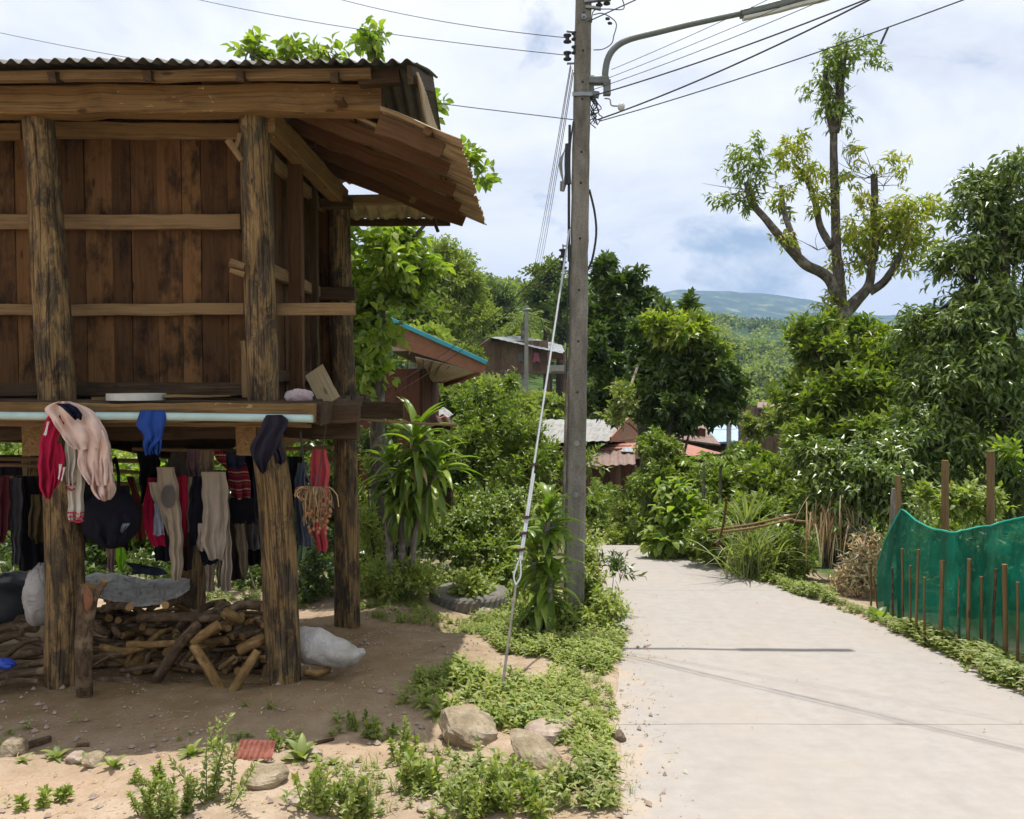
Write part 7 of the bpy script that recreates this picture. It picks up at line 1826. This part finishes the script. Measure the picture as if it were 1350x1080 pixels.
# brush pile
rng = rng_(); root = thing('brush_pile', 'heap of dry pale leaves and twigs left of the green net', 'brush pile', gp(1135, 800))
mb = MB(); n_ = 900; u = rng.rand(n_); px = 1150 - 42 * u + rng.randn(n_) * 10; py = 715 + 75 * u + rng.randn(n_) * 10; pts = np.array([P(a, b, 8.45 + .25 * rng.rand()) for a, b in zip(px, np.minimum(py, 796))])
leaves(mb, pts, rng.randn(n_, 3) * [1, 1, .6] - [0, 0, .4], .06 + .05 * rng.rand(n_), .035, rng, curl=.6, fold=.5, detail=1, flatten=.1); mb.build('dry_leaves', M['lf_dry'], root)
mb = MB()
for k in range(70):
    a = (1158 - 50 * rng.rand() ** 1.3, 700 + 80 * rng.rand()); e = (a[0] + rng.randn() * 28, a[1] - 35 * rng.rand() - 5)
    tube(mb, [P(*a, 8.8), P((a[0] + e[0]) / 2 + rng.randn() * 4, (a[1] + e[1]) / 2 + rng.randn() * 4, 8.8 + rng.randn() * .1), P(*e, 8.8 + rng.randn() * .15)], [.007, .006, .003], n=4, sub=6)
tube(mb, [P(1103, 743, 8.5), P(1125, 738, 8.4), P(1137, 722, 8.5), P(1143, 700, 8.6)], [.008, .009, .006], n=6, sub=10)
mb.build('twigs', M['palebark'], root)
bush('pale_weed_shrub', 'dull pale leaved shoots above the brush pile', 'shrub', [B_(1125, 690, 8.9, 26, 18, .25, 22), B_(1135, 720, 8.8, 20, 16, .2, 14)], 'mango', 'lf_creep', L=.12, W=.045)
# seedlings inside the net
bush('seedling_patch', 'pale green seedlings growing inside the green net between the posts', 'seedlings', [B_(1235, 668, 7.9, 18, 16, .2, 34), B_(1275, 672, 7.9, 26, 18, .25, 60), B_(1310, 665, 7.8, 20, 18, .2, 36), B_(1262, 652, 7.9, 14, 10, .2, 18)], 'rose', 'lf_weed', L=.075, W=.04, stemmat='stemgreen', stemr=.005)
bush('net_undergrowth', 'dark leafy growth hidden behind the green net', 'undergrowth', [B_(1260, 730, 8.3, 50, 34, .35, 60), B_(1340, 740, 8.0, 50, 40, .35, 60)], 'jack', 'lf_mid')
def rosette(name, label, c, n_, L, W_, mat, el0=1.1, el1=.2, group=None, cat='weed'):
    rng = rng_(); mb = MB(); a = np.arange(n_) * 2.4 + rng.rand() * 6; el = np.linspace(el0, el1, n_) + rng.randn(n_) * .1
    D = np.stack([np.cos(a) * np.cos(el), np.sin(a) * np.cos(el), np.sin(el)], 1)
    blades(mb, np.tile(c, (n_, 1)), D, L * (.75 + .4 * rng.rand(n_)), W_ * (.8 + .3 * rng.rand(n_)), .9, rng, seg=6, taper=1.4, base=.2)
    return tag(mb.build(name, M[mat], loc=c, smooth=True), label, cat, group)
rosette('tobacco_seedling', 'bright green broad leaved seedling at the corner of the net', gp(1158, 818), 8, .20, .085, 'lf_bright', 1.2, .3)
for k, (px, py, L, n_, lb) in enumerate([(252, 996, .095, 9, 'broad leaved weed in the middle of the shade edge'), (398, 1002, .13, 12, 'broad leaved weed right of the broken red tile'), (282, 985, .08, 7, 'small broad leaved weed left of the red tile'), (75, 1000, .085, 8, 'broad leaved weed at the far left shade edge'), (118, 1005, .08, 7, 'broad leaved weed beside the small brown stone'), (150, 1012, .09, 7, 'broad leaved weed right of the small brown stone'), (440, 1008, .07, 8, 'broad leaved weed at the corner of the hut shadow'), (600, 1040, .10, 9, 'broad leaved weed at the bottom centre'), (575, 945, .11, 8, 'broad leaf weed on the left of the large buff rock'), (690, 1040, .10, 9, 'broad leaved weed before the wedge shaped rock'), (30, 1004, .06, 6, 'small weed beside the buff stone at the left edge')]):
    rosette('broad_leaf_weed', lb, gp(px, py), n_, L, L * .42, 'lf_creep', 1.1, .15, 'broad leaved weeds along the shade edge')
def upweed(px, py, h, n_, label, spread=.10, L=.03, mat='lf_weed'):
    rng = rng_(); c = gp(px, py); mb = MB()
    A = c + np.stack([rng.randn(n_) * spread * .4, rng.randn(n_) * spread * .4, np.zeros(n_)], 1)
    D = nrm(np.stack([rng.randn(n_) * .34, rng.randn(n_) * .34, np.ones(n_)], 1))
    root = thing('small_leaf_weed', label, 'weed', c, 'small leaved weeds in the foreground')
    L = L * (.7 + .8 * rng.rand()); mat = 'lf_weed' if rng.rand() < .6 else 'lf_creep'
    sprigs(mb, A, D, int(30 * .03 / L) + 6, h * .9, L * 1.2, L * .62, rng, .85, 0, 1, .2, .1, twig=None)
    mb.build('leaves', M[mat], root)
    mb = MB()
    for i in range(n_): tube(mb, [A[i] - [0, 0, .02], A[i] + D[i] * h * .9], [.003, .0015], n=4)
    mb.build('stems', M['stemgreen'], root)
for k, a in enumerate([(291, 1052, .31, 9, 'tallest small leaved weed standing left of the flat grey stone'), (222, 1078, .16, 12, 'wide small leaved weed at the bottom edge left of the tall weed'), (200, 1072, .12, 9, 'small leaved weed at the left of the wide bottom weed'), (415, 1074, .20, 8, 'small leaved weed by the low pinkish stone'), (470, 1078, .16, 10, 'small leaved weed clump at the bottom left of centre'), (560, 1040, .14, 9, 'small leaved weed left of the bottom centre rosette'), (620, 1075, .17, 14, 'dense small leaved weed clump at the bottom centre'), (660, 1060, .16, 12, 'dense small leaved weed below the wedge shaped rock'), (530, 1000, .16, 5, 'slender weed in the gravel left of the large rock'), (500, 975, .12, 5, 'slender weed at the corner of the shadow'), (460, 960, .10, 5, 'dark weed in the hut shadow near its corner'), (200, 1035, .07, 6, 'low weed on the sunlit soil at left'), (62, 1060, .05, 5, 'tiny weed on the soil at lower left'), (380, 990, .10, 4, 'thin weed left of the large broad leaved weed'), (700, 1070, .14, 10, 'small leaved weed at the bottom right of centre'), (760, 1040, .12, 8, 'small leaved weed near the lane edge')]):
    upweed(*a[:4], a[4])

# ================================================================== ground cover (uncountable)
def cover(name, label, poly, dens, kinds, rng, mat, hsc=1.0, ymin=3, noise=.0, thresh=-.1):
    P2 = np.array([gp(*p_)[:2] for p_ in poly]); lo = P2.min(0) - .1; hi = P2.max(0) + .1
    N = int((hi[0] - lo[0]) * (hi[1] - lo[1]) * dens)
    x = lo[0] + (hi[0] - lo[0]) * rng.rand(N); y = lo[1] + (hi[1] - lo[1]) * rng.rand(N)
    edge = .08 * fbm(x * 3, y * 3, 44)
    m_ = inpoly(x + edge, y + edge, [tuple(p_) for p_ in P2]) & (fbm(x * 2.2, y * 2.2, 51, 3) > thresh)
    x, y = x[m_], y[m_]; z = hfun(x, y); A = np.stack([x, y, z], 1); n = len(x)
    big = np.clip(.75 + 1.1 * fbm(x * 1.7, y * 1.7, 61, 2), .4, 1.6)
    mb = MB()
    for kd, fr, L, W_, h in kinds:
        s = rng.rand(n) < fr; a = A[s]; g_ = big[s] * hsc; q = len(a)
        if kd == 'ros':
            for j in range(6):
                an = j * 2.4 + rng.rand(q) * .8; el = 1.1 - .15 * j + rng.randn(q) * .15
                D = np.stack([np.cos(an) * np.cos(el), np.sin(an) * np.cos(el), np.sin(el)], 1)
                leaves(mb, a + [0, 0, .004], D, L * g_ * (.7 + .5 * rng.rand(q)), W_ * g_, rng, detail=1, curl=.3, fold=.25, flatten=.9)
        elif kd == 'up':
            D = nrm(np.stack([rng.randn(q) * .35, rng.randn(q) * .35, np.ones(q)], 1))
            for j in range(7):
                an = j * 2.4; d = nrm(D * .35 + np.stack([np.cos(an + rng.rand(q)), np.sin(an + rng.rand(q)), np.full(q, .25)], 1))
                leaves(mb, a + D * (h * g_ * (j + 1) / 7)[:, None], d, L * g_ * (.7 + .5 * rng.rand(q)), W_ * g_, rng, detail=1, curl=.25, fold=.25, flatten=.85)
        elif kd == 'gr':
            a = np.repeat(a, 5, 0) + rng.randn(q * 5, 3) * [.015, .015, 0]; an = rng.rand(q * 5) * 6.28; el = 1.2 + rng.randn(q * 5) * .25
            D = np.stack([np.cos(an) * np.cos(el), np.sin(an) * np.cos(el), np.sin(el)], 1)
            blades(mb, a, D, L * (.6 + .7 * rng.rand(q * 5)), W_, .9, rng, seg=4, taper=.8, base=.8)
    o = mb.build(name, M[mat]); return tag(o, label, 'ground cover', None, 'stuff')
K1 = [('ros', .5, .074, .030, 0), ('up', .7, .047, .022, .085), ('gr', .12, .12, .004, 0)]
K2 = [('ros', .25, .055, .026, 0), ('up', .8, .042, .022, .07), ('gr', .1, .10, .004, 0)]
cover('weeds', 'bright green creeping weeds between the rocks and the lane', [(548, 905), (600, 872), (650, 895), (720, 880), (800, 888), (808, 905), (812, 960), (806, 1010), (800, 1040), (770, 1010), (740, 985), (690, 970), (640, 960), (600, 950), (560, 940)], 520, K1, rng_(), 'lf_weed', thresh=-.32)
cover('weeds', 'mixed weeds below the large buff rock', [(470, 1010), (560, 985), (620, 990), (700, 1025), (800, 1010), (815, 1080), (690, 1085), (540, 1085), (440, 1080), (380, 1040), (420, 1010)], 300, K1, rng_(), 'lf_creep', thresh=.0)
cover('weeds', 'leafy ground cover round the pole foot and under the guy wire', [(600, 825), (680, 800), (760, 812), (810, 800), (838, 838), (815, 872), (800, 888), (720, 872), (660, 862), (640, 845)], 520, K1, rng_(), 'lf_weed', hsc=.95, thresh=-.4)
cover('weeds', 'green weeds before the shrubs right of the back post', [(470, 800), (540, 790), (570, 800), (572, 812), (600, 818), (660, 818), (672, 826), (620, 838), (560, 822), (500, 822), (470, 812)], 420, K1, rng_(), 'lf_weed', thresh=-.15)
cover('weeds', 'weeds growing into the shade behind the granary', [(260, 790), (300, 770), (440, 770), (560, 775), (640, 790), (560, 800), (440, 806), (300, 806)], 200, K1, rng_(), 'lf_creep', thresh=-.1)
cover('verge_plants', 'dense low leafy plants along the right edge of the lane', [(1048, 780), (1100, 795), (1165, 815), (1240, 848), (1300, 868), (1420, 900), (1420, 960), (1345, 922), (1270, 882), (1200, 846), (1120, 812), (1050, 790)], 900, K2, rng_(), 'lf_creep', hsc=1.35, thresh=-.7)
cover('verge_grass', 'grassy weeds along the far right edge of the lane', [(850, 728), (900, 736), (960, 745), (1050, 772), (1100, 790), (1050, 792), (1000, 774), (958, 758), (900, 745), (848, 733)], 420, K1, rng_(), 'lf_weed', hsc=1.3, thresh=-.5)
cover('weeds', 'sparse weeds scattered over the bare soil', [(0, 960), (200, 930), (440, 930), (540, 985), (440, 1080), (0, 1080)], 26, K1, rng_(), 'lf_creep', hsc=.8, thresh=.05)
cover('weeds', 'low weeds in the hut shadow beside the sunlit patch', [(530, 905), (560, 888), (575, 905), (560, 940), (530, 935)], 420, K1, rng_(), 'lf_weed', thresh=-.5)
cover('lane_edge_grass', 'thin dry grass and seedlings on the lane edge', [(800, 1040), (815, 1000), (822, 1000), (840, 1080), (790, 1085)], 200, [('gr', .9, .09, .003, 0), ('ros', .2, .03, .015, 0)], rng_(), 'lf_grass', thresh=-.2)
# fallen leaves and twigs
rng = rng_(); n_ = 2600; x = -3 + 7 * rng.rand(n_); y = 3.1 + 6 * rng.rand(n_); keep = ~((x > road_l(y) + .35) & (x < road_r(y) - .15)) | (rng.rand(n_) < .04); x, y = x[keep], y[keep]
rm = roadmask(x, y); z = np.where(rm > .5, hbase(x, y) + .05, hfun(x, y)) + .008
mb = MB(); leaves(mb, np.stack([x, y, z], 1), np.stack([rng.randn(len(x)), rng.randn(len(x)), rng.randn(len(x)) * .1], 1), .012 + .032 * rng.rand(len(x)) ** 2, .010, rng, curl=.3, fold=.3, flatten=.8)
tag(mb.build('leaf_litter', M['lf_dry']), 'dry fallen leaves scattered on soil and lane', None, None, 'stuff')
# dry stalks
rng = rng_(); n_ = 700; x = -3 + 4.2 * rng.rand(n_); y = 3.1 + 4.5 * rng.rand(n_) ** 1.3; keep = x < road_l(y) + .3; x, y = x[keep], y[keep]; a = rng.rand(len(x)) * 6.28
mb = MB(); z = np.maximum(hfun(x, y), np.where(x > road_l(y) - .1, hbase(x, y) + .045, -9)) + .004
D = np.stack([np.cos(a), np.sin(a), .08 * rng.randn(len(x))], 1)
blades(mb, np.stack([x, y, z], 1), D, .03 + .10 * rng.rand(len(x)) ** 2, .003, .15, rng, seg=3, base=1.0); tag(mb.build('dry_stalks', M['lf_dry']), 'dry stalks and straw lying on the soil', None, None, 'stuff')
# loose gravel and crumbs of earth
rng = rng_(); mb = MB(); n_ = 3200
x = -3.2 + 4.6 * rng.rand(n_); y = 3.0 + 4.6 * rng.rand(n_) ** 1.2; keep = (x < road_l(y) + .35 - .25 * rng.rand(n_)) & (fbm(x * 1.6, y * 1.6, 71, 3) > -.12)
for xx, yy in zip(x[keep], y[keep]):
    r = .004 + .020 * rng.rand() ** 4; zz = max(float(hfun(xx, yy)), float(hbase(xx, yy) + .045) if xx > road_l(yy) - .02 else -9)
    D = nrm(rng.randn(6, 3)); c = np.array([xx, yy, zz + r * .4])
    oc = np.array([[1, 0, 0], [-1, 0, 0], [0, 1, 0], [0, -1, 0], [0, 0, .8], [0, 0, -.8]]) * (.7 + .6 * rng.rand(6, 1)) * r
    a = rng.rand() * 6; oc = np.stack([oc[:, 0] * math.cos(a) - oc[:, 1] * math.sin(a), oc[:, 0] * math.sin(a) + oc[:, 1] * math.cos(a), oc[:, 2]], 1)
    mb.add(oc + c, [(0, 2, 4), (2, 1, 4), (1, 3, 4), (3, 0, 4), (2, 0, 5), (1, 2, 5), (3, 1, 5), (0, 3, 5)])
tag(mb.build('gravel', M['rockpink']), 'loose pinkish gravel strewn over the soil', None, None, 'stuff')

# ================================================================== undergrowth and woods (uncountable)
def mass(mb, C, rr, m_, size, rng, squash=.8):
    C = np.repeat(C, m_, 0); rr = np.repeat(rr, m_)[:, None]
    u = nrm(rng.randn(len(C), 3)); u[:, 2] = np.abs(u[:, 2]) * .9 + .05 * rng.randn(len(C))
    lump = 1 + .25 * np.sin(u[:, :1] * 7 + rr * 9) * np.sin(u[:, 1:2] * 6 + rr * 5)
    A = C + u * rr * lump * [1, 1, squash * 1.5] * (.75 + .3 * rng.rand(len(C), 1))
    leaves(mb, A, u + rng.randn(len(C), 3) * .6, size * (.6 + .8 * rng.rand(len(C))), size * .6, rng, detail=0, flatten=.4, curl=.2)
def scatter(y0, y1, n, rng, a=40, extra=None):
    r = np.sqrt(y0 ** 2 + (y1 ** 2 - y0 ** 2) * rng.rand(n)); t = np.radians(-a + 2 * a * rng.rand(n)); x = r * np.tan(t) * .95; return x, r
rng = rng_()
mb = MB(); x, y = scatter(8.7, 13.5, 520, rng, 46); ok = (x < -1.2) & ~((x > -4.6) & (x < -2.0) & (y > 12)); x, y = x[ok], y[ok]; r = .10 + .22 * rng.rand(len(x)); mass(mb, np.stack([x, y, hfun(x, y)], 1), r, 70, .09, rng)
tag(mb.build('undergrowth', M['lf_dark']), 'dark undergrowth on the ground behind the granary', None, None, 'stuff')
mb = MB(); x, y = scatter(13.5, 24, 900, rng, 42)
ok = (np.abs(x - np.interp(y, [13, 16, 18, 20, 22, 26], [2.0, 1.6, 2.0, 2.2, 1.6, -2])) > .75) & ~((x > -4.6) & (x < -1.0) & (y > 12) & (y < 18)) & ~((y > 20) & (y < 26) & (x > .4) & (x < 4.2))
x, y = x[ok], y[ok]; px_ = 675 + F * x / y; r = (.22 + .3 * rng.rand(len(x))) * np.where((px_ > 755) & (px_ < 860), .25, 1); mass(mb, np.stack([x, y, hfun(x, y)], 1), r, 60, .14, rng)
tag(mb.build('undergrowth', M['lf_mid']), 'green undergrowth covering the ground beyond the lane', None, None, 'stuff')
mb = MB(); x, y = scatter(23, 48, 2200, rng, 40); ok = ~((y > 20) & (y < 26) & (x > .4) & (x < 4.2)) & ~((y > 36) & (y < 43) & (x > -1.2) & (x < 3.0)) & ~((y > 24) & (y < 38) & (x > 3.2) & (x < 12)); x, y = x[ok], y[ok]; r = .35 + .5 * rng.rand(len(x)); mass(mb, np.stack([x, y, hfun(x, y)], 1), r, 46, .28, rng)
tag(mb.build('undergrowth', M['lf_farlight']), 'light green scrub on the near valley slopes', None, None, 'stuff')
def wood(name, label, y0, y1, n, m_, size, r0, r1, mats, a=40):
    for i, mt in enumerate(mats):
        mb = MB(); x, y = scatter(y0, y1, n // len(mats), rng, a)
        ok = (fbm(x / (y * .10), np.log(y) * 9, 91 + i, 3) > -.16) if y0 > 90 else np.ones(len(x), bool)
        if y0 < 60: ok &= ~((y < 56) & (x > -2.5) & (x < 3.5))
        x, y = x[ok], y[ok]; r = r0 + (r1 - r0) * rng.rand(len(x)); C = np.stack([x, y, hfun(x, y) + r * .35], 1)
        mass(mb, C, r, m_, size, rng, .75)
        tag(mb.build(name, M[mt]), label + [' in mid green', ' in dark green', ' in light green'][i], None, None, 'stuff')
wood('hillside_wood', 'dense trees on the near hillside', 48, 100, 620, 190, .55, 1.0, 2.3, ['lf_far', 'lf_fardark', 'lf_farlight'])
wood('valley_forest', 'forest on the middle hill', 95, 260, 2600, 80, .9, 1.3, 2.9, ['lf_far', 'lf_fardark', 'lf_farlight'])
wood('far_forest', 'forest on the distant hill', 250, 620, 5200, 36, 1.7, 1.9, 3.9, ['lf_far', 'lf_fardark', 'lf_farlight'], 38)
